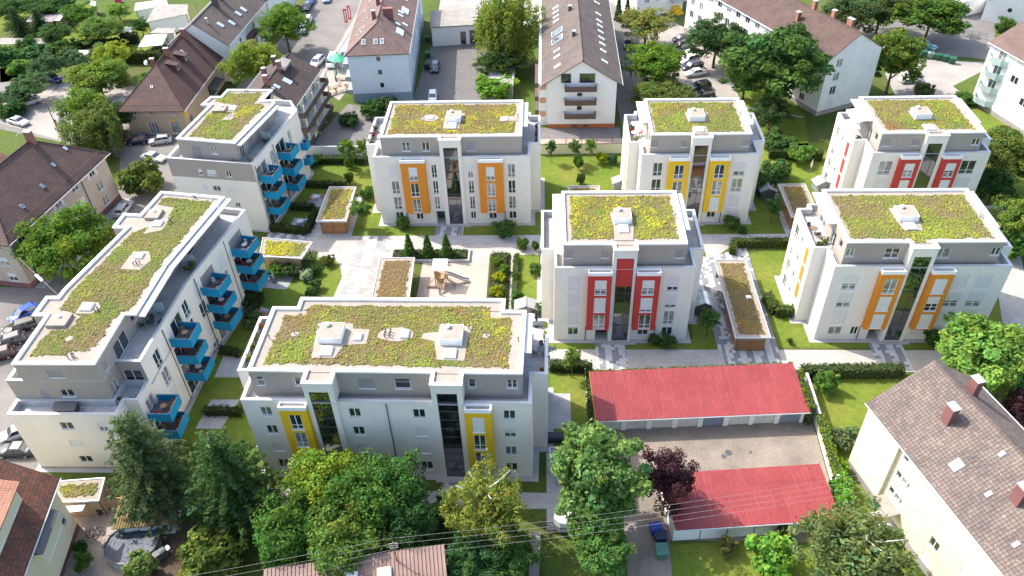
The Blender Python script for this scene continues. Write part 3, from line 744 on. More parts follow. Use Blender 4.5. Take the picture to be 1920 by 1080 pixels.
gravel_patch(b8, [(6.5,7.2),(6.6,4.55),(9.7,4.6),(9.4,7.1)], ZG); gravel_patch(b8, [(7.0,3.2),(6.95,0.9),(9.1,0.9),(9.0,3.3)], ZG)
roof_box(b8, 6.65, 4.6, 8.95, 6.8, ZG+0.09); skylight(b8, 7.1, 1.4, 8.4, 2.75, ZG+0.09)
vents(b8, [(9.4, 6.3), (1.5, 6.0), (14.4, 6.3)], ZG)
aw = MB().add([(0.6,5.6,14.35),(0.6,9.6,14.35),(-1.5,9.6,13.7),(-1.5,5.6,13.7),(0.6,5.6,14.30),(0.6,9.6,14.30),(-1.5,9.6,13.65),(-1.5,5.6,13.65)], [(0,1,2,3),(7,6,5,4),(3,2,6,7),(0,3,7,4),(1,5,6,2)])
b8.part('awning', aw, 'white_cap')

b7 = block('apartment_block', 'long cream block with two yellow bays and two dark stair strips behind the front trees', (-31.19, 54.07), R(-0.71), 29.78,
    (1.05, 28.85, 1.38, 10.75), [(6.95, 10.0, 7.45, 9.45), (19.8, 22.95, 20.35, 22.4)], [(4.05, 6.9, 4.87, 6.15, [0, 0, 1]), (23.05, 25.75, 23.75, 25.0, [1, 0, 0])],
    [(1.7, 2.9, [0, 0, 1, 0], 'n'), (10.95, 12.2, [0, 0, 1, 1], 'n'), (17.6, 18.9, [0, 1, 1, 0], 'n'), (26.9, 28.15, [0, 0.5, 0, 0], 'n')],
    [(1.6, 2.4, 12.8, 14.0, 's', 0), (5.55, 6.3, 12.8, 14.0, 's', 0), (12.17, 13.8, 12.5, 13.95, 's', 1), (15.86, 17.5, 12.5, 13.95, 's', 0), (23.4, 24.15, 12.8, 14.0, 's', 0), (27.3, 28.35, 12.8, 14.0, 'n', 0)],
    'yellow', [], sides=(4.1, 12.6), sx=(-1.6, 1.6), rows=ROWS7, wt='n', glassrows=10, pipes=(15.0,), back=13.4, canopy=('r',), sidewins=False,
    roofpoly=[(1.05,1.38),(6.95,1.38),(6.95,-0.3),(10.0,-0.3),(10.0,1.38),(19.8,1.38),(19.8,-0.3),(22.95,-0.3),(22.95,1.38),(28.85,1.38),(28.95,10.7),(26.6,10.7),(26.6,12.6),(3.8,12.6),(3.8,11.0),(1.05,11.0)])
b7.part('rear_attic_wall', MB().box(3.95, 10.76, 11.1, 26.45, 12.5, ZR-0.5), 'taupe_render')
h1 = [(7.1,3.4),(6.6,8.6),(10.4,8.6),(10.6,7.8),(12.4,7.7),(12.4,5.5),(10.1,5.3),(9.5,3.4)]; h2 = blob(15.3, 7.0, 2.0, 1.05, seed=4); h3 = [(18.1,6.4),(18.2,7.2),(19.8,7.4),(19.8,8.6),(23.3,8.3),(23.0,6),(22.9,3.2),(20.1,3.3),(19.5,6)]
sedum(b7, [(2.25,2.6),(27.4,2.3),(27.5,9.65),(25.1,9.8),(24.9,11.45),(5.1,11.6),(4.75,9.95),(2.65,9.95)], ZG, [h1, h2, h3, blob(4.5,6.9,0.5,0.4), blob(24.9,6.9,0.45,0.4)], dict(brown=1.6, olive=1.7, green=1.2, lime=1.6, yellow=0.35, red=1.0), seed=7)
for h in (h1, h2, h3, blob(4.5, 6.9, 0.45, 0.35), blob(24.9, 6.9, 0.4, 0.35)): gravel_patch(b7, h, ZG)
roof_box(b7, 7.35, 5.45, 9.8, 7.85, ZG+0.09); roof_box(b7, 20.2, 5.35, 22.5, 7.7, ZG+0.09)
skylight(b7, 7.85, 3.65, 9.15, 4.95, ZG+0.09); skylight(b7, 20.75, 3.45, 22.05, 4.8, ZG+0.09); skylight(b7, 10.95, 5.95, 11.8, 6.95, ZG+0.09); skylight(b7, 15.85, 6.35, 16.75, 7.55, ZG+0.09)
vents(b7, [(14.2,6.5),(14.2,6.9),(14.2,7.3),(14.75,6.5),(14.75,6.9),(14.75,7.3),(6.95,7.6),(23.0,7.9),(4.45,6.95),(24.95,6.9),(1.95,6.2),(28.3,6.2)], ZG)
for tx in (1.3, 1.3): pass

# ------------------------------------------------------------------ the two slabs with blue balconies
def balcony(b, P, ang, wdt, dep, z):
    """P = wall end of its front side; runs wdt along ang, dep outward (to the right of ang)"""
    m = MB(); t = 0.07; h0, h1 = z-0.32, z+0.95
    pts = [(0,0),(0,-dep),(wdt,-dep),(wdt,0)]
    m.box(0.002, -dep, h0, t, -0.01, h1); m.box(wdt-t, -dep, h0, wdt, -0.01, h1); m.box(t, -dep, h0, wdt-t, -dep+t, h1)
    o = b.part('balcony', m, 'blue'); o.location = (P[0], P[1], 0); o.rotation_euler = (0, 0, ang)
    b.part('floor_slab', MB().box(t, -dep+t, z-0.28, wdt-t, -0.01, z), 'deck', o)
    r = MB(); ri = 0.02
    for A, B in (((0.035,-0.03,h1+0.12),(0.035,-dep+0.035,h1+0.12)),((0.035,-dep+0.035,h1+0.12),(wdt-0.035,-dep+0.035,h1+0.12)),((wdt-0.035,-dep+0.035,h1+0.12),(wdt-0.035,-0.03,h1+0.12)),
                 ((0.035,-dep+0.035,h1),(0.035,-dep+0.035,h1+0.12)),((wdt-0.035,-dep+0.035,h1),(wdt-0.035,-dep+0.035,h1+0.12))): r.tube(A, B, ri, n=5)
    b.part('hand_rail', r, 'steel', o)
    return o
def slab_block(name, label, org, low, mid, att, roofz, zl, zm, faces_low, faces_mid, faces_att, balc, taupe_edges=(), foot=True):
    b = Bld(name, label, 'apartment block', (*org, 0))
    L = lambda P: [(p[0]-org[0], p[1]-org[1]) for p in P]
    def storey(poly, z0, z1, faces, mats):
        P = L(poly); n = len(P)
        for i in range(n):
            m_ = mats(i) if callable(mats) else mats
            b.face(P[i], P[(i+1) % n], z0, z1, faces.get(i, ()), m=m_)
        return P
    return b, L, storey

org = (-50.0, 70.0)
b1 = Bld('apartment_block', 'long bent block with blue balconies and taupe front end beside the street at left', 'apartment block', (*org, 0))
L = lambda P: [(p[0]-org[0], p[1]-org[1]) for p in P]
low = L([(-57.2,54.4),(-45.3,54.4),(-45.3,56.45),(-43.8,56.45),(-43.27,72.6),(-40.5,88.2),(-51.9,90.2),(-55.6,72.0),(-57.2,69.0)])
mid = L([(-57.2,56.65),(-46.65,56.65),(-46.62,59.55),(-43.8,59.5),(-43.27,72.6),(-40.5,88.2),(-51.9,90.2),(-55.6,72.0),(-57.2,69.0)])
F = {}
lowf = {0: [(5.1,6.8,6.55,7.95,'n',0),(9.25,6.6,10.2,7.9,'n',0.55),(5.05,3.95,6.55,5.05,'n',1),(9.2,3.9,10.3,5.05,'n',0),(5.05,1.05,6.5,2.2,'n',0)],
        3: [(0.9,5.57,2.5,7.83,'f',0),(0.9,2.73,2.5,5.0,'f',0),(5.3,5.57,6.7,7.83,'f',0),(5.3,2.73,6.7,5.0,'f',1),(9.0,5.57,11.8,7.83,'n',0,{'frame':'frame'}),(9.0,2.73,11.8,5.0,'n',0),(9.0,0.1,11.8,2.3,'n',0),(13.6,5.57,14.9,7.83,'f',0.0),(13.6,2.73,14.9,5.0,'f',1)],
        4: [(0.7,5.57,2.1,7.83,'f',0),(0.7,2.73,2.1,5.0,'f',1),(0.7,0.3,2.1,2.2,'n',0.6),(2.6,5.57,5.6,7.83,'n',0),(2.6,2.73,5.6,5.0,'n',0),(2.6,0.1,5.6,2.3,'n',0),(6.9,5.57,8.2,7.83,'f',0),(6.9,2.73,8.2,5.0,'f',1),(10.1,5.57,13.4,7.83,'n',0),(10.1,2.73,13.4,5.0,'n',0),(10.1,0.1,13.4,2.3,'n',0)]}
n = len(low)
for i in range(n): b1.face(low[i], low[(i+1) % n], 0.0, 8.3, lowf.get(i, ()))
# lower terrace at the front end, parapet on its open sides
pm = MB(); A = L([(-57.2,54.4),(-45.3,54.4),(-45.3,56.45),(-43.8,56.45),(-43.7,59.5)])
for i in range(4): b1.face(A[i], A[i+1], 8.3, 9.2)
b1.face(L([(-57.2,56.65)])[0], A[0], 8.3, 9.2)
tp_ = ring(pm, inset(L([(-57.2,54.4),(-45.3,54.4),(-45.3,56.45),(-43.8,56.45),(-43.75,59.45),(-46.6,59.45),(-46.6,56.6),(-57.2,56.6)]), -0.015), 0.34, 9.2, 9.25, 8.4); b1.part('terrace_parapet', pm, 'zinc')
b1.part('terrace_floor', MB().prism(inset(low, 0.05), 8.2, 8.4, bottom=False), 'terrace')
midf = {0: [(3.05,8.42,3.75,10.6,'s',1,{'shm':'dark_shutter','sill':False}),(5.15,9.5,6.65,10.65,'n',0)], 1: [(0.5,8.45,1.9,10.6,'n',0,{'sill':False})], 2: [(0.3,8.45,2.4,10.6,'n',0,{'sill':False})],
        3: [(2.2,8.4,3.6,10.7,'f',0),(7.2,8.4,9.8,10.7,'n',0.0),(10.6,8.4,12.0,10.7,'f',0)],
        4: [(0.7,8.4,2.1,10.7,'f',1),(2.6,8.4,5.6,10.7,'s',0.97,{'shm':'dark_shutter'}),(6.9,8.4,8.2,10.7,'f',1),(10.1,8.4,13.4,10.7,'s',0.97,{'shm':'dark_shutter'})]}
n = len(mid)
for i in range(n):
    if i in (0, 1, 2): b1.face(mid[i], mid[(i+1) % n], 8.3, 11.2 if i else 11.9, midf.get(i, ()), m='taupe_render')
    else: b1.face(mid[i], mid[(i+1) % n], 8.3, 11.2, midf.get(i, ()))
for i in range(2, n): b1.face(mid[i], mid[(i+1) % n], 11.2, 12.0, m='taupe_render' if i in (2, 7, 8) else None)
pm = MB(); ring(pm, inset(mid, -0.015), 0.34, 11.95, 12.03, 11.2); b1.part('upper_parapet', pm, 'zinc')
b1.part('upper_terrace_floor', MB().prism(inset(mid, 0.06), 11.0, 11.2, bottom=False), 'terrace')
attw = L([(-55.4,56.68),(-46.7,56.68),(-46.62,64.2),(-46.2,73.3),(-43.9,87.4),(-51.6,88.8),(-52.4,83.6),(-54.6,83.8),(-54.8,80.7),(-53.1,80.6),(-55.5,68.8),(-55.6,67.3),(-56.9,67.3),(-57.0,64.2),(-55.4,64.2)])
attf = {0: [(3.2,12.5,4.85,13.65,'n',1,{'shm':'dark_shutter'})], 1: [(0.9,12.4,1.7,13.6,'s',1,{'shm':'dark_shutter'}),(3.6,11.25,6.6,13.4,'n',0,{'sill':False})], 2: [(0.8,12.6,1.6,13.6,'s',0),(3.0,11.25,6.4,13.4,'n',0,{'sill':False}),(7.6,12.4,8.5,13.6,'n',0)],
        3: [(1.2,12.4,2.2,13.6,'n',0),(3.6,11.25,7.2,13.4,'n',0,{'sill':False}),(8.6,12.4,9.4,13.6,'s',0),(11.4,12.4,12.3,13.6,'s',0)]}
aw = MB(); keep = b1.wall, b1.mats, b1.idx; b1.wall, b1.mats, b1.idx = aw, [T['taupe_render']], {'taupe_render': 0}
n = len(attw)
for i in range(n): b1.face(attw[i], attw[(i+1) % n], 11.1, 14.4, attf.get(i, ()))
b1.part('attic_wall', aw, b1.mats); b1.wall, b1.mats, b1.idx = keep
rp = L([(-55.5,56.6),(-46.6,56.6),(-46.55,64.2),(-45.25,64.2),(-44.98,73.1),(-42.45,87.5),(-51.65,88.95),(-52.4,83.6),(-54.7,83.85),(-54.9,80.7),(-53.1,80.6),(-55.55,68.8),(-55.65,67.4),(-57.0,67.4),(-57.05,64.1),(-55.5,64.1)])
pm = MB(); q = ring(pm, rp, 0.42, 14.38, 14.6, 14.3); b1.part('roof_parapet', pm, 'white_cap')
b1.part('roof_gravel', MB().prism(q, 14.1, 14.33, bottom=False), 'gravel')
# metal eaves gutter along the east edge
for A_, B_ in (((-45.25,64.3),(-44.98,73.1)), ((-44.98,73.1),(-42.45,87.5))):
    A_, B_ = L([A_, B_]); e = Vector((B_[0]-A_[0], B_[1]-A_[1])); ln = e.length; e.normalize()
    c = ((A_[0]+B_[0])/2+e.y*0.45, (A_[1]+B_[1])/2-e.x*0.45)
    b1.part('eaves_gutter', MB().obox(c, ln, 0.85, 14.12, 14.3, math.atan2(e.y, e.x)), 'zinc')
sed = L([(-54.4,58.1),(-50.7,58.0),(-50.4,58.7),(-48.4,58.65),(-47.9,59.8),(-47.6,64.9),(-46.3,65.6),(-46.0,73.3),(-44.0,86.5),(-50.6,87.8),(-51.2,86.0),(-48.6,85.3),(-48.5,82.2),(-51.9,80.0),(-54.4,69.6),(-54.6,65.4),(-51.5,64.4),(-51.9,61.9),(-54.0,61.8)])
hol = [L([(-50.5,72.5),(-50.3,75.9),(-48.3,75.9),(-47.4,74.2),(-48.1,72.3)]), L([(-52.4,64.6),(-50.5,64.6),(-49.9,65.6),(-50.5,66.5),(-52.4,66.6)]), L([(-50.4,79.5),(-48.3,80.3),(-48.2,83),(-50.2,82.6)]), blob(*L([(-51.2,60.6)])[0], 0.45, 0.45)]
sedum(b1, sed, 14.33, hol, dict(brown=1.5, olive=2.2, green=1.9, lime=0.9, yellow=0.15, red=0.15), seed=9)
gravel_patch(b1, hol[0], 14.33); gravel_patch(b1, hol[1], 14.33); gravel_patch(b1, blob(*L([(-51.2,60.6)])[0], 0.4, 0.4), 14.33); gravel_patch(b1, hol[2], 14.33)
def orect(b, fn, c, sx_, sy_, rot): pass
x, y = L([(-52.1,65.0)])[0]; skylight(b1, x, y, x+1.35, y+1.25, 14.42)
x, y = L([(-49.9,81.0)])[0]; skylight(b1, x, y, x+1.2, y+1.1, 14.42)
x, y = L([(-49.5,74.4)])[0]; skylight(b1, x, y, x+0.9, y+1.0, 14.42)
for cx, cy, w_, d_ in ((-54.6, 62.3, 2.2, 2.0), (-51.4, 82.5, 1.8, 2.0)):
    x, y = L([(cx, cy)])[0]
    p_ = b1.part('lift_overrun', MB().box(x, y, 14.3, x+w_, y+d_, 14.75), 'gravel')
    b1.part('vent_cap', MB().cyl(x+w_*0.45, y+d_*0.7, 14.75, 15.0, 0.25, 0.2), 'white_cap', p_)
vents(b1, L([(-49.1,73.2),(-48.9,73.5),(-48.6,73.1),(-48.4,73.4),(-50.2,64.9),(-50.0,65.2),(-49.8,64.9),(-49.9,57.6),(-49.6,57.9),(-49.3,57.5),(-49.4,57.9),(-46.9,64.8),(-47.9,81.6),(-47.7,81.9),(-48.0,82.2),(-46.7,87.6),(-46.4,87.4)]), 14.33)
BL1 = [(-43.68,56.5,R(90),2.95,2.6,(3.0,5.9)), (-43.56,65.4,R(88),3.0,2.55,(3.0,5.9,8.7)), (-42.93,74.6,R(80),3.1,2.45,(3.0,5.9,8.7)), (-41.53,82.5,R(80),3.1,2.45,(3.0,5.9,8.7))]
for (x, y, a, w_, d_, zs) in BL1:
    for z in zs: balcony(b1, L([(x+0.02, y)])[0], a, w_, d_, z)
for x, y in ((-43.60,64.9),(-43.0,74.0),(-41.75,81.6)):
    x, y = L([(x, y)])[0]; b1.part('downpipe', MB().cyl(x+0.1, y, 0, 11.6, 0.06, n=8), 'dark_metal')
b1.part('terrace_screen', MB().box(*L([(-46.5,68.0)])[0], 11.2, *L([(-44.2,68.05)])[0], 13.0), 'railglass')
b1.part('terrace_screen', MB().box(*L([(-45.6,77.0)])[0], 11.2, *L([(-43.6,77.05)])[0], 13.0), 'railglass')
b1.part('plinth', MB().prism(inset(low, -0.03), -0.2, 0.3, bottom=False, top=False), 'plinth')
b1.part('foot_strip', MB().prism(inset(low, -0.6), 0.0, 0.035, bottom=False), 'kerb')
b1.done()

org = (-49.0, 108.0)
b2 = Bld('apartment_block', 'short block with blue balconies and a taupe band under its terrace, by the street corner', 'apartment block', (*org, 0))
body = L([(-56.4,101.75),(-42.9,99.8),(-40.4,114.4),(-40.1,116.2),(-41.9,119.6),(-53.2,121.2),(-54.6,115.5)])
f0 = [(4.6,9.5,5.2,10.5,'s',0.6),(6.0,9.5,7.45,10.5,'n',0.8),(9.0,9.5,9.85,10.5,'n',0),(4.55,6.7,5.25,7.65,'s',1),(6.1,6.75,7.4,7.65,'n',0),(8.95,6.7,9.8,7.6,'s',1),(9.0,4.0,9.85,4.85,'n',0)]
hi = [w_ for w_ in f0 if w_[1] > 8.95]; lo = [w_ for w_ in f0 if w_[1] < 8.9]
e1 = []
for z0, z1 in ((8.4,10.7),(5.57,7.83),(2.73,5.0)): e1 += [(0.8,z0,3.9,z1,'n',0,{'sill':False}),(5.5,z0,6.6,z1,'f',0),(7.5,z0,10.5,z1,'n',0,{'sill':False}),(12.0,z0,13.0,z1,'f',0)]
e1 += [(0.8,0.1,3.9,2.3,'n',0,{'sill':False}),(7.5,0.1,10.5,2.3,'n',0,{'sill':False})]
n = len(body)
for i in range(n):
    P, Q = body[i], body[(i+1) % n]
    if i == 0: b2.face(P, Q, 0, 8.9, lo); b2.face(P, Q, 8.9, 12, hi, m='taupe_render')
    elif i == 1: b2.face(P, Q, 0, 12, e1)
    else: b2.face(P, Q, 0, 8.9); b2.face(P, Q, 8.9, 12, m='taupe_render' if i > 4 else None)
pm = MB(); q = ring(pm, inset(body, -0.015), 0.36, 12.0, 12.06, 11.2); b2.part('terrace_parapet', pm, 'zinc')
b2.part('terrace_floor', MB().prism(q, 11.0, 11.2, bottom=False), 'terrace')
at2 = L([(-54.4,102.7),(-45.2,101.15),(-43.3,113.2),(-44.2,118.2),(-51.5,118.4),(-51.8,116.0),(-53.4,116.0),(-54.1,113.2),(-52.7,113.1)])
aw = MB(); keep = b2.wall, b2.mats, b2.idx; b2.wall, b2.mats, b2.idx = aw, [T['taupe_render']], {'taupe_render': 0}
n = len(at2); fa = {0: [(2.1,11.6,3.5,13.7,'n',1,{'shm':'dark_shutter','sill':False}),(5.15,12.6,6.15,13.75,'n',0)], 1: [(1.0,11.25,2.2,13.5,'n',0,{'sill':False}),(3.2,11.25,4.9,13.5,'n',1,{'shm':'dark_shutter','sill':False}),(6.2,11.25,7.4,13.5,'n',1,{'shm':'dark_shutter','sill':False}),(8.4,11.25,10.8,13.5,'n',1,{'shm':'dark_shutter','sill':False})]}
for i in range(n): b2.face(at2[i], at2[(i+1) % n], 11.1, 14.6, fa.get(i, ()))
b2.part('attic_wall', aw, b2.mats); b2.wall, b2.mats, b2.idx = keep
rp2 = L([(-54.45,102.65),(-45.1,101.1),(-42.4,113.4),(-42.8,114.7),(-44.6,114.5),(-43.95,118.2),(-51.55,118.45),(-51.85,116.0),(-53.5,116.05),(-54.2,113.15),(-52.75,113.1)])
pm = MB(); q = ring(pm, rp2, 0.4, 14.58, 14.8, 14.5); b2.part('roof_parapet', pm, 'white_cap')
b2.part('roof_gravel', MB().prism(q, 14.3, 14.53, bottom=False), 'gravel')
sedum(b2, L([(-52.9,103.6),(-46.1,102.6),(-44.0,113.0),(-45.9,113.9),(-45.5,117.3),(-50.8,117.5),(-52.5,114.8),(-48.1,113.2),(-48.3,111.1),(-52.0,111.3)]), 14.53, [L([(-49.5,108.3),(-48.8,110.9),(-47.8,110.7),(-47.7,108.5)])], dict(brown=0.5, olive=1.5, green=1.6, lime=2.2, yellow=0.5, red=0.15), seed=12)
gravel_patch(b2, L([(-49.4,108.4),(-48.7,110.8),(-47.9,110.6),(-47.8,108.6)]), 14.53)
x, y = L([(-49.3,111.5)])[0]; skylight(b2, x, y, x+1.1, y+1.2, 14.53)
x, y = L([(-51.4,110.8)])[0]; p_ = b2.part('lift_overrun', MB().box(x, y, 14.5, x+1.7, y+1.9, 14.95), 'gravel'); b2.part('vent_cap', MB().cyl(x+0.9, y+1.4, 14.95, 15.2, 0.25, 0.2), 'white_cap', p_)
vents(b2, L([(-48.7,109.3),(-48.4,109.6),(-48.3,110.1),(-50.2,103.3),(-48.3,117.6),(-48.0,117.7),(-51.3,110.4)]), 14.53)
e = Vector((2.7, 12.3)).normalized()
c_ = L([(-43.75+e.y*0.42, 107.2-e.x*0.42)])[0]; b2.part('eaves_gutter', MB().obox(c_, 12.4, 0.8, 14.3, 14.48, math.atan2(e.y, e.x)), 'zinc')
for (x, y) in ((-42.62,100.45),(-41.55,107.0)):
    for z in (3.0, 5.9, 8.7): balcony(b2, L([(x+0.02, y)])[0], R(80.3), 3.15, 2.2, z)
for z in (3.0, 5.9): balcony(b2, L([(-40.4, 114.6)])[0], R(80.3), 1.4, 1.2, z)
for x, y in ((-42.72,100.0),(-41.7,106.2)): x, y = L([(x, y)])[0]; b2.part('downpipe', MB().cyl(x+0.12, y, 0, 11.6, 0.06, n=8), 'dark_metal')
b2.part('terrace_screen', MB().obox(L([(-43.0,107.6)])[0], 1.8, 0.05, 11.2, 13.0, R(-10)), 'railglass')
b2.part('foot_strip', MB().prism(inset(body, -0.5), 0.0, 0.035, bottom=False), 'kerb')
b2.done()
# ------------------------------------------------------------------ older houses with pitched roofs
class House(Bld):
    """x across the gable, y along the ridge; front gable (or hip) faces -y"""
    def __init__(s, name, label, loc, yaw, W, L, eave, ridge, wall, roof, over=0.5, og=0.4, hip0=None, hip1=None, wins=None, plinth=None, ph=0.8, cat='house', thick=0.16, kick=0.0, frame='frame', gabw=()):
        super().__init__(name, label, cat, (*loc, 0), yaw, wall=wall)
        s.W, s.L, s.e, s.r = W, L, eave, ridge; s.k = (ridge-eave)/(W/2); wins = wins or {}
        E_ = [(0,0),(W,0),(W,L),(0,L)]
        for i, key in enumerate('frbl'): s.face(E_[i], E_[(i+1) % 4], 0, eave, wins.get(key, ()), frame=frame)
        if hip0 is None:
            if gabw:
                x0, x1, zt = gabw[0]; zt = min(zt, ridge-0.4)
            s.wall.add([(0,0,eave),(W,0,eave),(W/2,0,ridge)], [(0,1,2)])
        if hip1 is None: s.wall.add([(W,L,eave),(0,L,eave),(W/2,L,ridge)], [(0,1,2)])
        o, k = over, s.k; ze = eave - o*k
        y0 = -og if hip0 is None else -o; y1 = L+og if hip1 is None else L+o
        r0 = -og if hip0 is None else hip0; r1 = L+og if hip1 is None else L-hip1
        up = 0.06
        V = [(-o,y0,ze+up),(W+o,y0,ze+up),(W+o,y1,ze+up),(-o,y1,ze+up),(W/2,r0,ridge+up),(W/2,r1,ridge+up)]
        s.V = V
        m = MB(); F = [(0,4,5,3),(1,2,5,4)]
        if hip0 is not None: F.append((0,1,4))
        if hip1 is not None: F.append((2,3,5))
        m.add(V, F); lowv = [(x,y,z-thick) for x,y,z in V]
        m.add(lowv, [tuple(reversed(f)) for f in F], 1)
        ed = [(0,3),(2,1)] + ([(1,0)] if hip0 is not None else [(0,4),(4,1)]) + ([(3,2)] if hip1 is not None else [(3,5),(5,2)])
        for a, b_ in ed: m.add([V[a], V[b_], lowv[b_], lowv[a]], [(0,1,2,3),(3,2,1,0)][:1], 1)
        s.roof = s.part('roof', m, [roof, 'brown_panel'])
        rm = MB().tube(V[4], V[5], 0.11, n=6)
        if hip0 is not None: rm.tube(V[4], V[0], 0.09, n=6).tube(V[4], V[1], 0.09, n=6)
        if hip1 is not None: rm.tube(V[5], V[2], 0.09, n=6).tube(V[5], V[3], 0.09, n=6)
        s.part('ridge_cap', rm, roof, s.roof)
        for xg in (-o-0.07, W+o+0.07): s.part('gutter', MB().tube((xg,y0,ze), (xg,y1,ze), 0.075, n=6), 'zinc', s.roof)
        if plinth: s.part('plinth', MB().prism(inset([(0,0),(W,0),(W,L),(0,L)], -0.04), 0, ph, bottom=False, top=True), plinth)
    def at(s, side, y, t):
        """point on the roof: side -1 left slope, 1 right slope, 0 front hip; t metres (plan) down from the ridge"""
        if side: return Vector((s.W/2 + side*t, y, s.r + 0.06 - s.k*t)), Vector((0,1,0)), Vector((side, 0, -s.k)).normalized()
        h = s.V[4][1]; kf = (s.V[4][2]-s.V[0][2])/(h-s.V[0][1])
        return Vector((y, h-t, s.V[4][2]-kf*t)), Vector((1,0,0)), Vector((0,-1,-kf)).normalized()
    def rwin(s, side, y, t, w=0.85, h=1.25, name='roof_window', fr='frame', gl='glass2', hh=0.1):
        c, a, d = s.at(side, y, t); n = a.cross(d); n = -n if n.z < 0 else n
        def bx(w_, h_, z0, z1):
            P = [c + a*(i*w_/2) + d*(j*h_/2) + n*z for z in (z0, z1) for i, j in ((-1,-1),(1,-1),(1,1),(-1,1))]
            m = MB().add(P, [(0,3,2,1),(4,5,6,7),(0,1,5,4),(1,2,6,5),(2,3,7,6),(3,0,4,7)]); 
            return m
        o = s.part(name, bx(w, h, 0.0, hh), fr)
        if gl: s.part('pane', bx(w-0.18, h-0.18, hh, hh+0.015), gl, o)
        return o
    def chimney(s, side, y, t, w=0.6, d=0.6, h=1.6, mat='brick', cap='kerb', capo=0.05):
        c, a, dd = s.at(side, y, t)
        o = s.part('chimney', MB().box(c.x-w/2, c.y-d/2, c.z-0.8, c.x+w/2, c.y+d/2, c.z+h), mat)
        s.part('chimney_cap', MB().box(c.x-w/2-capo, c.y-d/2-capo, c.z+h, c.x+w/2+capo, c.y+d/2+capo, c.z+h+0.1), cap, o)
        return o
    def dormer(s, side, y, t, w=1.4, h=1.3, dep=1.6, wall='tile_dark', roof='tile_brown'):
        c, a, d = s.at(side, y, t); x0 = c.x; x1 = c.x - side*dep
        m = MB().box(min(x0,x1), y-w/2, c.z-0.2, max(x0,x1), y+w/2, c.z+h)
        o = s.part('dormer', m, wall)
        zt = c.z+h
        rm = MB(); xo = x0+side*0.25; xi = x0-side*(dep+0.4)
        rm.add([(xo,y-w/2-0.2,zt),(xo,y+w/2+0.2,zt),(xi,y+w/2+0.2,zt+0.5),(xi,y-w/2-0.2,zt+0.5),(xo,y-w/2-0.2,zt+0.12),(xo,y+w/2+0.2,zt+0.12),(xi,y+w/2+0.2,zt+0.62),(xi,y-w/2-0.2,zt+0.62)],
               [(0,1,2,3),(7,6,5,4),(0,4,5,1),(1,5,6,2),(2,6,7,3),(3,7,4,0)])
        s.part('dormer_roof', rm, roof, o)
        fx = x0+side*0.03
        s.part('dormer_window', MB().box(x0, y-w*0.36, c.z+0.25, fx, y+w*0.36, c.z+h-0.12), 'frame', o)
        s.part('dormer_pane', MB().box(fx, y-w*0.28, c.z+0.33, fx+side*0.012, y+w*0.28, c.z+h-0.2), 'glass', o)

def rows_(ss, zs, st='n', sh=(0,), w=None):
    out = []; i = 0
    for z0, z1 in zs:
        for a, b in ss: out.append((a, z0, b, z1, st, sh[i % len(sh)])); i += 1
    return out

# white gabled house with brown balconies, behind the young trees
h7 = House('gabled_house', 'long white house with grey-brown gable roof and three dark brown balconies on its end', (0.4, 131.3), 0, 12.3, 46, 9.15, 13.1, 'house_white', 'tile_grey', over=1.0, og=0.5,
    wins={'f': [(5.3,6.2,6.3,7.6,'s',0.5),(5.3,3.5,6.3,4.9,'s',0),(5.2,1.5,6.4,2.3,'s',1)], 'r': rows_([(3,4.4),(8,9.4),(14,15.4),(20,21.4),(26,27.4),(32,33.4),(38,39.4)], [(1.5,2.9),(4.2,5.6),(6.9,8.2)], 'n', (0,1,0,0.5))})
pass
for z in (2.4, 5.08, 7.7):
    o = h7.part('balcony', MB().box(3.1, -1.3, z, 8.75, -1.22, z+1.0).box(3.1, -1.22, z, 3.18, -0.003, z+1.0).box(8.67, -1.22, z, 8.75, -0.003, z+1.0), 'brown_panel')
    h7.part('floor_slab', MB().box(3.18, -1.22, z-0.05, 8.67, -0.003, z+0.05), 'house_white', o)
for x0, x1 in ((2.45, 4.2), (5.7, 8.4)):
    o = h7.part('loft_window', MB().box(x0, -0.05, 8.85, x1, -0.002, 10.6), 'dark_frame')
    h7.part('pane', MB().box(x0+0.1, -0.065, 8.95, (x0+x1)/2-0.05, -0.051, 10.5), 'glass', o); h7.part('pane', MB().box((x0+x1)/2+0.05, -0.065, 8.95, x1-0.1, -0.051, 10.5), 'glass', o)
h7.part('base_band', MB().prism(inset([(0,0),(12.3,0),(12.3,46),(0,46)], -0.03), 0, 0.75, bottom=False), plain('brick_red_paint', (0.42, 0.13, 0.04), 0.8, 0.1))
for x0 in (4.6, 6.6): h7.part('cellar_window', MB().box(x0, -0.05, 0.15, x0+0.9, -0.032, 0.6), 'dark_frame')
h7.part('side_wing', MB().box(-1.5, 1.0, 0, -0.002, 46, 8.3), 'house_white')
for z in (1.9, 4.6, 7.2):
    h7.part('side_balcony', MB().box(-2.2, 1.6, z, -1.5, 9.5, z+0.9), 'brown_panel'); h7.part('side_window', MB().box(-1.35, 0.97, z-0.1, -0.25, 0.998, z+1.0), plain('copper_blind', (0.6, 0.33, 0.2)))
for y in (3.5, 7.5, 10.2, 24, 26.2, 28.6, 31): h7.rwin(-1, y, 4.3, 0.9, 1.3)
for y in (14.5, 18.0): 
    h7.rwin(-1, y, 4.1, 2.2, 2.4, 'roof_terrace', 'white_cap', 'glass', 0.25)
for y in (5, 9.5, 12.5, 15.2, 18.2, 21, 23.5, 27, 33): h7.rwin(1, y, 4.2, 0.8, 1.3)
for y, t in ((12, 1.2), (25, 1.6), (36, 0.8)): h7.chimney(-1, y, t, 0.6, 0.6, 0.9, 'dark_metal', 'zinc')
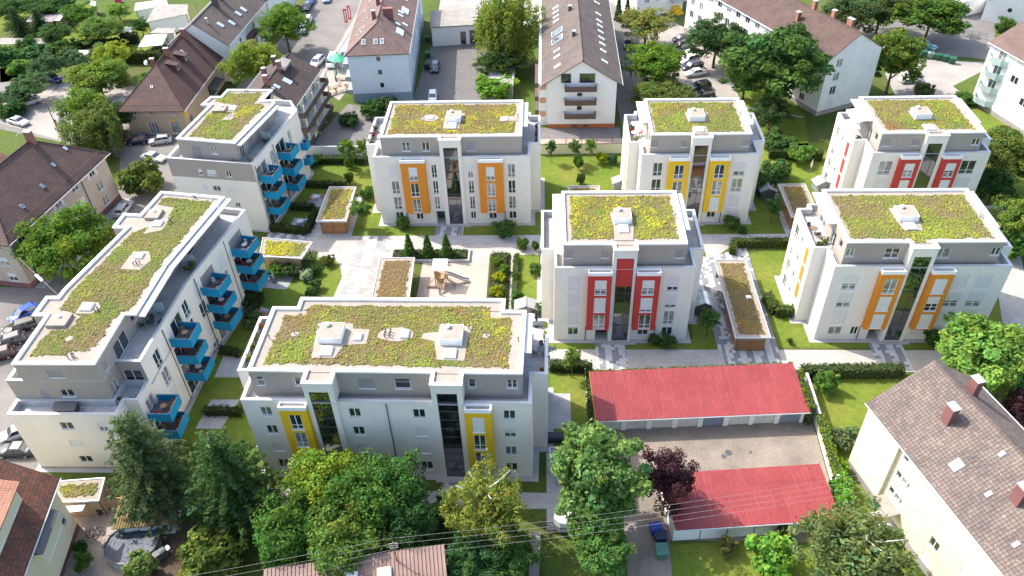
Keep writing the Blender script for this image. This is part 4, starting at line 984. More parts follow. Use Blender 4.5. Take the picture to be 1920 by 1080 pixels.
for y, t, sd in ((8,2.0,1),(20,2.4,1),(22,1.0,1),(13,2.4,-1),(30,2.2,-1)): h7.part('roof_vent', MB().cyl(h7.W/2+sd*t, y, h7.r-h7.k*t, h7.r-h7.k*t+0.5, 0.08), 'kerb')
h7.done()

# pale blue house
h5 = House('hipped_house', 'pale blue four-storey house with hipped brown roof and grey base', (-37.2, 142.0), R(3.4), 11.3, 40, 10.1, 13.9, 'blue_render', 'tile_taupe', over=0.45, hip0=4.5, plinth='blue_grey', ph=1.9,
    wins={'f': [(5.3,8.35,6.2,9.4,'s',0),(5.3,5.6,6.2,6.7,'s',0),(5.35,2.9,6.25,4.0,'s',0)], 'r': rows_([(2+i*3.2, 3.2+i*3.2) for i in range(11)], [(2.4,3.7),(5.1,6.4),(7.8,9.1)], 'n', (0,0,1,0,0.5))})
for x in (3.2, 5.5, 6.7): h5.rwin(0, x, 2.9, 0.75, 1.1)
for y, t in ((6.5,4.0),(17.5,4.2)): h5.rwin(1, y, t, 2.6, 1.5, 'roof_cut', 'white_cap', 'glass', 0.12)
for y, t in ((9.4,3.4),(11,4.6),(14,3.6),(15.5,3.5),(23,3.8),(27,3.6)): h5.rwin(1, y, t, 0.7, 1.1)
for y, t in ((6,3.8),(8,3.4),(12,3.2),(18,3.6),(22,3.0)): h5.rwin(-1, y, t, 0.7, 1.1, gl='glass')
h5.chimney(1, 10.0, 1.7, 1.9, 0.8, 1.8, 'brick_dark', 'brick'); h5.chimney(-1, 8.0, 0.8, 0.7, 0.7, 1.6, 'brick_dark', 'kerb'); h5.chimney(-1, 15, 0.7, 0.7, 0.7, 1.4, 'brick_dark', 'kerb')
h5.part('roof_aerial', MB().tube((3.9,9,12.8), (3.9,9,16.5), 0.03).tube((3.2,9,16.2), (4.6,9,16.2), 0.02).tube((3.4,9,15.8), (4.4,9,15.8), 0.02), 'steel')
for z in (1.2, 3.9, 6.6, 9.0):
    o = h5.part('balcony', MB().box(-1.3, 1.2, z, -0.003, 4.6, z+0.95), plain('grey_balcony', (0.28,0.32,0.35)) if z == 1.2 else bpy.data.materials['grey_balcony'])
h5.done()

# brown hipped corner house
h2 = House('hipped_house', 'two-storey tan house with steep dark brown hipped roof, brick chimneys and shop windows', (-77.0, 130.3), R(-0.5), 10.8, 21.5, 6.0, 10.9, 'tan_render', 'tile_dark', over=0.9, hip0=6.5, hip1=None, cat='house',
    wins={'f': [(4.3,4.0,5.25,5.4,'n',0),(8.3,4.1,9.4,5.5,'n',0),(3.6,0.2,5.4,2.6,'t',0,{'glass':'glass2'}),(7.7,0.2,9.6,2.7,'s',0,{'glass':'glass2'}),(1.2,4.0,2.2,5.4,'n',0)],
          'r': [(1.2,4.1,2.2,5.5,'n',0),(5.0,4.1,5.9,5.5,'n',0),(9.0,4.1,10.0,5.5,'n',0),(13.5,4.1,14.5,5.5,'n',0),(16.5,4.1,17.5,5.5,'n',0),(2.0,0.3,3.8,2.6,'s',0,{'glass':'glass2'}),(13,0.3,17,2.7,'t',0)]})
for y, t in ((9.0,2.4),(13.2,2.4)): h2.dormer(1, y, t+0.4)
h2.chimney(1, 10.8, 0.6, 0.9, 0.6, 1.7); h2.chimney(1, 19.5, 0.6, 0.9, 0.6, 1.8); h2.chimney(-1, 7.5, 1.0, 0.8, 0.6, 1.5)
h2.rwin(0, 5.2, 3.6, 0.5, 0.5, gl='glass'); h2.rwin(1, 15, 1.5, 0.5, 0.7, gl='glass')
h2.part('satellite_dish', MB().tube((3.9,6.9,10.6),(3.75,6.6,11.2),0.04).tube((3.7,6.55,11.2),(3.55,6.35,11.3),0.5,0.35,n=14), 'white_cap')
h2.part('roof_aerial', MB().tube((5.2,11.6,10.6),(5.2,11.6,13.6),0.03).tube((4.6,11.6,13.4),(5.8,11.6,13.4),0.02).tube((4.7,11.6,12.9),(5.7,11.6,12.9),0.02), 'dark_metal')
h2.part('shop_awning', MB().add([(10.85,12.6,3.2),(10.85,17.6,3.2),(12.4,17.6,2.6),(12.4,12.6,2.6)], [(0,1,2,3)]).add([(10.85,12.6,3.12),(10.85,17.6,3.12),(12.4,17.6,2.52),(12.4,12.6,2.52)], [(3,2,1,0)]), 'dark_metal')
h2.part('shop_sign', MB().box(7.9,-0.05,2.85,9.5,-0.002,3.05), 'yellow'); h2.part('shop_sign', MB().box(10.802,0.9,2.8,10.85,1.6,5.0), 'yellow')
h2.done()

# long house with white firewall behind it
h3 = House('gabled_house', 'tall house with grey pantile roof and bare white firewall behind the brown hipped roof', (-75.6, 152.6), R(-3), 12.0, 24, 8.0, 12.3, 'house_white', 'tile_grey', over=0.4, og=0.15,
    wins={'r': rows_([(6,7.2),(10,11.2),(14,15.2),(18,19.2)], [(2,3.5),(5,6.6)], 'n', (0,1))})
for y, t in ((5,3.3),(8,4.4),(12.5,4.2),(15.2,4.4)): h3.rwin(1, y, t, 0.9, 1.4)
h3.chimney(1, 10.5, 0.8, 1.2, 0.8, 1.7, 'dark_metal', 'kerb'); h3.chimney(1, 14, 0.5, 1.0, 0.7, 1.5, 'dark_metal', 'kerb'); h3.chimney(1, 3.0, 1.6, 0.4, 0.4, 0.9, 'zinc', 'zinc')
h3.part('roof_aerial', MB().tube((5.0,5.6,11.8),(5.0,5.6,14.4),0.03).tube((4.4,5.6,14.1),(5.6,5.6,14.1),0.02).tube((4.5,5.6,13.6),(5.5,5.6,13.6),0.02), 'dark_metal')
h3.part('balcony', MB().box(12.003, 9.5, 4.7, 13.2, 13.5, 5.6), 'brown_panel')
h3.done()
h3b = House('terraced_house', 'red-tiled house adjoining the grey roof at the top left', (-74.1, 176.7), R(-3), 12.0, 18, 8.2, 13.0, 'house_white', 'tile_red', over=0.4, og=0.1)
for y, t in ((2.0,4.2),(5.0,4.3),(8.0,3.0)): h3b.rwin(1, y, t, 0.9, 1.5)
h3b.done()
# dark roofed house with wooden balconies
h4 = House('balcony_house', 'house with dark brown pantile roof and long brown wooden balconies above a beer garden', (-53.6, 126.2), R(-5), 10.2, 13.5, 8.6, 11.4, 'cream_render', 'tile_black', over=0.5, og=0.4,
    wins={'r': [(1.0,6.2,2.2,8.2,'f',0),(4,6.2,5.4,8.2,'f',0),(9,6.2,10.4,8.2,'f',0),(1.0,3.4,2.2,5.4,'f',0),(4,3.4,5.4,5.4,'f',0),(9,3.4,10.4,5.4,'f',0),(1,0.4,2.4,2.4,'f',0),(6,0.4,7.4,2.4,'f',0)], 'f': [(6.5,5.8,7.3,7.0,'s',0)]})
for z in (0.5, 3.1, 5.9):
    o = h4.part('balcony', MB().box(11.75,-0.4,z,11.83,13.6,z+1.0).box(10.203,-0.4,z,11.75,-0.32,z+1.0).box(10.203,13.52,z,11.75,13.6,z+1.0), 'brown_panel')
    h4.part('floor_slab', MB().box(10.203,-0.32,z-0.05,11.75,13.52,z+0.08), 'house_white', o)
for y in (0.1, 5.0, 9.0, 13.2): h4.part('balcony_post', MB().box(11.55, y-0.1, 0, 11.74, y+0.1, 8.2), 'cream_render')
o = h4.dormer(1, 8.8, 1.3, 3.6, 0.7, 1.0, 'tile_dark', 'fibre'); h4.rwin(1, 5.2, 2.4, 1.2, 1.6); h4.rwin(1, 2.2, 1.6, 0.7, 1.1); h4.rwin(1, 1.2, 1.3, 0.4, 0.6)
for y, t, sd, w_ in ((7.3,0.5,1,1.1),(1.3,0.3,1,0.9),(10.5,1.6,-1,1.0),(6.0,1.9,-1,1.0)): h4.chimney(sd, y, t, 0.7, w_*0.7, 1.7, 'brick' if sd > 0 else 'brick_dark', 'kerb')
for yy, cc in ((2.9,(0.75,0.45,0.03)),(2.0,(0.78,0.78,0.8))):
    o = h4.part('hanging_towel', MB().box(11.832, yy, 0.75, 11.86, yy+0.85, 1.62), 'anycol'); o.color = (*cc, 1)
h4.done()
# big old apartment house at the left edge
h1 = House('tenement', 'old beige three-storey tenement with big brown hipped roof and brick base at the left edge', (-85.6, 87.75), R(-8.9), 11.7, 23.4, 8.9, 14.2, 'beige_render', 'tile_brown', over=0.7, hip0=6.5, hip1=6.5, plinth='brick_dark', ph=0.9, cat='apartment house',
    wins={'r': [w_ for a in (1.2, 5.7, 9.8, 18.4) for w_ in ((a,6.6,a+0.5,8.3,'s',1),(a+0.55,6.8,a+1.75,8.4,'x',0),(a+1.8,6.6,a+2.3,8.3,'s',1))] + [(14.4,6.9,15.9,8.4,'n',0)] +
               rows_([(1.6,3.0),(6.0,7.4),(10.2,11.6),(14.6,16.1),(19.4,20.8)], [(3.8,5.4),(1.1,2.6)], 'n', (0,0.5,0,1,0)),
          'f': rows_([(1.5,3.0),(5.0,6.5),(8.6,10.0)], [(6.8,8.3),(3.9,5.4),(1.1,2.6)], 'n', (0,0,0.5))})
h1.chimney(1, 16.9, 0.2, 1.1, 0.7, 1.6)
for y, t in ((19.5,3.0),(15.5,3.5),(11,4.4),(6.0,4.6)): h1.rwin(1, y, t, 0.5, 0.7, gl='glass', fr='zinc')
h1.part('downpipe', MB().cyl(11.8, 16.7, 0, 8.3, 0.06, n=8), 'dark_metal')
for y in (3.2, 14.5): h1.part('snow_guard', MB().tube((11.55, 0.5, 9.32), (11.55, 22.9, 9.32), 0.05, n=5), 'brown_panel') if y < 4 else None
h1.done()
h1b = House('tenement_wing', 'red-tiled wing behind the big brown hipped roof at the left edge', (-101.5, 102.0), R(-8.9), 15.5, 8.5, 8.0, 12.2, 'beige_render', 'tile_red', over=0.5, hip0=None, hip1=None)
h1b.chimney(1, 4, 1.0, 0.9, 0.7, 1.5); h1b.done()

# long white block with brown roof at the top
h8 = House('long_block', 'long white four-storey block with brown gable roof and brick chimneys behind the big trees', (49.9, 134.6), R(25.4), 11.9, 44, 11.0, 14.7, 'old_white', 'tile_brown', over=0.35, og=0.2, plinth='plinth', ph=0.9, cat='apartment house',
    wins={'f': [(2.0,9.15,3.3,10.6,'n',0),(1.95,6.45,3.3,8.0,'n',0),(1.95,3.75,3.3,5.4,'n',0),(1.95,1.1,3.3,2.6,'n',1)],
          'l': rows_([(1.5+i*3.1, 2.8+i*3.1) for i in range(13)], [(9.2,10.6),(6.5,8.0),(3.8,5.3),(1.2,2.6)], 'n', (0,1,0,0,0.5,0,0))})
for y, t, sd in ((3.4,0.5,1),(7.5,0.3,1),(12.5,0.1,1),(13.0,2.9,-1),(27,3.0,-1),(24.5,1.4,-1)): h8.chimney(sd, y, t, 0.7, 1.3 if y < 5 else 0.8, 1.5, 'brick', 'kerb')
h8.done()
h8b = House('long_block', 'white stepped block with porch and yellow stair at the top edge', (21.0, 181.5), R(25.4), 12.5, 30, 9.0, 12.6, 'house_white', 'tile_brown', over=0.4, cat='apartment house',
    wins={'f': rows_([(2,3.3),(5,6.3),(8.5,9.8)], [(6,7.4),(3.3,4.7)], 'n', (0, 0.5)), 'r': rows_([(2,3.2),(6,7.2)], [(6,7.4),(3.3,4.7)], 'n')})
h8b.part('porch_roof', MB().box(8.8,-1.8,2.7,12.2,-0.003,2.9), 'kerb'); h8b.part('porch_stair', MB().box(9.4,-2.6,0,11.2,-1.7,0.5).box(9.4,-1.7,0,11.2,-0.8,0.9).box(9.4,-0.8,0,11.2,-0.003,1.3), 'yellow')
h8b.done()
h9 = House('balcony_block', 'white four-storey block with mint corner balconies at the right edge', (88.6, 111.0), R(17.1), 12.5, 30, 11.6, 15.0, 'house_white', 'tile_taupe', over=0.4, og=0.4, plinth='plinth', ph=0.9, cat='apartment house',
    wins={'l': rows_([(6.5,8.2),(10.0,11.7),(13.6,15.2),(17.2,18.8),(21,22.6)], [(9.7,10.9),(7.0,8.35),(4.3,5.7),(1.6,3.0)], 'n', (1,1,0,1,1,0.0)) + rows_([(1.0,2.1)], [(9.3,11.2),(6.6,8.5),(3.9,5.8)], 's', (1,)) + rows_([(2.3,4.0)], [(9.3,11.2),(6.6,8.5),(3.9,5.8)], 'n', (0,))})
for k, z in enumerate((1.3, 3.85, 6.5, 9.1)):
    P = [(-0.003,30-0.6),(-1.0,30-1.2),(-1.4,30-2.4),(-1.0,30-4.3),(-0.003,30-5.0)]
    m = MB(); pin = inset(P[::-1], 0.0)
    for i in range(4): panel(m, P[i+1][:2], P[i][:2], z, z+1.0); panel(m, P[i][:2], P[i+1][:2], z, z+1.0)
    o = h9.part('balcony', m, 'mint'); h9.part('floor_slab', MB().prism(ccw(P), z-0.1, z+0.05), 'mint', o)
for s_ in (1.6,): h9.part('wall_lettering', MB().box(-0.03, 30-4.6, 8.75, -0.002, 30-4.4, 8.9), 'dark_metal') if False else None
h9.done()
h10 = House('long_block', 'cream four-storey block with pinkish tile roof and clad chimneys at the bottom right', (41.65, 26.85), R(16.5), 12.0, 30, 10.2, 14.3, 'cream_render', 'tile_pink', over=0.35, og=0.25, plinth='plinth', ph=0.9, cat='apartment house',
    wins={'l': [(1.1,7.0,3.0,8.3,'n',1),(1.1,4.3,3.0,5.6,'n',1),(1.1,1.6,3.0,2.9,'n',1),(3.7,6.6,4.9,7.9,'n',1),(3.7,4.0,4.9,5.3,'n',1),(3.7,1.4,4.9,2.7,'n',1)] + [(9.4,6.2,10.8,7.5,'n',1),(9.4,3.5,10.8,4.8,'n',1),(9.4,8.4,10.8,9.5,'n',1),(12.3,6.2,13.5,7.5,'n',1),(12.3,3.5,13.5,4.8,'n',0),(12.3,1.2,13.5,2.4,'n',1),(16.2,6.9,18.3,8.2,'n',1),(16.2,4.2,18.3,5.5,'n',1),(16.2,1.5,18.3,2.8,'n',1),(20.5,6.9,21.9,8.2,'n',1),(20.5,4.2,21.9,5.5,'n',1),(24.5,6.9,26.5,8.2,'n',1),(24.5,4.2,26.5,5.5,'n',1)] +
               [(6.0,8.6,6.7,9.5,'s',0),(6.0,6.0,6.7,6.9,'s',0),(6.9,6.1,7.5,6.9,'s',0),(7.65,6.1,7.95,6.9,'s',0),(6.0,3.4,6.7,4.3,'s',0),(6.9,3.5,7.5,4.3,'s',0),(7.65,3.5,7.95,4.3,'s',0)]})
h10.part('corner_bay', MB().box(-0.35, 30-5.4, 0, -0.003, 30-5.2, 9.9), 'cream_render')
h10.part('door_canopy', MB().box(-1.5, 30-8.4, 2.55, -0.003, 30-5.9, 2.72), 'fibre'); h10.part('entrance_step', MB().box(-1.3, 30-8.2, 0, -0.003, 30-6.2, 0.3), 'kerb')
for y, t, sd in ((24.3,2.3,-1),(15.0,2.4,-1),(26.5,2.0,1),(6.5,2.3,-1)): h10.chimney(sd, y, t, 0.75, 1.0, 1.9, 'brick_dark', 'zinc', 0.06)
for y, t in ((20.2,4.0),): h10.rwin(-1, y, t, 0.9, 1.1)
for y, t in ((16.6,3.6),(12.0,4.4),(19.0,1.0)): h10.rwin(-1, y, t, 0.35, 0.6, 'roof_hatch', 'white_cap', None)
h10.part('wire_mast', MB().tube((5.9,17.5,14.2),(5.9,17.5,16.2),0.06).tube((5.2,17.5,15.9),(6.6,17.5,15.9),0.04).tube((5.2,17.5,15.3),(6.6,17.5,15.3),0.04), 'wood')
h10.done()
h11 = House('tiled_house', 'cream house with mottled red tiles, orange dormer and black-roofed bay, bottom left corner', (-59.15, 31.5), R(8.9), 12.0, 13.6, 8.4, 14.0, 'cream_render', 'tile_red', over=0.8, og=0.5, frame='frame',
    wins={'r': [(11.9,6.6,12.7,8.0,'s',0.3),(11.9,2.7,12.7,4.2,'s',0.5),(8.6,2.9,9.8,5.6,'n',0.4),(8.7,0.1,9.9,2.5,'s',0,{'frame':'dark_frame'}),(6.3,2.6,7.4,3.8,'n',0.5),(2.5,6.5,3.6,7.9,'n',0),(2.5,2.7,3.6,4.1,'n',0)]}, plinth='brick_dark', ph=0.7)
dm = MB(); x0, x1, y0, y1 = 8.2, 11.0, 4.0, 10.6
dm.box(x0-2.5, y0, 8.2, x1, y1, 11.6); o = h11.part('dormer', dm, 'cream_render')
h11.part('dormer_roof', MB().add([(x1+0.5,y0-0.4,11.45),(x1+0.5,y1+0.4,11.45),(x0-2.6,y1+0.4,14.0),(x0-2.6,y0-0.4,14.0),(x1+0.5,y0-0.4,11.6),(x1+0.5,y1+0.4,11.6),(x0-2.6,y1+0.4,14.15),(x0-2.6,y0-0.4,14.15)], [(3,2,1,0),(4,5,6,7),(0,1,5,4),(1,2,6,5),(3,0,4,7),(2,3,7,6)]), 'tile_orange', o)
for yy in (5.0, 8.4): window(h11.root, Vector((x1, yy, 9.6)), R(90), 1.1, 1.3, 's', 0)
o = h11.part('bay', MB().box(12.003, 6.0, 2.6, 13.1, 10.4, 7.1), 'cream_render')
h11.part('bay_roof', MB().add([(12.0,5.8,8.0),(13.5,5.8,7.1),(13.5,10.6,7.1),(12.0,10.6,8.0),(12.0,5.8,7.08),(12.0,10.6,7.08)], [(0,1,2,3),(0,4,1),(3,2,5)]), 'dark_metal', o)
window(h11.root, Vector((13.1, 6.4, 5.1)), R(90), 3.6, 1.8, 't', 0.0, glass='glass2')
h11.part('door_canopy', MB().add([(11.0,13.64,2.6),(13.2,13.64,2.6),(13.2,14.9,2.3),(11.0,14.9,2.3),(11.0,13.64,2.52),(13.2,13.64,2.52),(13.2,14.9,2.22),(11.0,14.9,2.22)], [(0,1,2,3),(7,6,5,4),(1,5,6,2),(3,2,6,7)]), 'kerb')
h11.done()

# ------------------------------------------------------------------ low white wing, garages, sheds
def lowbox(name, label, cat, loc, yaw, w, d, h, wall, roof, group=None):
    b = Bld(name, label, cat, (*loc, 0), yaw, group, wall); P = [(0,0),(w,0),(w,d),(0,d)]
    return b, P
b, P = lowbox('low_wing', 'low white flat-roofed wing with wide dark doorway beside the pale blue house', 'building', (-24.6, 168.0), R(6), 19, 9, 4.2, 'house_white', 'fibre')
b.face(P[0], P[1], 0, 4.2, [(6.2,0.1,7.4,3.0,'s',0,{'frame':'dark_frame'}),(8.2,0.1,11.8,3.2,'t',0,{'frame':'dark_frame'}),(15,1.5,15.9,2.6,'s',0)])
for i in (1,2,3): b.face(P[i], P[(i+1)%4], 0, 4.2)
b.part('flat_roof', MB().box(-0.15,-0.15,4.2,19.15,9.15,4.45), 'fibre'); b.done()
b, P = lowbox('garage_row', 'long grey flat-roofed garage row beside the willow', 'garage', (-11.9, 142.8), R(-1), 5.6, 27, 2.7, 'fibre', 'fibre')
for i in range(4): b.face(P[i], P[(i+1)%4], 0, 2.6)
for k in range(9): b.part('roof_panel', MB().box(-0.2, k*3.0, 2.6, 5.8, k*3.0+2.96, 2.75), ['fibre','kerb','fibre','fibre','kerb'][k % 5])
for k in range(8): b.part('garage_door', MB().box(-0.05, k*3.3+0.4, 0.1, -0.002, k*3.3+2.9, 2.2), 'dark_shutter')
b.done()

def corrugated(x0, x1, y0, y1, z0, z1, pitch=0.27, h=0.055):
    m = MB(); n = int((x1-x0)/pitch); dx = (x1-x0)/n; V = []
    prof = [(0,0),(0.5,0),(0.62,h),(0.88,h)]
    xs = [(x0+(i+a)*dx, hh) for i in range(n) for a, hh in prof] + [(x1, 0)]
    V = [(x, y0, z0+hh) for x, hh in xs] + [(x, y1, z1+hh) for x, hh in xs]; N_ = len(xs)
    m.add(V, [(i, i+1, i+1+N_, i+N_) for i in range(N_-1)])
    m.add([(x0,y0,z0-0.08),(x1,y0,z0-0.08),(x1,y1,z1-0.08),(x0,y1,z1-0.08),(x0,y0,z0-0.01),(x1,y0,z0-0.01),(x1,y1,z1-0.01),(x0,y1,z1-0.01)], [(3,2,1,0),(0,1,5,4),(1,2,6,5),(2,3,7,6),(3,0,4,7),(4,5,6,7)])
    return m
g1 = Bld('garage_row', 'long garage row with red corrugated roof and eight doors facing the concrete yard', 'garage', (6.0, 60.15, 0), R(3.5), None, 'house_white')
W_, D_ = 23.8, 6.3
g1.face((0,0.0),(W_,0.0), 0, 2.35, extra=[(0.3+k*2.96, 0.0, 2.7+k*2.96, 2.15, 0.25) for k in range(8)])
for i, (A_, B_) in enumerate((((W_,0),(W_,D_)),((W_,D_),(0,D_)),((0,D_),(0,0)))): g1.face(A_, B_, 0, 2.35 if i != 1 else 2.9)
dcol = plain('door_green_grey', (0.60, 0.62, 0.58), 0.6, 0.06); dblue = plain('door_blue_grey', (0.22, 0.26, 0.33), 0.6, 0.06)
for k in range(8):
    o = g1.part('garage_door', MB().box(0.3+k*2.96, 0.14, 0.02, 2.7+k*2.96, 0.2, 2.15), dblue if k in (4, 7) else dcol)
    g1.part('door_handle', MB().box(1.45+k*2.96, 0.11, 0.95, 1.55+k*2.96, 0.139, 1.1), 'dark_metal', o)
g1.part('roof', corrugated(-0.35, W_+0.3, -0.55, D_+0.3, 2.42, 3.05), 'red_sheet')
g1.part('verge_trim', MB().box(-0.41,-0.55,2.36,-0.352,0.0,2.5).add([(-0.41,-0.5,2.5),(-0.352,-0.5,2.5),(-0.352,D_+0.3,3.14),(-0.41,D_+0.3,3.14)], [(0,1,2,3)]), 'orange')
g1.part('gutter', MB().tube((-0.35,-0.62,2.36),(W_+0.3,-0.62,2.36),0.07,n=6), 'zinc'); g1.done()
g2 = Bld('garage_row', 'garage row with red corrugated roof and blank white rear wall above the lawn', 'garage', (12.9, 45.95, 0), R(4.9), None, 'house_white')
W_, D_ = 16.4, 6.0
for A_, B_ in (((0,0),(W_,0)),((W_,0),(W_,D_)),((W_,D_),(0,D_)),((0,D_),(0,0))): g2.face(A_, B_, 0, 2.35)
for k in range(1, 6): g2.part('wall_joint', MB().box(k*2.75-0.04, -0.025, 0, k*2.75+0.04, -0.002, 2.3), 'dark_metal')
g2.part('roof', corrugated(0.0, W_+0.35, -0.35, D_+0.2, 2.42, 2.85), 'red_sheet'); g2.part('gutter', MB().tube((0,-0.42,2.36),(W_+0.35,-0.42,2.36),0.07,n=6), 'zinc'); g2.done()

def shed(label, poly, z=2.75, walls='wood', mixw=None, inset_w=0.5, wallspan=None, posts=True, seed=1, group='green-roofed bicycle sheds', doorlines=3, dens=52):
    cx = sum(p[0] for p in poly)/len(poly); cy = sum(p[1] for p in poly)/len(poly)
    b = Bld('bicycle_shed', label, 'shed', (cx, cy, 0), 0, group); P = ccw([(p[0]-cx, p[1]-cy) for p in poly])
    m = MB(); q = ring(m, P, 0.12, z-0.28, z, z-0.1); b.part('roof_edge', m, 'zinc')
    b.part('roof_gravel', MB().prism(q, z-0.26, z-0.09), 'gravel')
    sp = inset(P, 0.65); sedum(b, sp, z-0.09, (), mixw, dens, seed)
    Wp = inset(P, inset_w); n = len(Wp)
    for i in range(n):
        A_, B_ = Vector(Wp[i]), Vector(Wp[(i+1) % n])
        spans = (wallspan or {}).get(i, (0, 1))
        if spans is None: continue
        a = A_.lerp(B_, spans[0]); c = A_.lerp(B_, spans[1]); ln = (c-a).length; k = max(1, int(round(ln/1.6)))
        e = (c-a).normalized(); ang = math.atan2(e.y, e.x)
        for j in range(k):
            mid_ = a + e*(ln*(j+0.5)/k)
            b.part('wall_panel', MB().obox(mid_, ln/k-0.05, 0.08, 0.06, z-0.3, ang), walls)
    for i in range(n): b.part('post', MB().box(Wp[i][0]-0.05, Wp[i][1]-0.05, 0, Wp[i][0]+0.05, Wp[i][1]+0.05, z-0.27), 'dark_metal')
    return b
shed('bicycle shed with larch doors and golden sedum roof left of the wide orange-bay block', [(-34.9,98.4),(-30.15,98.4),(-30.4,107.9),(-34.8,108.0)], mixw=dict(brown=0.6, olive=1.2, green=0.5, lime=0.8, yellow=1.6, red=0.3), seed=21, wallspan={1: (0, 0.55)})
shed('bicycle shed with larch wall and green sedum roof beside the bent block', [(-34.9,89.2),(-34.2,93.2),(-42.0,94.4),(-41.3,89.8)], mixw=dict(brown=0.4, olive=1.2, green=1.0, lime=1.3, yellow=0.9, red=0.3), seed=22, walls='wood_pale', wallspan={0: None, 1: None, 2: (0, 1)})
shed('open shelter with brown sedum roof beside the play tower', [(-23.4,79.6),(-18.2,79.6),(-18.6,89.4),(-23.6,89.4)], mixw=dict(brown=9, olive=0.8, green=0.1, lime=0.1, yellow=0.12, red=1.2), seed=23, wallspan={0: None, 1: None, 2: None})
s4 = shed('longest bicycle shed, brown-planted roof with one small skylight, between red-bay and orange-bay blocks', [(23.7,72.9),(28.15,72.9),(28.05,88.6),(23.65,88.6)], mixw=dict(brown=9, olive=1.2, green=0.2, lime=0.1, yellow=0.1, red=0.9), seed=24, wallspan={3: (0.55, 1), 1: (0, 1)})
skylight(s4, 0.6, -0.4, 1.3, 0.2, 2.66, 0.25)
shed('bicycle shed with brown and yellow roof left of the back right red-bay block', [(36.6,98.9),(40.9,98.9),(40.9,107.8),(36.6,107.8)], mixw=dict(brown=6, olive=0.9, green=0.2, lime=0.1, yellow=0.25, red=0.4), seed=25)
shed('tiny green-roofed bin shelter by the corner of the long yellow-bay block', [(0.4,53.5),(4.2,53.5),(4.2,55.7),(0.4,55.7)], mixw=dict(brown=2, olive=1.2, green=0.5, lime=0.3, yellow=0.2, red=0.2), seed=26, wallspan={0: None})
shed('wedge-shaped shed with timber walls and gravel-edged green roof below the bent block', [(-53.2,50.6),(-47.5,51.2),(-46.9,48.2),(-51.4,48.0)], mixw=dict(brown=1.0, olive=1.6, green=0.9, lime=0.9, yellow=0.4, red=0.2), seed=27, walls='wood_pale', inset_w=0.15)
a_ = G(1065,352,2.75); shed('small bin shelter with yellow-edged roof peeking over the red-bay block roof', [(a_.x,a_.y-3.2),(a_.x+5.0,a_.y-3.2),(a_.x+5.0,a_.y+0.6),(a_.x,a_.y+0.6)], seed=28)
a_ = G(1866,405,2.75); shed('green-roofed bin shelter in the shade right of the orange-bay block', [(a_.x-2.0,a_.y-2.4),(a_.x+1.9,a_.y-2.4),(a_.x+1.9,a_.y+2.6),(a_.x-2.0,a_.y+2.6)], mixw=dict(brown=1, olive=2, green=1.5, lime=0.5, yellow=0.1, red=0.1), seed=29)
# corrugated roof hut with its wire mast at the bottom edge
hut = Bld('workshop', 'low workshop with pink corrugated roof and two skylights at the bottom edge', 'building', (-26.0, 38.7, 0), R(9.7), None, 'cream_render')
for A_, B_ in (((0.2,-7.8),(16.4,-7.8)),((16.4,-7.8),(16.4,-0.2)),((16.4,-0.2),(0.2,-0.2)),((0.2,-0.2),(0.2,-7.8))): hut.face(A_, B_, 0, 3.9)
T['pink_sheet'] = plain('pink_sheet', (0.30, 0.20, 0.165), 0.8, 0.12, 0.6, fine=0.1)
hut.part('roof', corrugated(0, 16.7, -8.2, 0.0, 4.2, 6.0, 0.36, 0.09), 'pink_sheet')
for x in (7.3, 10.4): skylight(hut, x, -2.6, x+1.3, -1.4, 5.55, 0.5)
o = hut.part('wire_mast', MB().tube((12.2,-0.9,5.7),(12.2,-0.9,8.9),0.09,0.06), 'wood')
for zz in (8.7, 8.35, 8.0): hut.part('insulator_arm', MB().tube((11.8,-0.9,zz),(12.6,-0.9,zz),0.035), 'steel', o)
hut.done()
# ------------------------------------------------------------------ ground, streets, paths
def sheet(name, pts, mat, lift, world=False):
    P = [tuple(G(*p)[:2]) if not world else p for p in pts]
    P = ccw(P); o = MB().add([(x, y, lift) for x, y in P], [tuple(range(len(P)))]).build(name, T[mat]); return struct(o)
struct(MB().add([(-900,-300,0),(900,-300,0),(900,1600,0),(-900,1600,0)], [(0,1,2,3)]).build('ground', T['rough']))
W_ = True
# lawns
for nm, P in (('lawn', [(-28.5,84.5),(-28.5,99),(-26.0,99),(-26.0,127),(-0.5,127),(14,127),(14,98),(-0.4,98)]),):
    pass
sheet('lawn', [(-43,99.2),(-36.2,99.0),(-36.2,110),(-29.8,110),(-29.8,98.3),(-17.1,98.25),(-17.1,101.4),(-12.5,101.4),(-12.5,98.25),(18.9,98.25),(18.9,101.4),(22.2,101.4),(22.2,98.25),(36.2,98.3),(36.2,110),(41.3,110),(41.3,98.0),(62,98),(78,118),(74,128),(14,121.5),(-43,121.5)], 'grass', 0.008, W_)
sheet('lawn', [(-45,58),(-33.5,58),(-33.5,84),(-29.7,84.0),(-29.35,88.3),(-30.1,90.9),(-31.2,92.5),(-32.8,93.2),(-34.0,92.9),(-34.6,88.6),(-45,89.8)], 'grass', 0.008, W_)
sheet('lawn', [(29.8,74.0),(29.8,93.4),(33,94.2),(62,94.2),(62,73.6)], 'grass', 0.008, W_)
sheet('lawn', [(19.2,73.6),(22.0,73.6),(22.0,79.5),(21.0,84),(21.4,94),(19.2,94)], 'grass', 0.008, W_)
sheet('lawn', [(0.5,73.65),(22,73.65),(22,75.6),(0.5,75.6)], 'grass', 0.0085, W_)
sheet('lawn', [(0.5,57.2),(4.9,57.2),(4.9,69.2),(0.5,69.2)], 'grass', 0.008, W_)
sheet('lawn', [(31.5,48),(31.5,69),(60,69.4),(60,52),(36,44)], 'grass', 0.008, W_)
sheet('lawn', [(12.2,36),(12.2,45.4),(31,47.3),(36,44),(39,36)], 'grass', 0.008, W_)
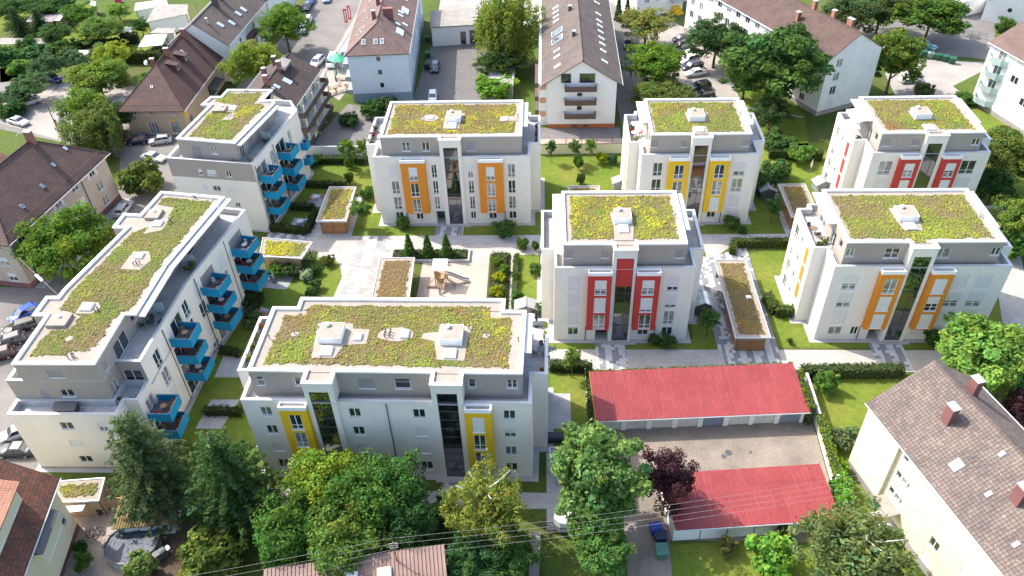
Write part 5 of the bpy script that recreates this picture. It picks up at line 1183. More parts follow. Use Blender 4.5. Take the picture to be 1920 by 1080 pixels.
sheet('lawn', [(29,136),(26.5,142),(37.6,142),(39.5,160),(48,135),(46,124),(30,124)], 'grass', 0.008, W_)
sheet('lawn', [(62,104),(80,140),(90,112),(80,95)], 'grass', 0.010, W_)
sheet('lawn', [(0,58),(45,40),(60,45),(140,30),(190,25),(180,10),(0,12)], 'grass', 0.008)
sheet('lawn', [(0,85),(110,90),(215,95),(300,115),(310,30),(260,20),(180,60),(60,60)], 'grass', 0.010)
sheet('lawn', [(0,155),(40,150),(48,138),(70,120),(40,110),(0,118)], 'grass', 0.012)
# plaza
sheet('plaza', [(-43,94.9),(-43,99.15),(-36.2,98.95),(-36.2,98.25),(36.6,98.3),(36.6,95.75),(28.0,95.75),(25.2,93.0),(23.5,92.6),(23.5,94.2),(-0.8,94.2),(-0.8,93.4),(-8.2,93.4),(-8.2,79),(-17.9,79),(-18,91.6),(-11.2,91.6),(-11.2,94.4),(-22.9,94.4),(-22.9,91.5),(-23.8,79),(-29.9,79),(-29.7,84.0),(-29.35,88.3),(-30.1,90.9),(-31.2,92.5),(-32.8,93.2),(-34.0,92.9),(-34.1,94.4)], 'pave_light', 0.014, W_)
sheet('plaza_band', [(-28.9,79.2),(-24.2,79.2),(-23.6,91.6),(-23.2,94.4),(-23.0,98.2),(-28.6,98.2),(-28.7,92)], 'plaza_band', 0.019, W_)
sheet('play_ground', [(-17.9,79),(-8.2,79),(-8.2,91.5),(-18,91.5)], 'sandpit', 0.016, W_)
sheet('path', [(-42.6,99.2),(-36.3,99.0),(-36.3,97.3),(-42.6,97.6)], 'entry_band', 0.019, W_)
for y0, y1 in ((98.25, 101.0),): sheet('path', [(-17.0,98.25),(-12.6,98.25),(-12.6,101.0),(-17.0,101.0)], 'entry_band', 0.019, W_)
sheet('path', [(-17.0,96.3),(0,96.3),(0,98.25),(-17.0,98.25)], 'pave_grey', 0.019, W_)
sheet('path', [(0.0,96.0),(36.6,96.0),(36.6,98.25),(0.0,98.25)], 'pave_grey', 0.019, W_)
sheet('path', [(19.0,98.25),(22.1,98.25),(22.1,101.1),(19.0,101.1)], 'entry_band', 0.019, W_)
sheet('path', [(-36.3,98.3),(-29.8,98.3),(-29.8,109.0),(-36.3,109.0)], 'pave_grey', 0.012, W_)
sheet('path', [(36.2,98.3),(41.3,98.3),(41.3,109.0),(36.2,109.0)], 'pave_grey', 0.012, W_)
sheet('path', [(-5.0,79),(-4.4,79),(-4.4,93.4),(-5.0,93.4)], 'pave_light', 0.014, W_)
# around the long shed and along the front of the red and orange blocks
sheet('path', [(21.4,94.2),(23.5,92.6),(25.2,93.0),(28.4,94.8),(29.7,94.8),(29.7,73.55),(22.05,73.55),(22.05,79.5),(21.05,84)], 'entry_band', 0.014, W_)
sheet('path', [(0.5,70.0),(63,69.6),(63,73.5),(0.5,73.6)], 'pave_light', 0.014, W_)
for x0, x1 in ((6.45, 10.35), (41.3, 45.4), (22.5, 29.6)):
    sheet('path', [(x0,70.1),(x1,70.1),(x1,75.05 if x0 < 20 or x0 > 40 else 73.6),(x0,75.05 if x0 < 20 or x0 > 40 else 73.6)], 'entry_band', 0.019, W_)
sheet('path', [(58,73.4),(62,73.4),(70,98),(66,98)], 'pave_light', 0.014, W_)
# patios behind the blue balconies
for P in ([(-41.4,60.2),(-38.3,60.2),(-37.4,64.8),(-41.0,64.8)], [(-41.8,68.5),(-37.8,68.5),(-37.8,72.3),(-41.8,72.3)], [(-40.6,78.0),(-37.0,77.0),(-36.0,80.6),(-39.8,82)], [(-40.2,86.0),(-36.8,85.6),(-36.4,88.6),(-39.8,88.9)],
          [(-40.2,99.9),(-36.9,99.5),(-36.7,102.6),(-39.9,103.2)], [(-38.9,106.5),(-36.3,106.2),(-36.0,109.6),(-38.5,110)], [(0.5,60.5),(3.0,60.5),(3.0,66.0),(0.5,66.0)]):
    sheet('patio', P, 'pave_grey', 0.016, W_)
# front of the long yellow block
sheet('path', [(-33,49.6),(4.4,49.6),(4.4,53.0),(0.4,53.0),(0.4,51.6),(-33,52.0)], 'pave_grey', 0.012, W_)
sheet('path', [(0.1,47.0),(4.3,47.0),(4.3,57.0),(0.1,57.0)], 'pave_grey', 0.016, W_)
for x0 in (-24.2, -11.3): sheet('path', [(x0,51.7),(x0+2.9,51.7),(x0+2.9,53.6),(x0,53.6)], 'entry_band', 0.017, W_)
sheet('path', [(-45.5,47.0),(-33,49.6),(-33,52.0),(-45.5,51.5)], 'pave_light', 0.012, W_)
# garage yard and its drive
sheet('yard', [(5.6,60.3),(5.6,52.0),(8.2,52.0),(8.0,36),(12.1,36),(12.6,46),(30.4,46.0),(31.0,62.0)], 'yard', 0.012, W_)
# streets
sheet('street', [(-57.8,54.0),(-58.0,69.2),(-56.3,72.5),(-52.6,91.0),(-54.0,99.0),(-57.2,101.5),(-55.4,115.6),(-54.0,121.8),(-42,120.8),(-42,124.4),(-53.0,126.2),(-50.6,140.2),(-46,150),(-43,200),(-56.5,200),(-60.5,164),(-62.8,151),(-64.5,130.0),(-77.5,130.0),(-84,150),(-118,160),(-118,138),(-90,128.0),(-76,122),(-71,109),(-74.5,86),(-83,86.5),(-82,60),(-58,40),(-57.6,47)], 'asphalt', 0.012, W_)
sheet('street_corner', [(-100,153),(-86,149),(-79,131),(-88,127.5),(-112,138.5)], 'asphalt_pale', 0.017, W_)
sheet('pavement', [(-47.0,150),(-44.5,198),(-39,198),(-39,152),(-40.5,143)], 'asphalt_pale', 0.018, W_)
sheet('pavement', [(-73.8,86),(-70.2,109),(-68.7,109),(-72.3,86)], 'pave_grey', 0.05, W_)
sheet('yard', [(-26,141.5),(-11.9,142.3),(-12.0,169.5),(-25,168)], 'cobble', 0.012, W_)
sheet('yard', [(-25,178),(12,178),(-1.6,200),(-26,205)], 'asphalt_pale', 0.012, W_)
sheet('yard', [(-43.5,122.2),(-27.5,122.2),(-27.5,138),(-38.5,141.5),(-42.5,126)], 'cobble', 0.014, W_)
sheet('street', [(14.3,122.6),(20.6,122.6),(23.5,141),(22.0,200),(14.6,200),(12.9,178)], 'asphalt', 0.012, W_)
sheet('yard', [(-2.2,123.6),(13.6,123.6),(13.6,131.2),(-2.2,131.2)], 'cobble', 0.014, W_)
sheet('car_park', [(23.6,141),(29.3,136),(37.5,141.8),(36.5,160),(31.5,176),(20,196),(22.3,176)], 'asphalt_pale', 0.012, W_)
sheet('car_park', [(66.5,139.5),(80.0,140.5),(79,146),(92,156),(76,158.2),(68,152)], 'asphalt_pale', 0.014, W_)
sheet('street', [(62,166),(74.5,161.2),(88,158.5),(104,150),(104,166),(84,172),(70,178)], 'asphalt', 0.012, W_)
sheet('yard', [(76,175),(84,172.5),(96,168),(104,184),(86,186)], 'cobble', 0.016, W_)
sheet('yard', [(120,945),(245,960),(330,985),(300,1015),(230,1082),(60,1082),(130,1010)], 'brown_yard', 0.014)
sheet('yard', [(300,990),(395,975),(340,1085),(250,1085)], 'soil', 0.016)
# planting beds, gravel grave-like plots north of the garden wall
sheet('planting_bed', [(-22.6,91.9),(-11.4,91.9),(-11.4,94.2),(-22.6,94.2)], 'soil', 0.30, W_)
kb = MB()
for a in ((-22.95,91.6,-11.1,91.9),(-22.95,94.2,-11.1,94.45),(-22.95,91.9,-22.6,94.2),(-11.4,91.9,-11.1,94.2)): kb.box(a[0],a[1],0,a[2],a[3],0.42)
struct(kb.build('bed_kerb', T['kerb']))
sheet('planting_bed', [(-8.1,79),(-5.1,79),(-5.1,93.8),(-8.1,93.8)], 'soil', 0.018, W_)
sheet('lawn', [(-4.3,79),(-0.9,79),(-0.9,93.3),(-4.3,93.3)], 'grass', 0.016, W_)
for k in range(6): sheet('planting_bed', [(-1.6+k*2.75,122.7),(0.9+k*2.75,122.7),(0.9+k*2.75,127.2),(-1.6+k*2.75,127.2)], 'brown_yard', 0.02, W_)
sheet('pavement', [(30.0,141.5),(47.5,134.5),(47.5,134.0),(30.0,140.9)], 'kerb', 0.02, W_)
# lane markings and kerbs of the west street
kb = MB()
for (a, c) in (((-58.0,69.2),(-56.3,72.5)),((-56.3,72.5),(-52.8,90.5)),((-71.2,109.2),(-74.6,86.2)),((-60.6,164),(-56.8,199)),((-46.2,150),(-43.4,199))):
    A_ = Vector(a); C_ = Vector(c); e = C_-A_; kb.obox((A_+C_)/2, e.length, 0.18, 0, 0.12, math.atan2(e.y, e.x))
struct(kb.build('kerb', T['kerb']))
for P in [[(57,222),(58,223),(31,256),(29,255)], [(112,158),(114,158),(98,175),(96,174)]]: sheet('joint_line', P, 'dark_metal', 0.022)
for k, (x, y) in enumerate(((1366,849), (1357,856), (1407,848))):
    p_ = G(x, y); r_ = (0.42, 0.3, 0.18)[k]
    struct(MB().cyl(p_.x, p_.y, 0.013, 0.03, r_, n=18).build('manhole_cover', T['dark_metal']))
for x, y in ((1047,907),(1058,928)):
    p_ = G(x, y); struct(MB().cyl(p_.x, p_.y, 0.017, 0.03, 0.45, n=20).build('manhole_cover', T['plinth']))

# garden walls
def gwall(label, pts, h, t, mat, cap='zinc', name='garden_wall'):
    P = [G(*p) if len(p) == 2 and abs(p[0]) > 150 else Vector((*p, 0)) for p in pts]
    c = P[0]; b = Bld(name, label, 'wall', (c.x, c.y, 0), 0)
    for i in range(len(P)-1):
        A_, B_ = P[i]-c, P[i+1]-c; e = B_-A_; ang = math.atan2(e.y, e.x); mid_ = (A_+B_)/2
        n_ = max(1, int(e.length/3.0))
        for k in range(n_):
            q_ = A_ + e*((k+0.5)/n_)
            b.part('wall_panel', MB().obox(q_, e.length/n_-0.03, t, 0, h, ang), mat)
        b.part('coping', MB().obox(mid_, e.length, t+0.08, h, h+0.06, ang), cap)
    return b
gwall('pale garden wall beside the house with wooden balconies', [(-42.0,121.9),(-27.2,121.8)], 2.0, 0.2, 'house_white')
gwall('beige garden wall behind the young trees and below the planted plots', [(-1.2,122.0),(13.6,122.2)], 1.9, 0.2, 'cream_render', 'brown_panel')
gwall('white ivy-topped wall on the right side of the garage yard', [(30.9,52.6),(31.2,60.6),(31.3,67.5)], 2.1, 0.22, 'house_white', 'house_white')
gwall('low concrete wall beside the narrow lawn right of the long yellow-bay block', [(4.95,57.0),(4.98,69.4)], 0.9, 0.15, 'kerb', 'kerb')
# ------------------------------------------------------------------ vegetation
def leaves(cen, rad, per, size, seed, asp=1.6, flat=0.5, droop=0.0, up=0.35, shade=True, jit=0.35, hue=0.18):
    """leaf-sized faces on the outside of many small clumps"""
    rg = np.random.default_rng(seed); cen = np.asarray(cen, float); rad = np.asarray(rad, float)
    idx = np.repeat(np.arange(len(cen)), per); n = len(idx)
    d = rg.normal(size=(n, 3)); d /= np.linalg.norm(d, axis=1, keepdims=True)
    d[:, 2] = d[:, 2]*0.9 + 0.12
    r = rad[idx][:, None]*(rg.uniform(0.35, 1.0, (n, 1))**0.55)
    P = cen[idx] + d*r*np.array([1, 1, flat if flat else 1.0])
    nr = d*0.8 + rg.normal(size=(n, 3))*jit*1.6 + np.array([0, 0, up]); nr /= np.linalg.norm(nr, axis=1, keepdims=True)
    t = np.cross(nr, rg.normal(size=(n, 3)))
    if droop: t = t*(1-droop) + np.array([0, 0, -1.0])*droop*2
    t -= nr*(t*nr).sum(1, keepdims=True); t /= np.linalg.norm(t, axis=1, keepdims=True)+1e-9
    b = np.cross(nr, t); s = size*rg.uniform(0.65, 1.35, (n, 1))
    L = t*s*asp*0.5; W = b*s*0.5
    V = np.stack([P-L, P+W*0.9+L*0.1, P+L, P-W*0.9+L*0.1], 1).reshape(-1, 3)
    F = np.arange(n*4).reshape(n, 4)
    cl = rg.uniform(0.78, 1.22, len(cen))[idx]*rg.uniform(0.7, 1.3, n)
    hs = rg.normal(0, hue, len(cen))[idx]*0.6 + rg.normal(0, hue, n)*0.5
    C = np.stack([cl*(1+hs), cl, cl*(1-hs*0.7)], 1)
    return V, F, np.repeat(np.clip(C, 0.2, 2.2), 4, 0)
def foliage_mesh(name, parts):
    V = []; F = []; C = []; o = 0
    for v, f, c in parts: V.append(v); F.append(f+o); C.append(c); o += len(v)
    return rawmesh(name, np.concatenate(V), np.concatenate(F), None, np.concatenate(C), T['leaf'])
def shell(n, ax, cz, seed, inner=0.25, top=0.0, zmin=-1.0):
    rg = np.random.default_rng(seed); out = []
    while len(out) < n:
        d = rg.normal(size=3); d /= np.linalg.norm(d)
        if d[2] < zmin: continue
        lump = 1 + 0.20*math.sin(3*math.atan2(d[1], d[0])+seed) + 0.13*math.sin(5*d[2]+seed*2) + 0.08*math.sin(7*d[0]+seed*3)
        k = rg.uniform(0.80, 1.0)*lump if rg.random() > inner else rg.uniform(0.3, 0.75)
        out.append((d[0]*ax[0]*k, d[1]*ax[1]*k, cz + d[2]*ax[2]*k))
    return np.array(out)
def trunk_mesh(h, r, seed, limbs=7, spread=2.2, bark='bark', top=0.75):
    rr = random.Random(seed); m = MB(); pts = [Vector((0,0,-0.1))]
    for k in range(1, 5): pts.append(Vector((rr.uniform(-.15,.15)*k*0.5, rr.uniform(-.15,.15)*k*0.5, h*top*k/4)))
    for k in range(4): m.tube(pts[k], pts[k+1], r*(1-0.2*k), r*(1-0.2*(k+1)), n=8)
    for k in range(limbs):
        t = rr.uniform(0.35, 0.95); i = min(3, int(t*4)); p = pts[i].lerp(pts[i+1], t*4-i)
        a = rr.uniform(0, 6.283) ; q = p + Vector((math.cos(a)*spread*rr.uniform(.6,1), math.sin(a)*spread*rr.uniform(.6,1), h*rr.uniform(.12,.3)))
        mid_ = p.lerp(q, 0.5) + Vector((0,0,-0.15)); m.tube(p, mid_, r*0.38, r*0.25, n=5); m.tube(mid_, q, r*0.25, r*0.08, n=5)
    return m.mesh('trunk', [T[bark]], True)
SPEC = {}
def spec(kind, var=0):
    key = (kind, var)
    if key in SPEC: return SPEC[key]
    s = 100*hash(kind) % 9973 if False else {'broad':11,'round':23,'loose':37,'birch':41,'willow':53,'conifer':61,'cone':71,'shrub':83,'maple':97,'bush':103,'sapling':113}[kind] + var*7
    rg = np.random.default_rng(s)
    if kind in ('broad', 'maple', 'round', 'loose'):   # nominal: crown radius 4, height 10, crown centre 6.2
        ax = {'broad': (3.5,3.5,3.3), 'maple': (3.4,3.4,3.5), 'round': (3.6,3.6,3.1), 'loose': (3.3,3.3,3.6)}[kind]
        nc = {'broad': 120, 'maple': 110, 'round': 130, 'loose': 95}[kind]
        c = shell(nc, ax, 6.3, s, 0.22, zmin=-0.75); r = rg.uniform(0.55, 1.05, nc)
        if kind == 'maple': r *= 0.95
        c2 = shell(40, tuple(a*0.62 for a in ax), 6.1, s+1, 0.5); 
        p = [leaves(c, r*rg.uniform(0.75, 1.25, nc), 92 if kind != 'loose' else 74, 0.215 if kind != 'maple' else 0.255, s, 1.5, 0.8), leaves(c2, np.full(40, 1.1), 60, 0.32, s+2, 1.3, 0.9)]
        tm = trunk_mesh(8.5, 0.24, s, 8, 2.4)
    elif kind in ('birch', 'willow'):
        nc = 170; c = []; 
        base = shell(nc, (3.2,3.2,3.2), 6.3, s, 0.3)
        pp = []; st = []
        for q in base:
            ln = rg.uniform(0.8, 1.8) if kind == 'birch' else rg.uniform(2.6, 5.0)
            k = 5 if kind == 'birch' else 12
            for j in range(k):
                st.append(q + np.array([rg.normal(0,.10), rg.normal(0,.10), -ln*j/k]))
        st = np.array(st); p = [leaves(st, np.full(len(st), 0.34), 9 if kind == 'birch' else 8, 0.15, s, 2.2, 1.0, 0.55, 0.2, hue=0.22)]
        c2 = shell(30, (2.0,2.0,2.2), 6.2, s+1, 0.5); p.append(leaves(c2, np.full(30, 1.0), 50, 0.24, s+2, 1.6, 0.9))
        tm = trunk_mesh(9.0, 0.20, s, 11, 2.6, 'birch_bark' if kind == 'birch' else 'bark', 0.95)
    elif kind == 'conifer':      # nominal radius 4, height 16
        st = []; rd = []
        step = 0.55 if var == 0 else 0.8
        for lv in range(int(14.3/step)):
            z = 1.6 + lv*step; R_ = 4.2*(1-(z-1.2)/15.2)**0.6+0.15; nb = max(4, int(7*R_/2.6)+3)
            for k in range(nb):
                a = 6.283*k/nb + lv*0.7 + rg.normal(0, .15); L_ = R_*rg.uniform(0.5, 1.15); m_ = max(2, int(L_/0.32))
                for j in range(m_):
                    t = (j+0.6)/m_; st.append((math.cos(a)*L_*t + rg.normal(0,.06), math.sin(a)*L_*t + rg.normal(0,.06), z - 0.28*L_*t*t + 0.15*t + rg.normal(0,.05))); rd.append((0.24+0.18*(1-t))*(1.0 if var == 0 else 0.8))
        p = [leaves(np.array(st), np.array(rd), 11, 0.15, s, 2.6, 0.75, 0.3, 0.45, hue=0.1)]
        tm = trunk_mesh(15.5, 0.28, s, 0, 1, top=1.0)
    elif kind == 'cone':         # nominal radius 1, height 4
        st = []; rd = []
        for k in range(420):
            z = rg.uniform(0.15, 3.95); R_ = 1.0*(1-z/4.05)**0.85; a = rg.uniform(0, 6.283); q = R_*rg.uniform(0.55, 1.0)
            st.append((math.cos(a)*q, math.sin(a)*q, z)); rd.append(0.14)
        p = [leaves(np.array(st), np.array(rd), 8, 0.12, s, 2.0, 1.0, 0.0, 0.3, hue=0.1)]
        tm = trunk_mesh(3.0, 0.07, s, 0, 1)
    elif kind in ('shrub', 'bush'):  # nominal radius 1.5, height 2.4
        nc = 46; c = shell(nc, (1.15,1.15,1.0), 1.15, s, 0.25, zmin=-0.6); r = rg.uniform(0.28, 0.5, nc)
        p = [leaves(c, r, 46, 0.15 if kind == 'shrub' else 0.2, s, 1.5, 0.9), leaves(shell(14, (0.7,0.7,0.7), 1.0, s+3), np.full(14, 0.5), 16, 0.3, s+4)]
        tm = trunk_mesh(1.6, 0.06, s, 6, 0.7)
    elif kind == 'sapling':      # nominal crown radius 1.2, height 4.6, crown centre 3.3
        nc = 50; c = shell(nc, (1.0,1.0,1.25), 3.3, s, 0.3); r = rg.uniform(0.22, 0.4, nc)
        p = [leaves(c, r, 34, 0.16, s, 1.6, 1.0)]; tm = trunk_mesh(3.8, 0.06, s, 6, 0.7)
    SPEC[key] = (foliage_mesh(kind+'_foliage', p), tm); return SPEC[key]
NOM = {'broad': (4.0,10,6.3), 'maple': (4.0,10,6.3), 'round': (4.0,10,6.3), 'loose': (4.0,10,6.3), 'birch': (4.0,10,6.0), 'willow': (4.0,10,5.4), 'conifer': (4.0,16,7), 'cone': (1.0,4,1.7), 'shrub': (1.5,2.4,1.1), 'bush': (1.5,2.4,1.1), 'sapling': (1.25,4.6,3.3)}
NV = {}
def plant(kind, px, py, wpx, h, col, label, group=None, name=None, var=None):
    """crown centre at pixel px,py, crown width wpx pixels, total height h metres"""
    nr, nh, nz = NOM[kind]; zc = nz*h/nh
    c = G(px, py, zc); dist = (c - Vector((0,0,CAMZ))).dot(FWD); r = wpx/2*dist/FPX*(1.14 if kind in ('broad','maple','round','loose','birch','willow') else 1.06)
    if var is None: NV[kind] = NV.get(kind, -1)+1; var = NV[kind] % 2
    fm, tm = spec(kind, var)
    small = kind in ('shrub', 'bush')
    root = thing(name or ('shrub' if small else 'conifer_tree' if kind in ('conifer', 'cone') else 'tree'), label, 'shrub' if small else 'tree', (c.x, c.y, 0), random.uniform(0, 6.28), group)
    sc = (r/nr, r/nr, h/nh)
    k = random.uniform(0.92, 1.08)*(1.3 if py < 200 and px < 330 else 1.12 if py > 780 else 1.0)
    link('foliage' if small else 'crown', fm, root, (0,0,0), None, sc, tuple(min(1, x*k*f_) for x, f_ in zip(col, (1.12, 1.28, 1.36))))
    link('stem' if small else 'trunk', tm, root, (0,0,0), None, (min(1.3, sc[0]), min(1.3, sc[0]), sc[2]))
    return root
GREEN, DARK, LIGHT, YEL, BLUEG = (0.085,0.145,0.028), (0.045,0.085,0.025), (0.15,0.215,0.035), (0.20,0.20,0.035), (0.075,0.115,0.055)
DARK = (0.055,0.10,0.03)
OLIVE, PURPLE, FIR, PALE = (0.14,0.155,0.035), (0.085,0.035,0.04), (0.055,0.085,0.03), (0.19,0.235,0.06)
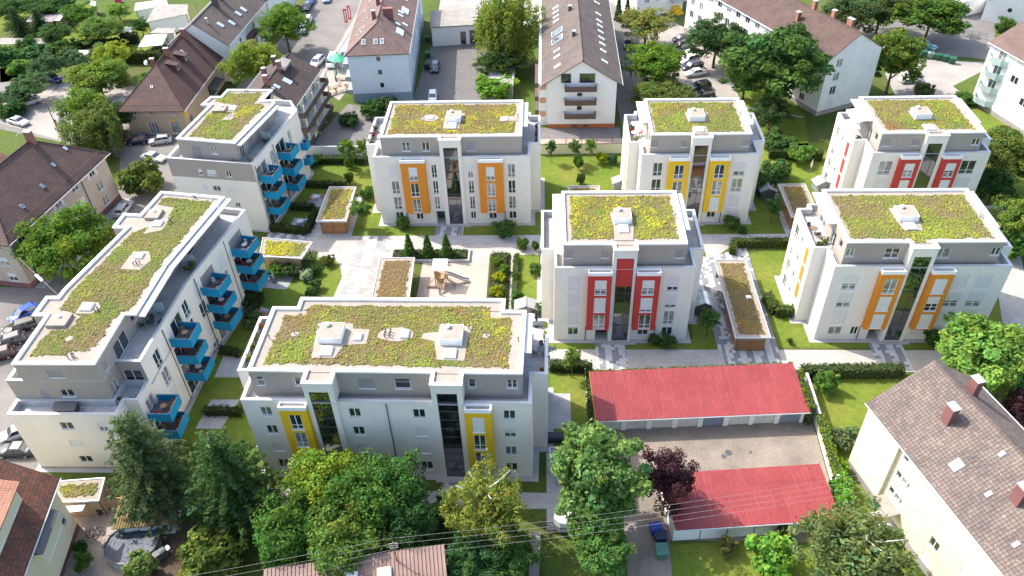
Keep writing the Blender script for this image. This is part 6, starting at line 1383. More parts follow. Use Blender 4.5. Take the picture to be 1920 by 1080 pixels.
TREES = [
 # front edge
 ('conifer', 280,880, 175, 15, (0.09,0.112,0.045), 'huge grey-green drooping conifer in front of the bent block, left of its twin'),
 ('conifer', 432,905, 200, 15, (0.07,0.11,0.035), 'second big conifer, greener, right of the grey-green one'),
 ('broad', 610,905, 130, 9, (0.19,0.23,0.03), 'yellow-green leafy tree touching the left yellow bay facade'),
 ('broad', 545,985, 140, 9, GREEN, 'broad dark green tree left of the workshop roof and below the conifers'),
 ('broad', 690,935, 150, 10, GREEN, 'mid green broad tree in front of the middle of the long yellow-bay block'),
 ('loose', 745,925, 120, 10, (0.075,0.15,0.035), 'upright fresh green tree below the second stair strip'),
 ('broad', 650,1010, 150, 9, (0.11,0.15,0.03), 'olive green tree just above the pink workshop roof'),
 ('broad', 770,985, 110, 8, DARK, 'dark shaded tree between the two wire spans'),
 ('birch', 915,945, 165, 12, (0.20,0.20,0.04), 'yellowing weeping tree in front of the right yellow bay'),
 ('bush', 832,955, 54, 4, BLUEG, 'grey-green shrub left of the yellowing weeping tree'),
 ('broad', 885,1050, 110, 6, (0.06,0.12,0.04), 'green tree at the bottom edge right of the workshop'),
 ('loose', 965,1040, 90, 6, (0.07,0.12,0.03), 'dark thin tree by the plank at the bottom edge'),
 ('maple', 1120,890, 165, 13, (0.13,0.19,0.055), 'tall pale-tipped maple between the tiny bin shelter and the garage yard'),
 ('maple', 1110,965, 120, 9, (0.13,0.20,0.045), 'lower maple overhanging the horse trailer'),
 ('maple', 1133,1045, 95, 7, (0.11,0.19,0.045), 'round green tree beside the shaded drive'),
 ('loose', 1252,900, 100, 9.5, PURPLE, 'dark purple-leaved tree at the corner of the lower garage roof'),
 ('birch', 1608,1030, 225, 11, (0.13,0.15,0.05), 'weeping birch with white branches at the bottom edge'),
 ('bush', 1443,1045, 92, 4.4, (0.16,0.27,0.04), 'bright green round shrub on the lawn below the lower garages'),
 ('bush', 1364,1025, 36, 2.2, (0.18,0.16,0.05), 'small reddish-green shrub by the white garage wall'),
 ('bush', 1468,1000, 32, 2.2, (0.13,0.14,0.06), 'small shrub against the white garage wall beside the birch'),
 ('bush', 1580,935, 44, 2.6, (0.17,0.30,0.04), 'bright round bush lower of two beside the cream block'),
 ('bush', 1576,905, 42, 2.6, (0.17,0.30,0.04), 'bright round bush upper of two beside the cream block'),
 ('bush', 1575,877, 34, 2.0, (0.19,0.27,0.03), 'yellow-green bush by the north corner of the cream block'),
 ('bush', 1582,822, 56, 2.6, (0.10,0.12,0.05), 'grey-brown shrub on the lawn beside the cream block'),
 ('bush', 1550,718, 44, 3.0, (0.12,0.20,0.04), 'feathery green bush in front of the trimmed hedge'),
 ('maple', 1845,660, 165, 10, (0.20,0.29,0.055), 'bright light green maple behind the cream block roof'),
 ('maple', 1905,680, 110, 9, (0.19,0.27,0.055), 'light green maple at the right edge above the cream block roof'),
 ('round', 1912,765, 60, 6, PURPLE, 'dark purple tree at the right edge above the cream block roof'),
 ('broad', 1885,290, 115, 9, OLIVE, 'olive tree right of the back right red-bay block'),
 ('loose', 1915,410, 90, 8, (0.17,0.22,0.04), 'tall yellow-green tree on the right edge'),
 ('bush', 1895,455, 80, 4.5, (0.10,0.17,0.035), 'green bush beside the orange-bay block terrace at the right edge'),
 ('broad', 1868,345, 70, 6, DARK, 'shaded dark tree between the two right-hand blocks'),
 # west
 ('round', 125,455, 150, 11, (0.12,0.175,0.028), 'round leafy street tree in front of the beige tenement'),
 ('bush', 268,335, 82, 5.2, (0.13,0.15,0.035), 'yellow-green bushy tree behind the short balcony block'),
 ('willow', 175,240, 110, 10, (0.145,0.17,0.045), 'weeping tree beside the tenement roof'),
 ('loose', 155,205, 90, 9, LIGHT, 'bright light green tree left of the brown hipped house'),
 ('round', 220,215, 70, 6, DARK, 'dark trimmed tree at the corner of the tan house'),
 ('round', 478,115, 98, 10, (0.20,0.22,0.035), 'big yellow-green round tree beside the brown hipped house'),
 ('broad', 532,45, 88, 10, LIGHT, 'green street tree beside the sunlit street at the top'),
 ('broad', 180,145, 105, 8, (0.13,0.16,0.03), 'broad olive garden tree behind the turning place'),
 ('loose', 212,105, 60, 8, (0.21,0.22,0.03), 'spiky yellow-green tree in the gardens'),
 ('round', 57,158, 56, 5.5, (0.085,0.125,0.05), 'small round grey-green tree beside the turning place'),
 ('round', 85,122, 54, 5.5, (0.08,0.115,0.05), 'grey-green round tree behind the blue car'),
 ('round', 138,110, 46, 4.5, (0.085,0.12,0.055), 'silvery round tree in front of the white tent roof'),
 ('round', 190,98, 44, 4.5, (0.075,0.11,0.055), 'silvery shrub tree right of the white tent roof'),
 ('round', 263,47, 34, 4, DARK, 'dark round tree beside the trampoline'),
 ('round', 50,82, 34, 4, DARK, 'dark ball tree in front of the pale shed roof'),
 ('conifer', 75,48, 44, 7, (0.04,0.07,0.03), 'dark fir beside the purple-grey shed roof'),
 ('conifer', 35,50, 50, 9, (0.045,0.07,0.03), 'dark fir at the far left of the gardens'),
 ('round', 100,62, 50, 5.5, (0.065,0.10,0.035), 'round dark green garden tree right of the fir'),
 ('broad', 185,55, 75, 6, (0.11,0.145,0.035), 'broad garden tree left of the trampoline'),
 ('broad', 150,25, 60, 5, GREEN, 'garden tree near the blue garden shed'),
 ('loose', 220,20, 40, 4, LIGHT, 'light garden shrub tree by the turquoise pool'),
 ('broad', 20,15, 70, 5, DARK, 'shaded garden trees in the top left corner'),
 ('broad', 90,10, 90, 5, DARK, 'dark garden tree on the top edge left of the small lawn'),
 ('bush', 70,98, 60, 3.5, (0.06,0.11,0.04), 'blue-green spreading garden bush'),
 ('bush', 120,92, 60, 3.5, (0.075,0.11,0.03), 'garden bush left of the white tent roof'),
 ('bush', 25,180, 70, 3.5, (0.07,0.10,0.045), 'dark hedge bush left of the white car'),
 ('bush', 20,205, 60, 3, DARK, 'dark roadside bush at the left edge'),
 ('bush', 10,110, 60, 4, DARK, 'dark bush at the left edge beside the garden lawn'),
 ('bush', 285,150, 60, 3, GREEN, 'low green bush on the lawn left of the tan house'),
 ('bush', 40,130, 50, 3.5, GREEN, 'garden bush between the two round trees at left'),
 # north
 ('willow', 950,45, 130, 17, (0.20,0.22,0.04), 'big weeping willow beside the garage row'),
 ('broad', 935,115, 80, 6, (0.085,0.12,0.035), 'grey-green tree below the weeping willow'),
 ('bush', 930,162, 84, 4, (0.14,0.24,0.03), 'bright green bush behind the wide orange-bay block'),
 ('loose', 1212,45, 95, 8, (0.20,0.185,0.045), 'yellow-brown tree at the north end of the parking row'),
 ('broad', 1228,115, 110, 9, (0.13,0.185,0.025), 'yellow-green tree beside the parked cars'),
 ('broad', 1243,172, 105, 5, (0.135,0.15,0.035), 'olive shrub tree nearest the yellow-bay block roof'),
 ('cone', 1160,18, 16, 6, DARK, 'slim dark conifer left of a pair by the side street'),
 ('cone', 1176,22, 16, 6, DARK, 'slim dark conifer right of a pair by the side street'),
 ('broad', 1345,72, 104, 10, (0.075,0.115,0.04), 'dark green tree with clear trunk right of the parked cars'),
 ('maple', 1462,115, 175, 16, (0.075,0.125,0.032), 'huge dark green tree in front of the long white block'),
 ('broad', 1400,140, 80, 8, (0.08,0.125,0.035), 'medium green tree left of the huge dark tree'),
 ('broad', 1448,208, 70, 6, (0.075,0.11,0.04), 'small dark tree behind the right corner of the yellow-bay block'),
 ('maple', 1682,105, 105, 12, (0.125,0.155,0.03), 'olive tree right of the white gable end'),
 ('broad', 1590,25, 100, 9, (0.095,0.12,0.045), 'grey-green tree behind the long white block'),
 ('broad', 1655,15, 90, 9, (0.10,0.125,0.045), 'pale willow-like tree at the top edge'),
 ('maple', 1750,25, 125, 10, (0.10,0.155,0.03), 'leafy tree beside the white hall'),
 ('bush', 1883,47, 38, 3, (0.085,0.13,0.03), 'round bush in front of the white hall'),
 ('bush', 1733,170, 38, 2.6, (0.15,0.16,0.05), 'yellowish bush behind the back right red-bay roof'),
 ('bush', 1812,187, 40, 2, GREEN, 'clipped bush beside the white balcony block'),
 ('bush', 1880,255, 60, 3, (0.10,0.15,0.04), 'shrub in front of the white balcony block'),
 # courtyard
 ('sapling', 650,278, 34, 5.5, (0.13,0.20,0.03), 'young staked tree left of a pair by the pale garden wall'),
 ('sapling', 680,275, 28, 5.2, (0.14,0.21,0.03), 'young staked tree right of a pair by the pale garden wall'),
 ('sapling', 674,393, 44, 4.8, (0.11,0.17,0.035), 'young tree on the lawn right of the golden-roofed bicycle shed'),
 ('cone', 767,464, 26, 4.2, (0.085,0.145,0.03), 'narrow conifer leftmost of three in the raised bed'),
 ('cone', 802,465, 26, 4.2, (0.085,0.145,0.03), 'narrow conifer in the middle of three in the raised bed'),
 ('cone', 837,464, 26, 4.2, (0.085,0.145,0.03), 'narrow conifer rightmost of three in the raised bed'),
 ('sapling', 1033,275, 22, 4.4, (0.07,0.125,0.045), 'dark young tree leftmost of three below the white gabled house'),
 ('sapling', 1077,275, 26, 4.4, (0.10,0.16,0.045), 'young tree in the middle of three below the white gabled house'),
 ('sapling', 1108,272, 24, 4.4, (0.15,0.22,0.04), 'light young tree rightmost of three below the white gabled house'),
 ('bush', 1129,297, 22, 2.2, (0.30,0.30,0.02), 'bright yellow bush by the beige garden wall'),
 ('bush', 1149,298, 20, 2.0, (0.07,0.12,0.05), 'blue-green bush right of the yellow bush'),
 ('bush', 1085,305, 20, 3.0, (0.10,0.16,0.035), 'slim garden shrub on the lawn below the middle young tree'),
 ('bush', 1088,335, 18, 2.4, (0.09,0.15,0.04), 'slim garden shrub nearest the bin shelter'),
 ('bush', 945,430, 46, 2.4, (0.08,0.14,0.035), 'dark shrub at the foot of the wide orange-bay block'),
 ('bush', 755,417, 26, 2.2, (0.12,0.17,0.04), 'loose shrub at the left foot of the wide orange-bay block'),
 ('bush', 1372,418, 32, 2.2, (0.09,0.15,0.035), 'shrub at the right foot of the tall yellow-bay block'),
 ('bush', 1393,432, 18, 1.2, (0.07,0.11,0.03), 'tiny shrub on the lawn below the tall yellow-bay block'),
 ('sapling', 1452,385, 42, 4.4, (0.09,0.15,0.035), 'young tree left of the brown and yellow shed roof'),
 ('bush', 1425,345, 60, 3.4, (0.06,0.105,0.03), 'dark bush right of the tall yellow-bay block'),
 ('bush', 1455,320, 60, 3.4, (0.07,0.12,0.035), 'big garden bush below the huge dark tree'),
 ('bush', 1500,290, 50, 3.0, (0.11,0.18,0.035), 'palm-like garden shrub near the red-panel flank'),
 ('bush', 1460,265, 70, 3.0, (0.08,0.13,0.035), 'broad shrub on the lawn behind the yellow-bay block'),
 ('sapling', 1330,596, 46, 4.4, (0.085,0.14,0.035), 'young tree right of the block with red bays'),
 ('sapling', 1073,672, 40, 4.6, (0.15,0.19,0.04), 'young yellowing tree on the narrow lawn left of the long garage roof'),
 ('bush', 1250,640, 34, 1.8, (0.075,0.125,0.035), 'shrub at the right front foot of the red-bay block'),
 ('bush', 1225,636, 24, 1.6, (0.08,0.13,0.035), 'smaller shrub beside the entrance of the red-bay block'),
 ('bush', 1748,634, 34, 2.4, (0.08,0.14,0.03), 'leafy shrub at the foot of the right-hand orange bay'),
 ('bush', 1775,640, 34, 2.0, (0.07,0.12,0.03), 'dark shrub right of the entrance of the orange-bay block'),
 ('bush', 1482,640, 12, 0.9, (0.07,0.12,0.03), 'tiny shrub on the corner lawn of the orange-bay block'),
 ('bush', 980,457, 24, 2.2, (0.09,0.15,0.03), 'shrub at the top of the narrow lawn left of the red-bay block'),
 ('bush', 1004,462, 14, 2.0, (0.08,0.13,0.03), 'slim shrub next to the cream flank of the red-bay block'),
 ('bush', 930,490, 24, 1.6, (0.13,0.18,0.03), 'shrub at the top of the flower bed beside the play ground'),
 ('bush', 938,520, 26, 1.7, (0.30,0.28,0.02), 'yellow-flowering shrub in the middle of the bed beside the play ground'),
 ('bush', 932,548, 28, 1.7, (0.26,0.26,0.02), 'yellow-flowering shrub at the bottom of the bed beside the play ground'),
 ('bush', 947,505, 20, 1.4, (0.12,0.19,0.03), 'green shrub in the bed beside the play ground'),
 ('bush', 968,520, 16, 1.6, (0.10,0.16,0.03), 'green shrub on the left edge of the narrow lawn'),
 ('bush', 970,555, 22, 1.8, (0.09,0.15,0.03), 'shrub beside the small grey garden hut'),
 ('bush', 1003,505, 24, 2.0, (0.15,0.20,0.05), 'pale shrub against the flank of the red-bay block'),
 ('bush', 1005,580, 30, 1.8, (0.11,0.16,0.05), 'shrub below the small grey garden hut'),
 ('bush', 515,508, 34, 2.0, (0.10,0.17,0.03), 'leafy green shrub in the flower border below the larch-walled shed'),
 ('bush', 545,507, 36, 1.9, (0.075,0.12,0.035), 'dark shrub in the flower border below the larch-walled shed'),
 ('bush', 573,515, 30, 1.6, (0.36,0.38,0.22), 'cream-flowering hydrangea in the courtyard border'),
 ('bush', 590,508, 26, 1.6, (0.07,0.12,0.03), 'dark shrub right of the cream hydrangea'),
 ('bush', 560,512, 18, 1.4, (0.13,0.075,0.06), 'reddish shrub left of the cream hydrangea'),
 ('bush', 592,535, 24, 1.7, (0.085,0.13,0.04), 'shrub on the curve of the courtyard lawn'),
 ('bush', 582,548, 24, 1.6, (0.085,0.13,0.04), 'shrub next to the roof edge of the long yellow-bay block'),
 ('bush', 615,488, 26, 1.6, (0.11,0.12,0.035), 'thin shrub at the rounded tip of the courtyard lawn'),
 ('bush', 655,305, 20, 2.4, (0.11,0.17,0.03), 'shrub between the two patios behind the golden-roofed shed'),
 ('bush', 655,335, 18, 2.4, (0.10,0.16,0.03), 'shrub behind the golden-roofed bicycle shed'),
 ('bush', 688,362, 30, 2.0, (0.085,0.14,0.03), 'shrub between the golden-roofed shed and the orange-bay block'),
 ('bush', 585,300, 40, 1.6, (0.06,0.10,0.03), 'low dark shrub along the pale garden wall'),
 ('bush', 478,600, 40, 1.8, (0.12,0.15,0.05), 'shrub beside the terrace of the long yellow-bay block'),
 ('bush', 470,560, 44, 1.8, (0.055,0.09,0.025), 'shaded shrub below the lowest blue balcony'),
 ('bush', 700,205, 46, 3.4, (0.06,0.11,0.03), 'dark shrub in front of the pale blue house, left of two'),
 ('bush', 730,197, 44, 3.2, (0.085,0.12,0.045), 'grey-green shrub in front of the pale blue house, right of two'),
 ('bush', 655,225, 40, 2.4, (0.05,0.085,0.03), 'shaded shrub below the beer garden'),
 ('bush', 155,1055, 36, 2.4, (0.10,0.15,0.03), 'shrub at the door of the bottom left house'),
 ('bush', 262,1062, 60, 3.6, (0.17,0.20,0.06), 'loose pale shrub in front of the round pool'),
 ('bush', 395,1050, 120, 5, (0.12,0.14,0.03), 'olive shrub at the bottom edge below the conifers'),
 ('bush', 150,1028, 26, 1.8, (0.06,0.12,0.03), 'dark green bush against the bottom left house'),
]
for t in TREES: plant(*t)

def hedge(label, pts, wd, h, col, group=None, world=False, name='hedge', dens=85, size=0.13, z0=0.0):
    P = [Vector((*p, 0)) if world else G(*p) for p in pts]; c = P[0]
    rg = np.random.default_rng(len(label)*13+int(abs(c.x)*10)); cen = []
    m = MB(); parts = []
    for i in range(len(P)-1):
        A_, B_ = P[i]-c, P[i+1]-c; e = B_-A_; L_ = e.length; e.normalize(); nn = Vector((-e.y, e.x, 0))
        n = int(L_*(wd+2*h)*dens/6)
        for _ in range(n):
            s = rg.uniform(-0.1, L_+0.1); u = rg.uniform(0, wd+2*h)
            if u < h: q = nn*(-wd/2) + Vector((0,0,u))
            elif u < h+wd: q = nn*(u-h-wd/2) + Vector((0,0,h))
            else: q = nn*(wd/2) + Vector((0,0,u-h-wd))
            p_ = A_+e*s+q; cen.append((p_.x+rg.normal(0,.05), p_.y+rg.normal(0,.05), max(0.08, p_.z+rg.normal(0,.06))+z0))
        parts.append((A_+e*(L_/2), L_, math.atan2(e.y, e.x)))
    v, f, cc = leaves(np.array(cen), np.full(len(cen), 0.13), 6, size, 5, 1.5, 1.0, hue=0.15)
    root = thing(name, label, 'hedge', (c.x, c.y, 0), 0, group)
    me = rawmesh('hedge_leaves', v, f, None, cc, T['leaf']); link('foliage', me, root, None, None, None, col)
    mb = MB()
    for q, L_, a in parts: mb.obox(q, max(0.1, L_-0.05), wd*0.8, z0, z0+h*0.93, a)
    o = mb.build('twig_core', T['hedge_core'], root)
T['hedge_core'] = plain('hedge_core', (0.035, 0.05, 0.018), 0.95, 0.2)
HG = (0.085,0.14,0.03)
hedge('clipped hedge along the courtyard edge of the short balcony block lawn', [(508,432),(575,438),(594,402)], 1.0, 1.1, (0.06,0.10,0.025))
hedge('dark hedge between the patios of the short balcony block', [(545,392),(590,394)], 0.9, 1.1, (0.055,0.095,0.025))
hedge('hedge on the inner side of the patios behind the golden-roofed shed', [(575,350),(650,352)], 0.9, 1.0, (0.055,0.09,0.025))
hedge('dark hedge along the foot of the pale garden wall', [(582,305),(690,306)], 1.1, 1.2, (0.055,0.095,0.025))
hedge('low hedge behind the long brown-planted shed', [(1372,462),(1480,461)], 1.0, 1.3, (0.13,0.18,0.03))
hedge('short hedge return behind the long brown-planted shed', [(1372,478),(1374,464)], 1.0, 1.3, (0.13,0.18,0.03))
hedge('shaggy hedge in front of the flank with orange panels', [(1435,562),(1452,590),(1484,592)], 1.2, 1.5, (0.13,0.20,0.03))
hedge('long clipped hedge behind the lawn beside the cream block', [(1500,706),(1690,703)], 1.2, 1.6, (0.10,0.145,0.05))
hedge('hedge behind the narrow lawn with the young yellowing tree', [(1030,692),(1098,693)], 1.1, 1.3, (0.07,0.115,0.035))
hedge('climbing hedge on the low wall left of the long garage roof', [(5.3,56.5),(5.35,69.6)], 0.7, 1.9, (0.075,0.125,0.03), world=True)
hedge('creeper fringe along the back of the long garage roof', [(5.6,67.1),(29.8,68.5)], 0.5, 2.7, (0.15,0.20,0.035), world=True)
hedge('bright ivy hanging over the white wall of the garage yard', [(31.0,52.8),(31.3,61.0)], 0.75, 1.1, (0.20,0.30,0.03), world=True, z0=1.25)
hedge('ivy climbing onto the right end of the long garage roof', [(30.3,61.2),(30.1,67.3)], 0.7, 3.1, (0.15,0.22,0.03), world=True)
hedge('hedge across the garden of the bent block, upper of two', [(385,775),(455,777)], 0.9, 1.0, (0.07,0.11,0.025))
hedge('hedge next to the paved patio of the bent block', [(415,660),(452,668)], 0.9, 1.0, (0.065,0.105,0.025))
hedge('shaded hedge below the courtyard patio of the bent block', [(463,605),(492,560)], 1.0, 1.1, (0.05,0.085,0.022))
hedge('tall clipped hedge with yellow top beside the tan hipped house', [(228,118),(304,118)], 1.6, 2.6, (0.10,0.14,0.025), dens=60, size=0.18)
hedge('dark clipped hedge behind the white tent roof', [(230,82),(262,80)], 1.4, 2.4, (0.045,0.075,0.022), dens=60, size=0.18)
hedge('long dark garden hedge below the trampoline', [(150,92),(228,88)], 1.2, 2.0, (0.04,0.07,0.02), dens=50, size=0.18)
hedge('low ground-cover planting in the raised bed with three conifers', [(-22.3,93.05),(-11.6,93.05)], 2.0, 0.35, (0.075,0.13,0.03), world=True, z0=0.28)
hedge('green edging shrubs left of the narrow lawn', [(-4.2,80),(-4.2,92.8)], 0.7, 0.8, (0.10,0.17,0.035), world=True)
hedge('low planting in the flower bed beside the play ground', [(-6.6,79.5),(-6.6,93.4)], 2.4, 0.5, (0.11,0.16,0.03), world=True)
hedge('dark hedge along the back right block garden', [(1440,295),(1540,300)], 1.3, 1.6, (0.065,0.105,0.025))
hedge('hedge below the white balcony block', [(1790,190),(1815,190)], 1.6, 1.5, (0.085,0.15,0.025), dens=60, size=0.18)
# ------------------------------------------------------------------ vehicles
CARS = {'hatch': dict(L=4.05, W=1.74, H=1.47, hood=0.92, cab=(0.24, 0.94), roof=(0.42, 0.86), tail=1.0),
        'sedan': dict(L=4.6, W=1.78, H=1.43, hood=0.90, cab=(0.27, 0.86), roof=(0.43, 0.70), tail=0.98),
        'estate': dict(L=4.6, W=1.78, H=1.48, hood=0.92, cab=(0.26, 0.97), roof=(0.41, 0.90), tail=0.98),
        'suv': dict(L=4.5, W=1.85, H=1.68, hood=1.02, cab=(0.25, 0.96), roof=(0.40, 0.88), tail=1.08),
        'van': dict(L=4.9, W=1.9, H=1.95, hood=1.15, cab=(0.10, 0.985), roof=(0.26, 0.96), tail=1.2)}
def car_meshes(kind):
    def mk():
        c = CARS[kind]; L_, W_, H_ = c['L'], c['W'], c['H']; hw = W_/2
        # body shell: rings along x (front at +x)
        st = [(0.0,0.42,0.62,0.80),(0.015,0.30,0.66,0.90),(0.06,0.22,c['hood']-0.14,0.97),(c['cab'][0],0.20,c['hood'],1.0),(0.5,0.20,c['hood']+0.04,1.0),(c['cab'][1]-0.02,0.22,c['tail'],1.0),(0.985,0.28,c['tail']-0.06,0.95),(1.0,0.40,c['tail']-0.16,0.86)]
        m = MB(); rings = []
        for (f, zb, zt, wf) in st:
            x = L_/2 - f*L_; w = hw*wf
            rings.append([(x,-w*0.94,zb),(x,-w,(zb+zt)/2),(x,-w*0.95,zt-0.06),(x,-w*0.86,zt),(x,w*0.86,zt),(x,w*0.95,zt-0.06),(x,w,(zb+zt)/2),(x,w*0.94,zb)])
        for r in rings: m.v += r
        for i in range(len(rings)-1):
            for j in range(8): m.f.append([i*8+j, i*8+(j+1)%8, (i+1)*8+(j+1)%8, (i+1)*8+j]); m.m.append(0)
        m.f.append(list(range(7,-1,-1))); m.m.append(0); k = (len(rings)-1)*8; m.f.append([k+j for j in range(8)]); m.m.append(0)
        body = m.mesh('body', [T['paint']], True)
        xf, xr = L_/2-c['cab'][0]*L_, L_/2-c['cab'][1]*L_; rf, rr_ = L_/2-c['roof'][0]*L_, L_/2-c['roof'][1]*L_
        zb = c['hood']-0.05; bw, tw = hw*0.90, hw*0.72
        g = MB().add([(xf,-bw,zb),(xf,bw,zb),(xr,bw,zb),(xr,-bw,zb),(rf,-tw,H_-0.05),(rf,tw,H_-0.05),(rr_,tw,H_-0.05),(rr_,-tw,H_-0.05)], [(0,1,5,4),(1,2,6,5),(2,3,7,6),(3,0,4,7),(4,5,6,7)]).mesh('cabin_glass', [T['carglass']])
        r = MB(); e = 0.02
        r.add([(rf+0.06,-tw-e,H_-0.07),(rf+0.06,tw+e,H_-0.07),(rr_-0.05,tw+e,H_-0.07),(rr_-0.05,-tw-e,H_-0.07),(rf-0.08,-tw+0.1,H_),(rf-0.08,tw-0.1,H_),(rr_+0.08,tw-0.1,H_),(rr_+0.08,-tw+0.1,H_)], [(0,1,5,4),(1,2,6,5),(2,3,7,6),(3,0,4,7),(4,5,6,7),(3,2,1,0)])
        for sy in (-1, 1):
            r.tube((xf,sy*bw*1.0,zb),(rf+0.05,sy*(tw+0.01),H_-0.06),0.05,n=5); r.tube((xr,sy*bw*1.0,zb),(rr_-0.03,sy*(tw+0.01),H_-0.06),0.07,n=5)
            xm = (rf+rr_)/2+0.1; r.tube((xm,sy*bw*1.005,zb),(xm,sy*(tw+0.012),H_-0.06),0.045,n=5)
        roof = r.mesh('roof', [T['paint']])
        ty = MB().tube((0,-0.11,0),(0,0.11,0),0.315,n=18).mesh('tyre', [T['rubber']]); rm = MB().tube((0,-0.115,0),(0,0.115,0),0.19,n=14).mesh('rim', [T['rim']])
        return body, g, roof, ty, rm
    return cached(('car', kind), mk)
def car(kind, a, b, col, label, group=None):
    A_, B_ = G(*a, 0.4), G(*b, 0.4); c = (A_+B_)/2; d = A_-B_; yaw = math.atan2(d.y, d.x); k = CARS[kind]; L_, hw = k['L'], k['W']/2
    body, g, roof, ty, rm = car_meshes(kind)
    root = thing('parked_car' if kind != 'van' else 'parked_van', label, 'car' if kind != 'van' else 'van', (c.x, c.y, 0.0), yaw, group)
    root.location.z = 0.02
    link('body', body, root, color=col); link('cabin_glass', g, root); link('roof', roof, root, color=col)
    for x in (L_*0.31, -L_*0.29):
        for y in (-hw+0.1, hw-0.1):
            w_ = link('wheel', ty, root, (x, y, 0.315)); link('rim', rm, w_)
    for y in (-hw*0.62, hw*0.62):
        link('headlight', cached('hl', lambda: MB().box(-0.05,-0.17,0,0.04,0.17,0.14).mesh('headlight', [T['lamp_white']])), root, (L_/2-0.06, y, 0.62))
        link('tail_light', cached('tl', lambda: MB().box(-0.04,-0.13,0,0.05,0.13,0.2).mesh('tail_light', [T['lamp_red']])), root, (-L_/2+0.03, y, k['tail']-0.32))
BLK, WHT, SIL, DBL, BLU, GRY = (0.012,0.013,0.015), (0.78,0.78,0.78), (0.45,0.46,0.47), (0.015,0.022,0.06), (0.02,0.06,0.32), (0.09,0.095,0.10)
GP = 'cars parked in the diagonal row north of the yellow-bay block'
for c_ in [('hatch',(26,601),(66,579),(0.03,0.10,0.5),'bright blue hatchback parked beside the front end of the bent block'),
 ('estate',(16,622),(64,607),BLK,'black estate car parked next to the bright blue hatchback'),
 ('hatch',(-4,648),(40,634),(0.06,0.065,0.075),'dark grey hatchback third from the bright blue one at the left edge'),
 ('hatch',(-22,673),(17,662),(0.05,0.015,0.015),'dark maroon car cut by the left edge'),
 ('sedan',(2,846),(62,845),BLK,'black sedan between the tiled corner house and the bent block'),
 ('hatch',(20,818),(48,808),SIL,'silver car behind the black sedan at the foot of the bent block'),
 ('hatch',(208,430),(196,452),(0.5,0.02,0.02),'red car half hidden behind the bent block roof'),
 ('estate',(160,484),(140,502),SIL,'silver car below the round street tree'),
 ('hatch',(176,466),(160,486),BLK,'black car beside the round street tree'),
 ('hatch',(238,386),(226,402),SIL,'silver car at the brick foot of the tenement'),
 ('sedan',(313,301),(264,292),(0.72,0.70,0.62),'cream-white sedan on the street behind the short balcony block'),
 ('hatch',(239,267),(278,262),DBL,'dark blue car in front of the tan house, left of two'),
 ('hatch',(282,267),(320,262),SIL,'silver car in front of the tan house, right of two'),
 ('hatch',(39,197),(75,187),WHT,'white hatchback beside the small round tree in the turning place'),
 ('sedan',(58,235),(12,223),WHT,'white sedan just above the tenement roof'),
 ('estate',(113,151),(84,146),(0.02,0.04,0.2),'dark blue car in the shade of the gardens'),
 ('hatch',(563,67),(571,45),(0.45,0.58,0.66),'pale blue car beside the green street tree'),
 ('hatch',(575,48),(580,32),WHT,'white car in the shade behind the pale blue one'),
 ('sedan',(573,22),(579,6),BLK,'black car on the left side of the top street'),
 ('hatch',(580,10),(584,-6),BLU,'blue car cut by the top edge on the left side of the street'),
 ('hatch',(612,6),(611,-8),(0.25,0.32,0.42),'grey-blue car cut by the top edge in the middle of the street'),
 ('suv',(590,123),(601,113),WHT,'white car behind the dark balcony house, left of two'),
 ('van',(620,126),(626,110),WHT,'white van behind the dark balcony house, right of two'),
 ('hatch',(814,137),(818,118),DBL,'dark car in the shaded yard of the pale blue house'),
 ('hatch',(811,190),(812,176),WHT,'white car just above the wide orange-bay roof'),
 ('sedan',(1176,93),(1178,73),GRY,'grey car in the side street beside the yellow bush'),
 ('hatch',(1262,77),(1292,71),BLK,'black car farthest in the diagonal parking row'), ('hatch',(1263,89),(1292,82),BLK,'black car second farthest in the diagonal parking row'),
 ('estate',(1265,99),(1299,91),DBL,'dark blue car just behind the two white ones in the parking row'),
 ('estate',(1271,108),(1305,99),WHT,'farther white car of the two side by side in the parking row'), ('suv',(1276,118),(1309,109),WHT,'nearer white car of the two side by side in the parking row'),
 ('estate',(1278,130),(1317,121),DBL,'dark blue car between the white ones in the parking row'), ('sedan',(1284,141),(1323,135),(0.72,0.72,0.68),'white sedan nearest on the sunny side of the gap in the row'),
 ('suv',(1294,168),(1330,160),(0.03,0.03,0.035),'dark grey car just past the gap in the parking row'), ('hatch',(1303,181),(1337,176),BLK,'black car nearest to the yellow-bay block roof'),
 ('sedan',(1753,92),(1717,82),(0.10,0.34,0.40),'turquoise car on the street at the top right'),
 ('suv',(1690,151),(1725,148),WHT,'white car half hidden by the olive tree in the pale car park'),
 ('sedan',(283,97),(303,96),BLK,'black car under the white carport')]: car(*c_)

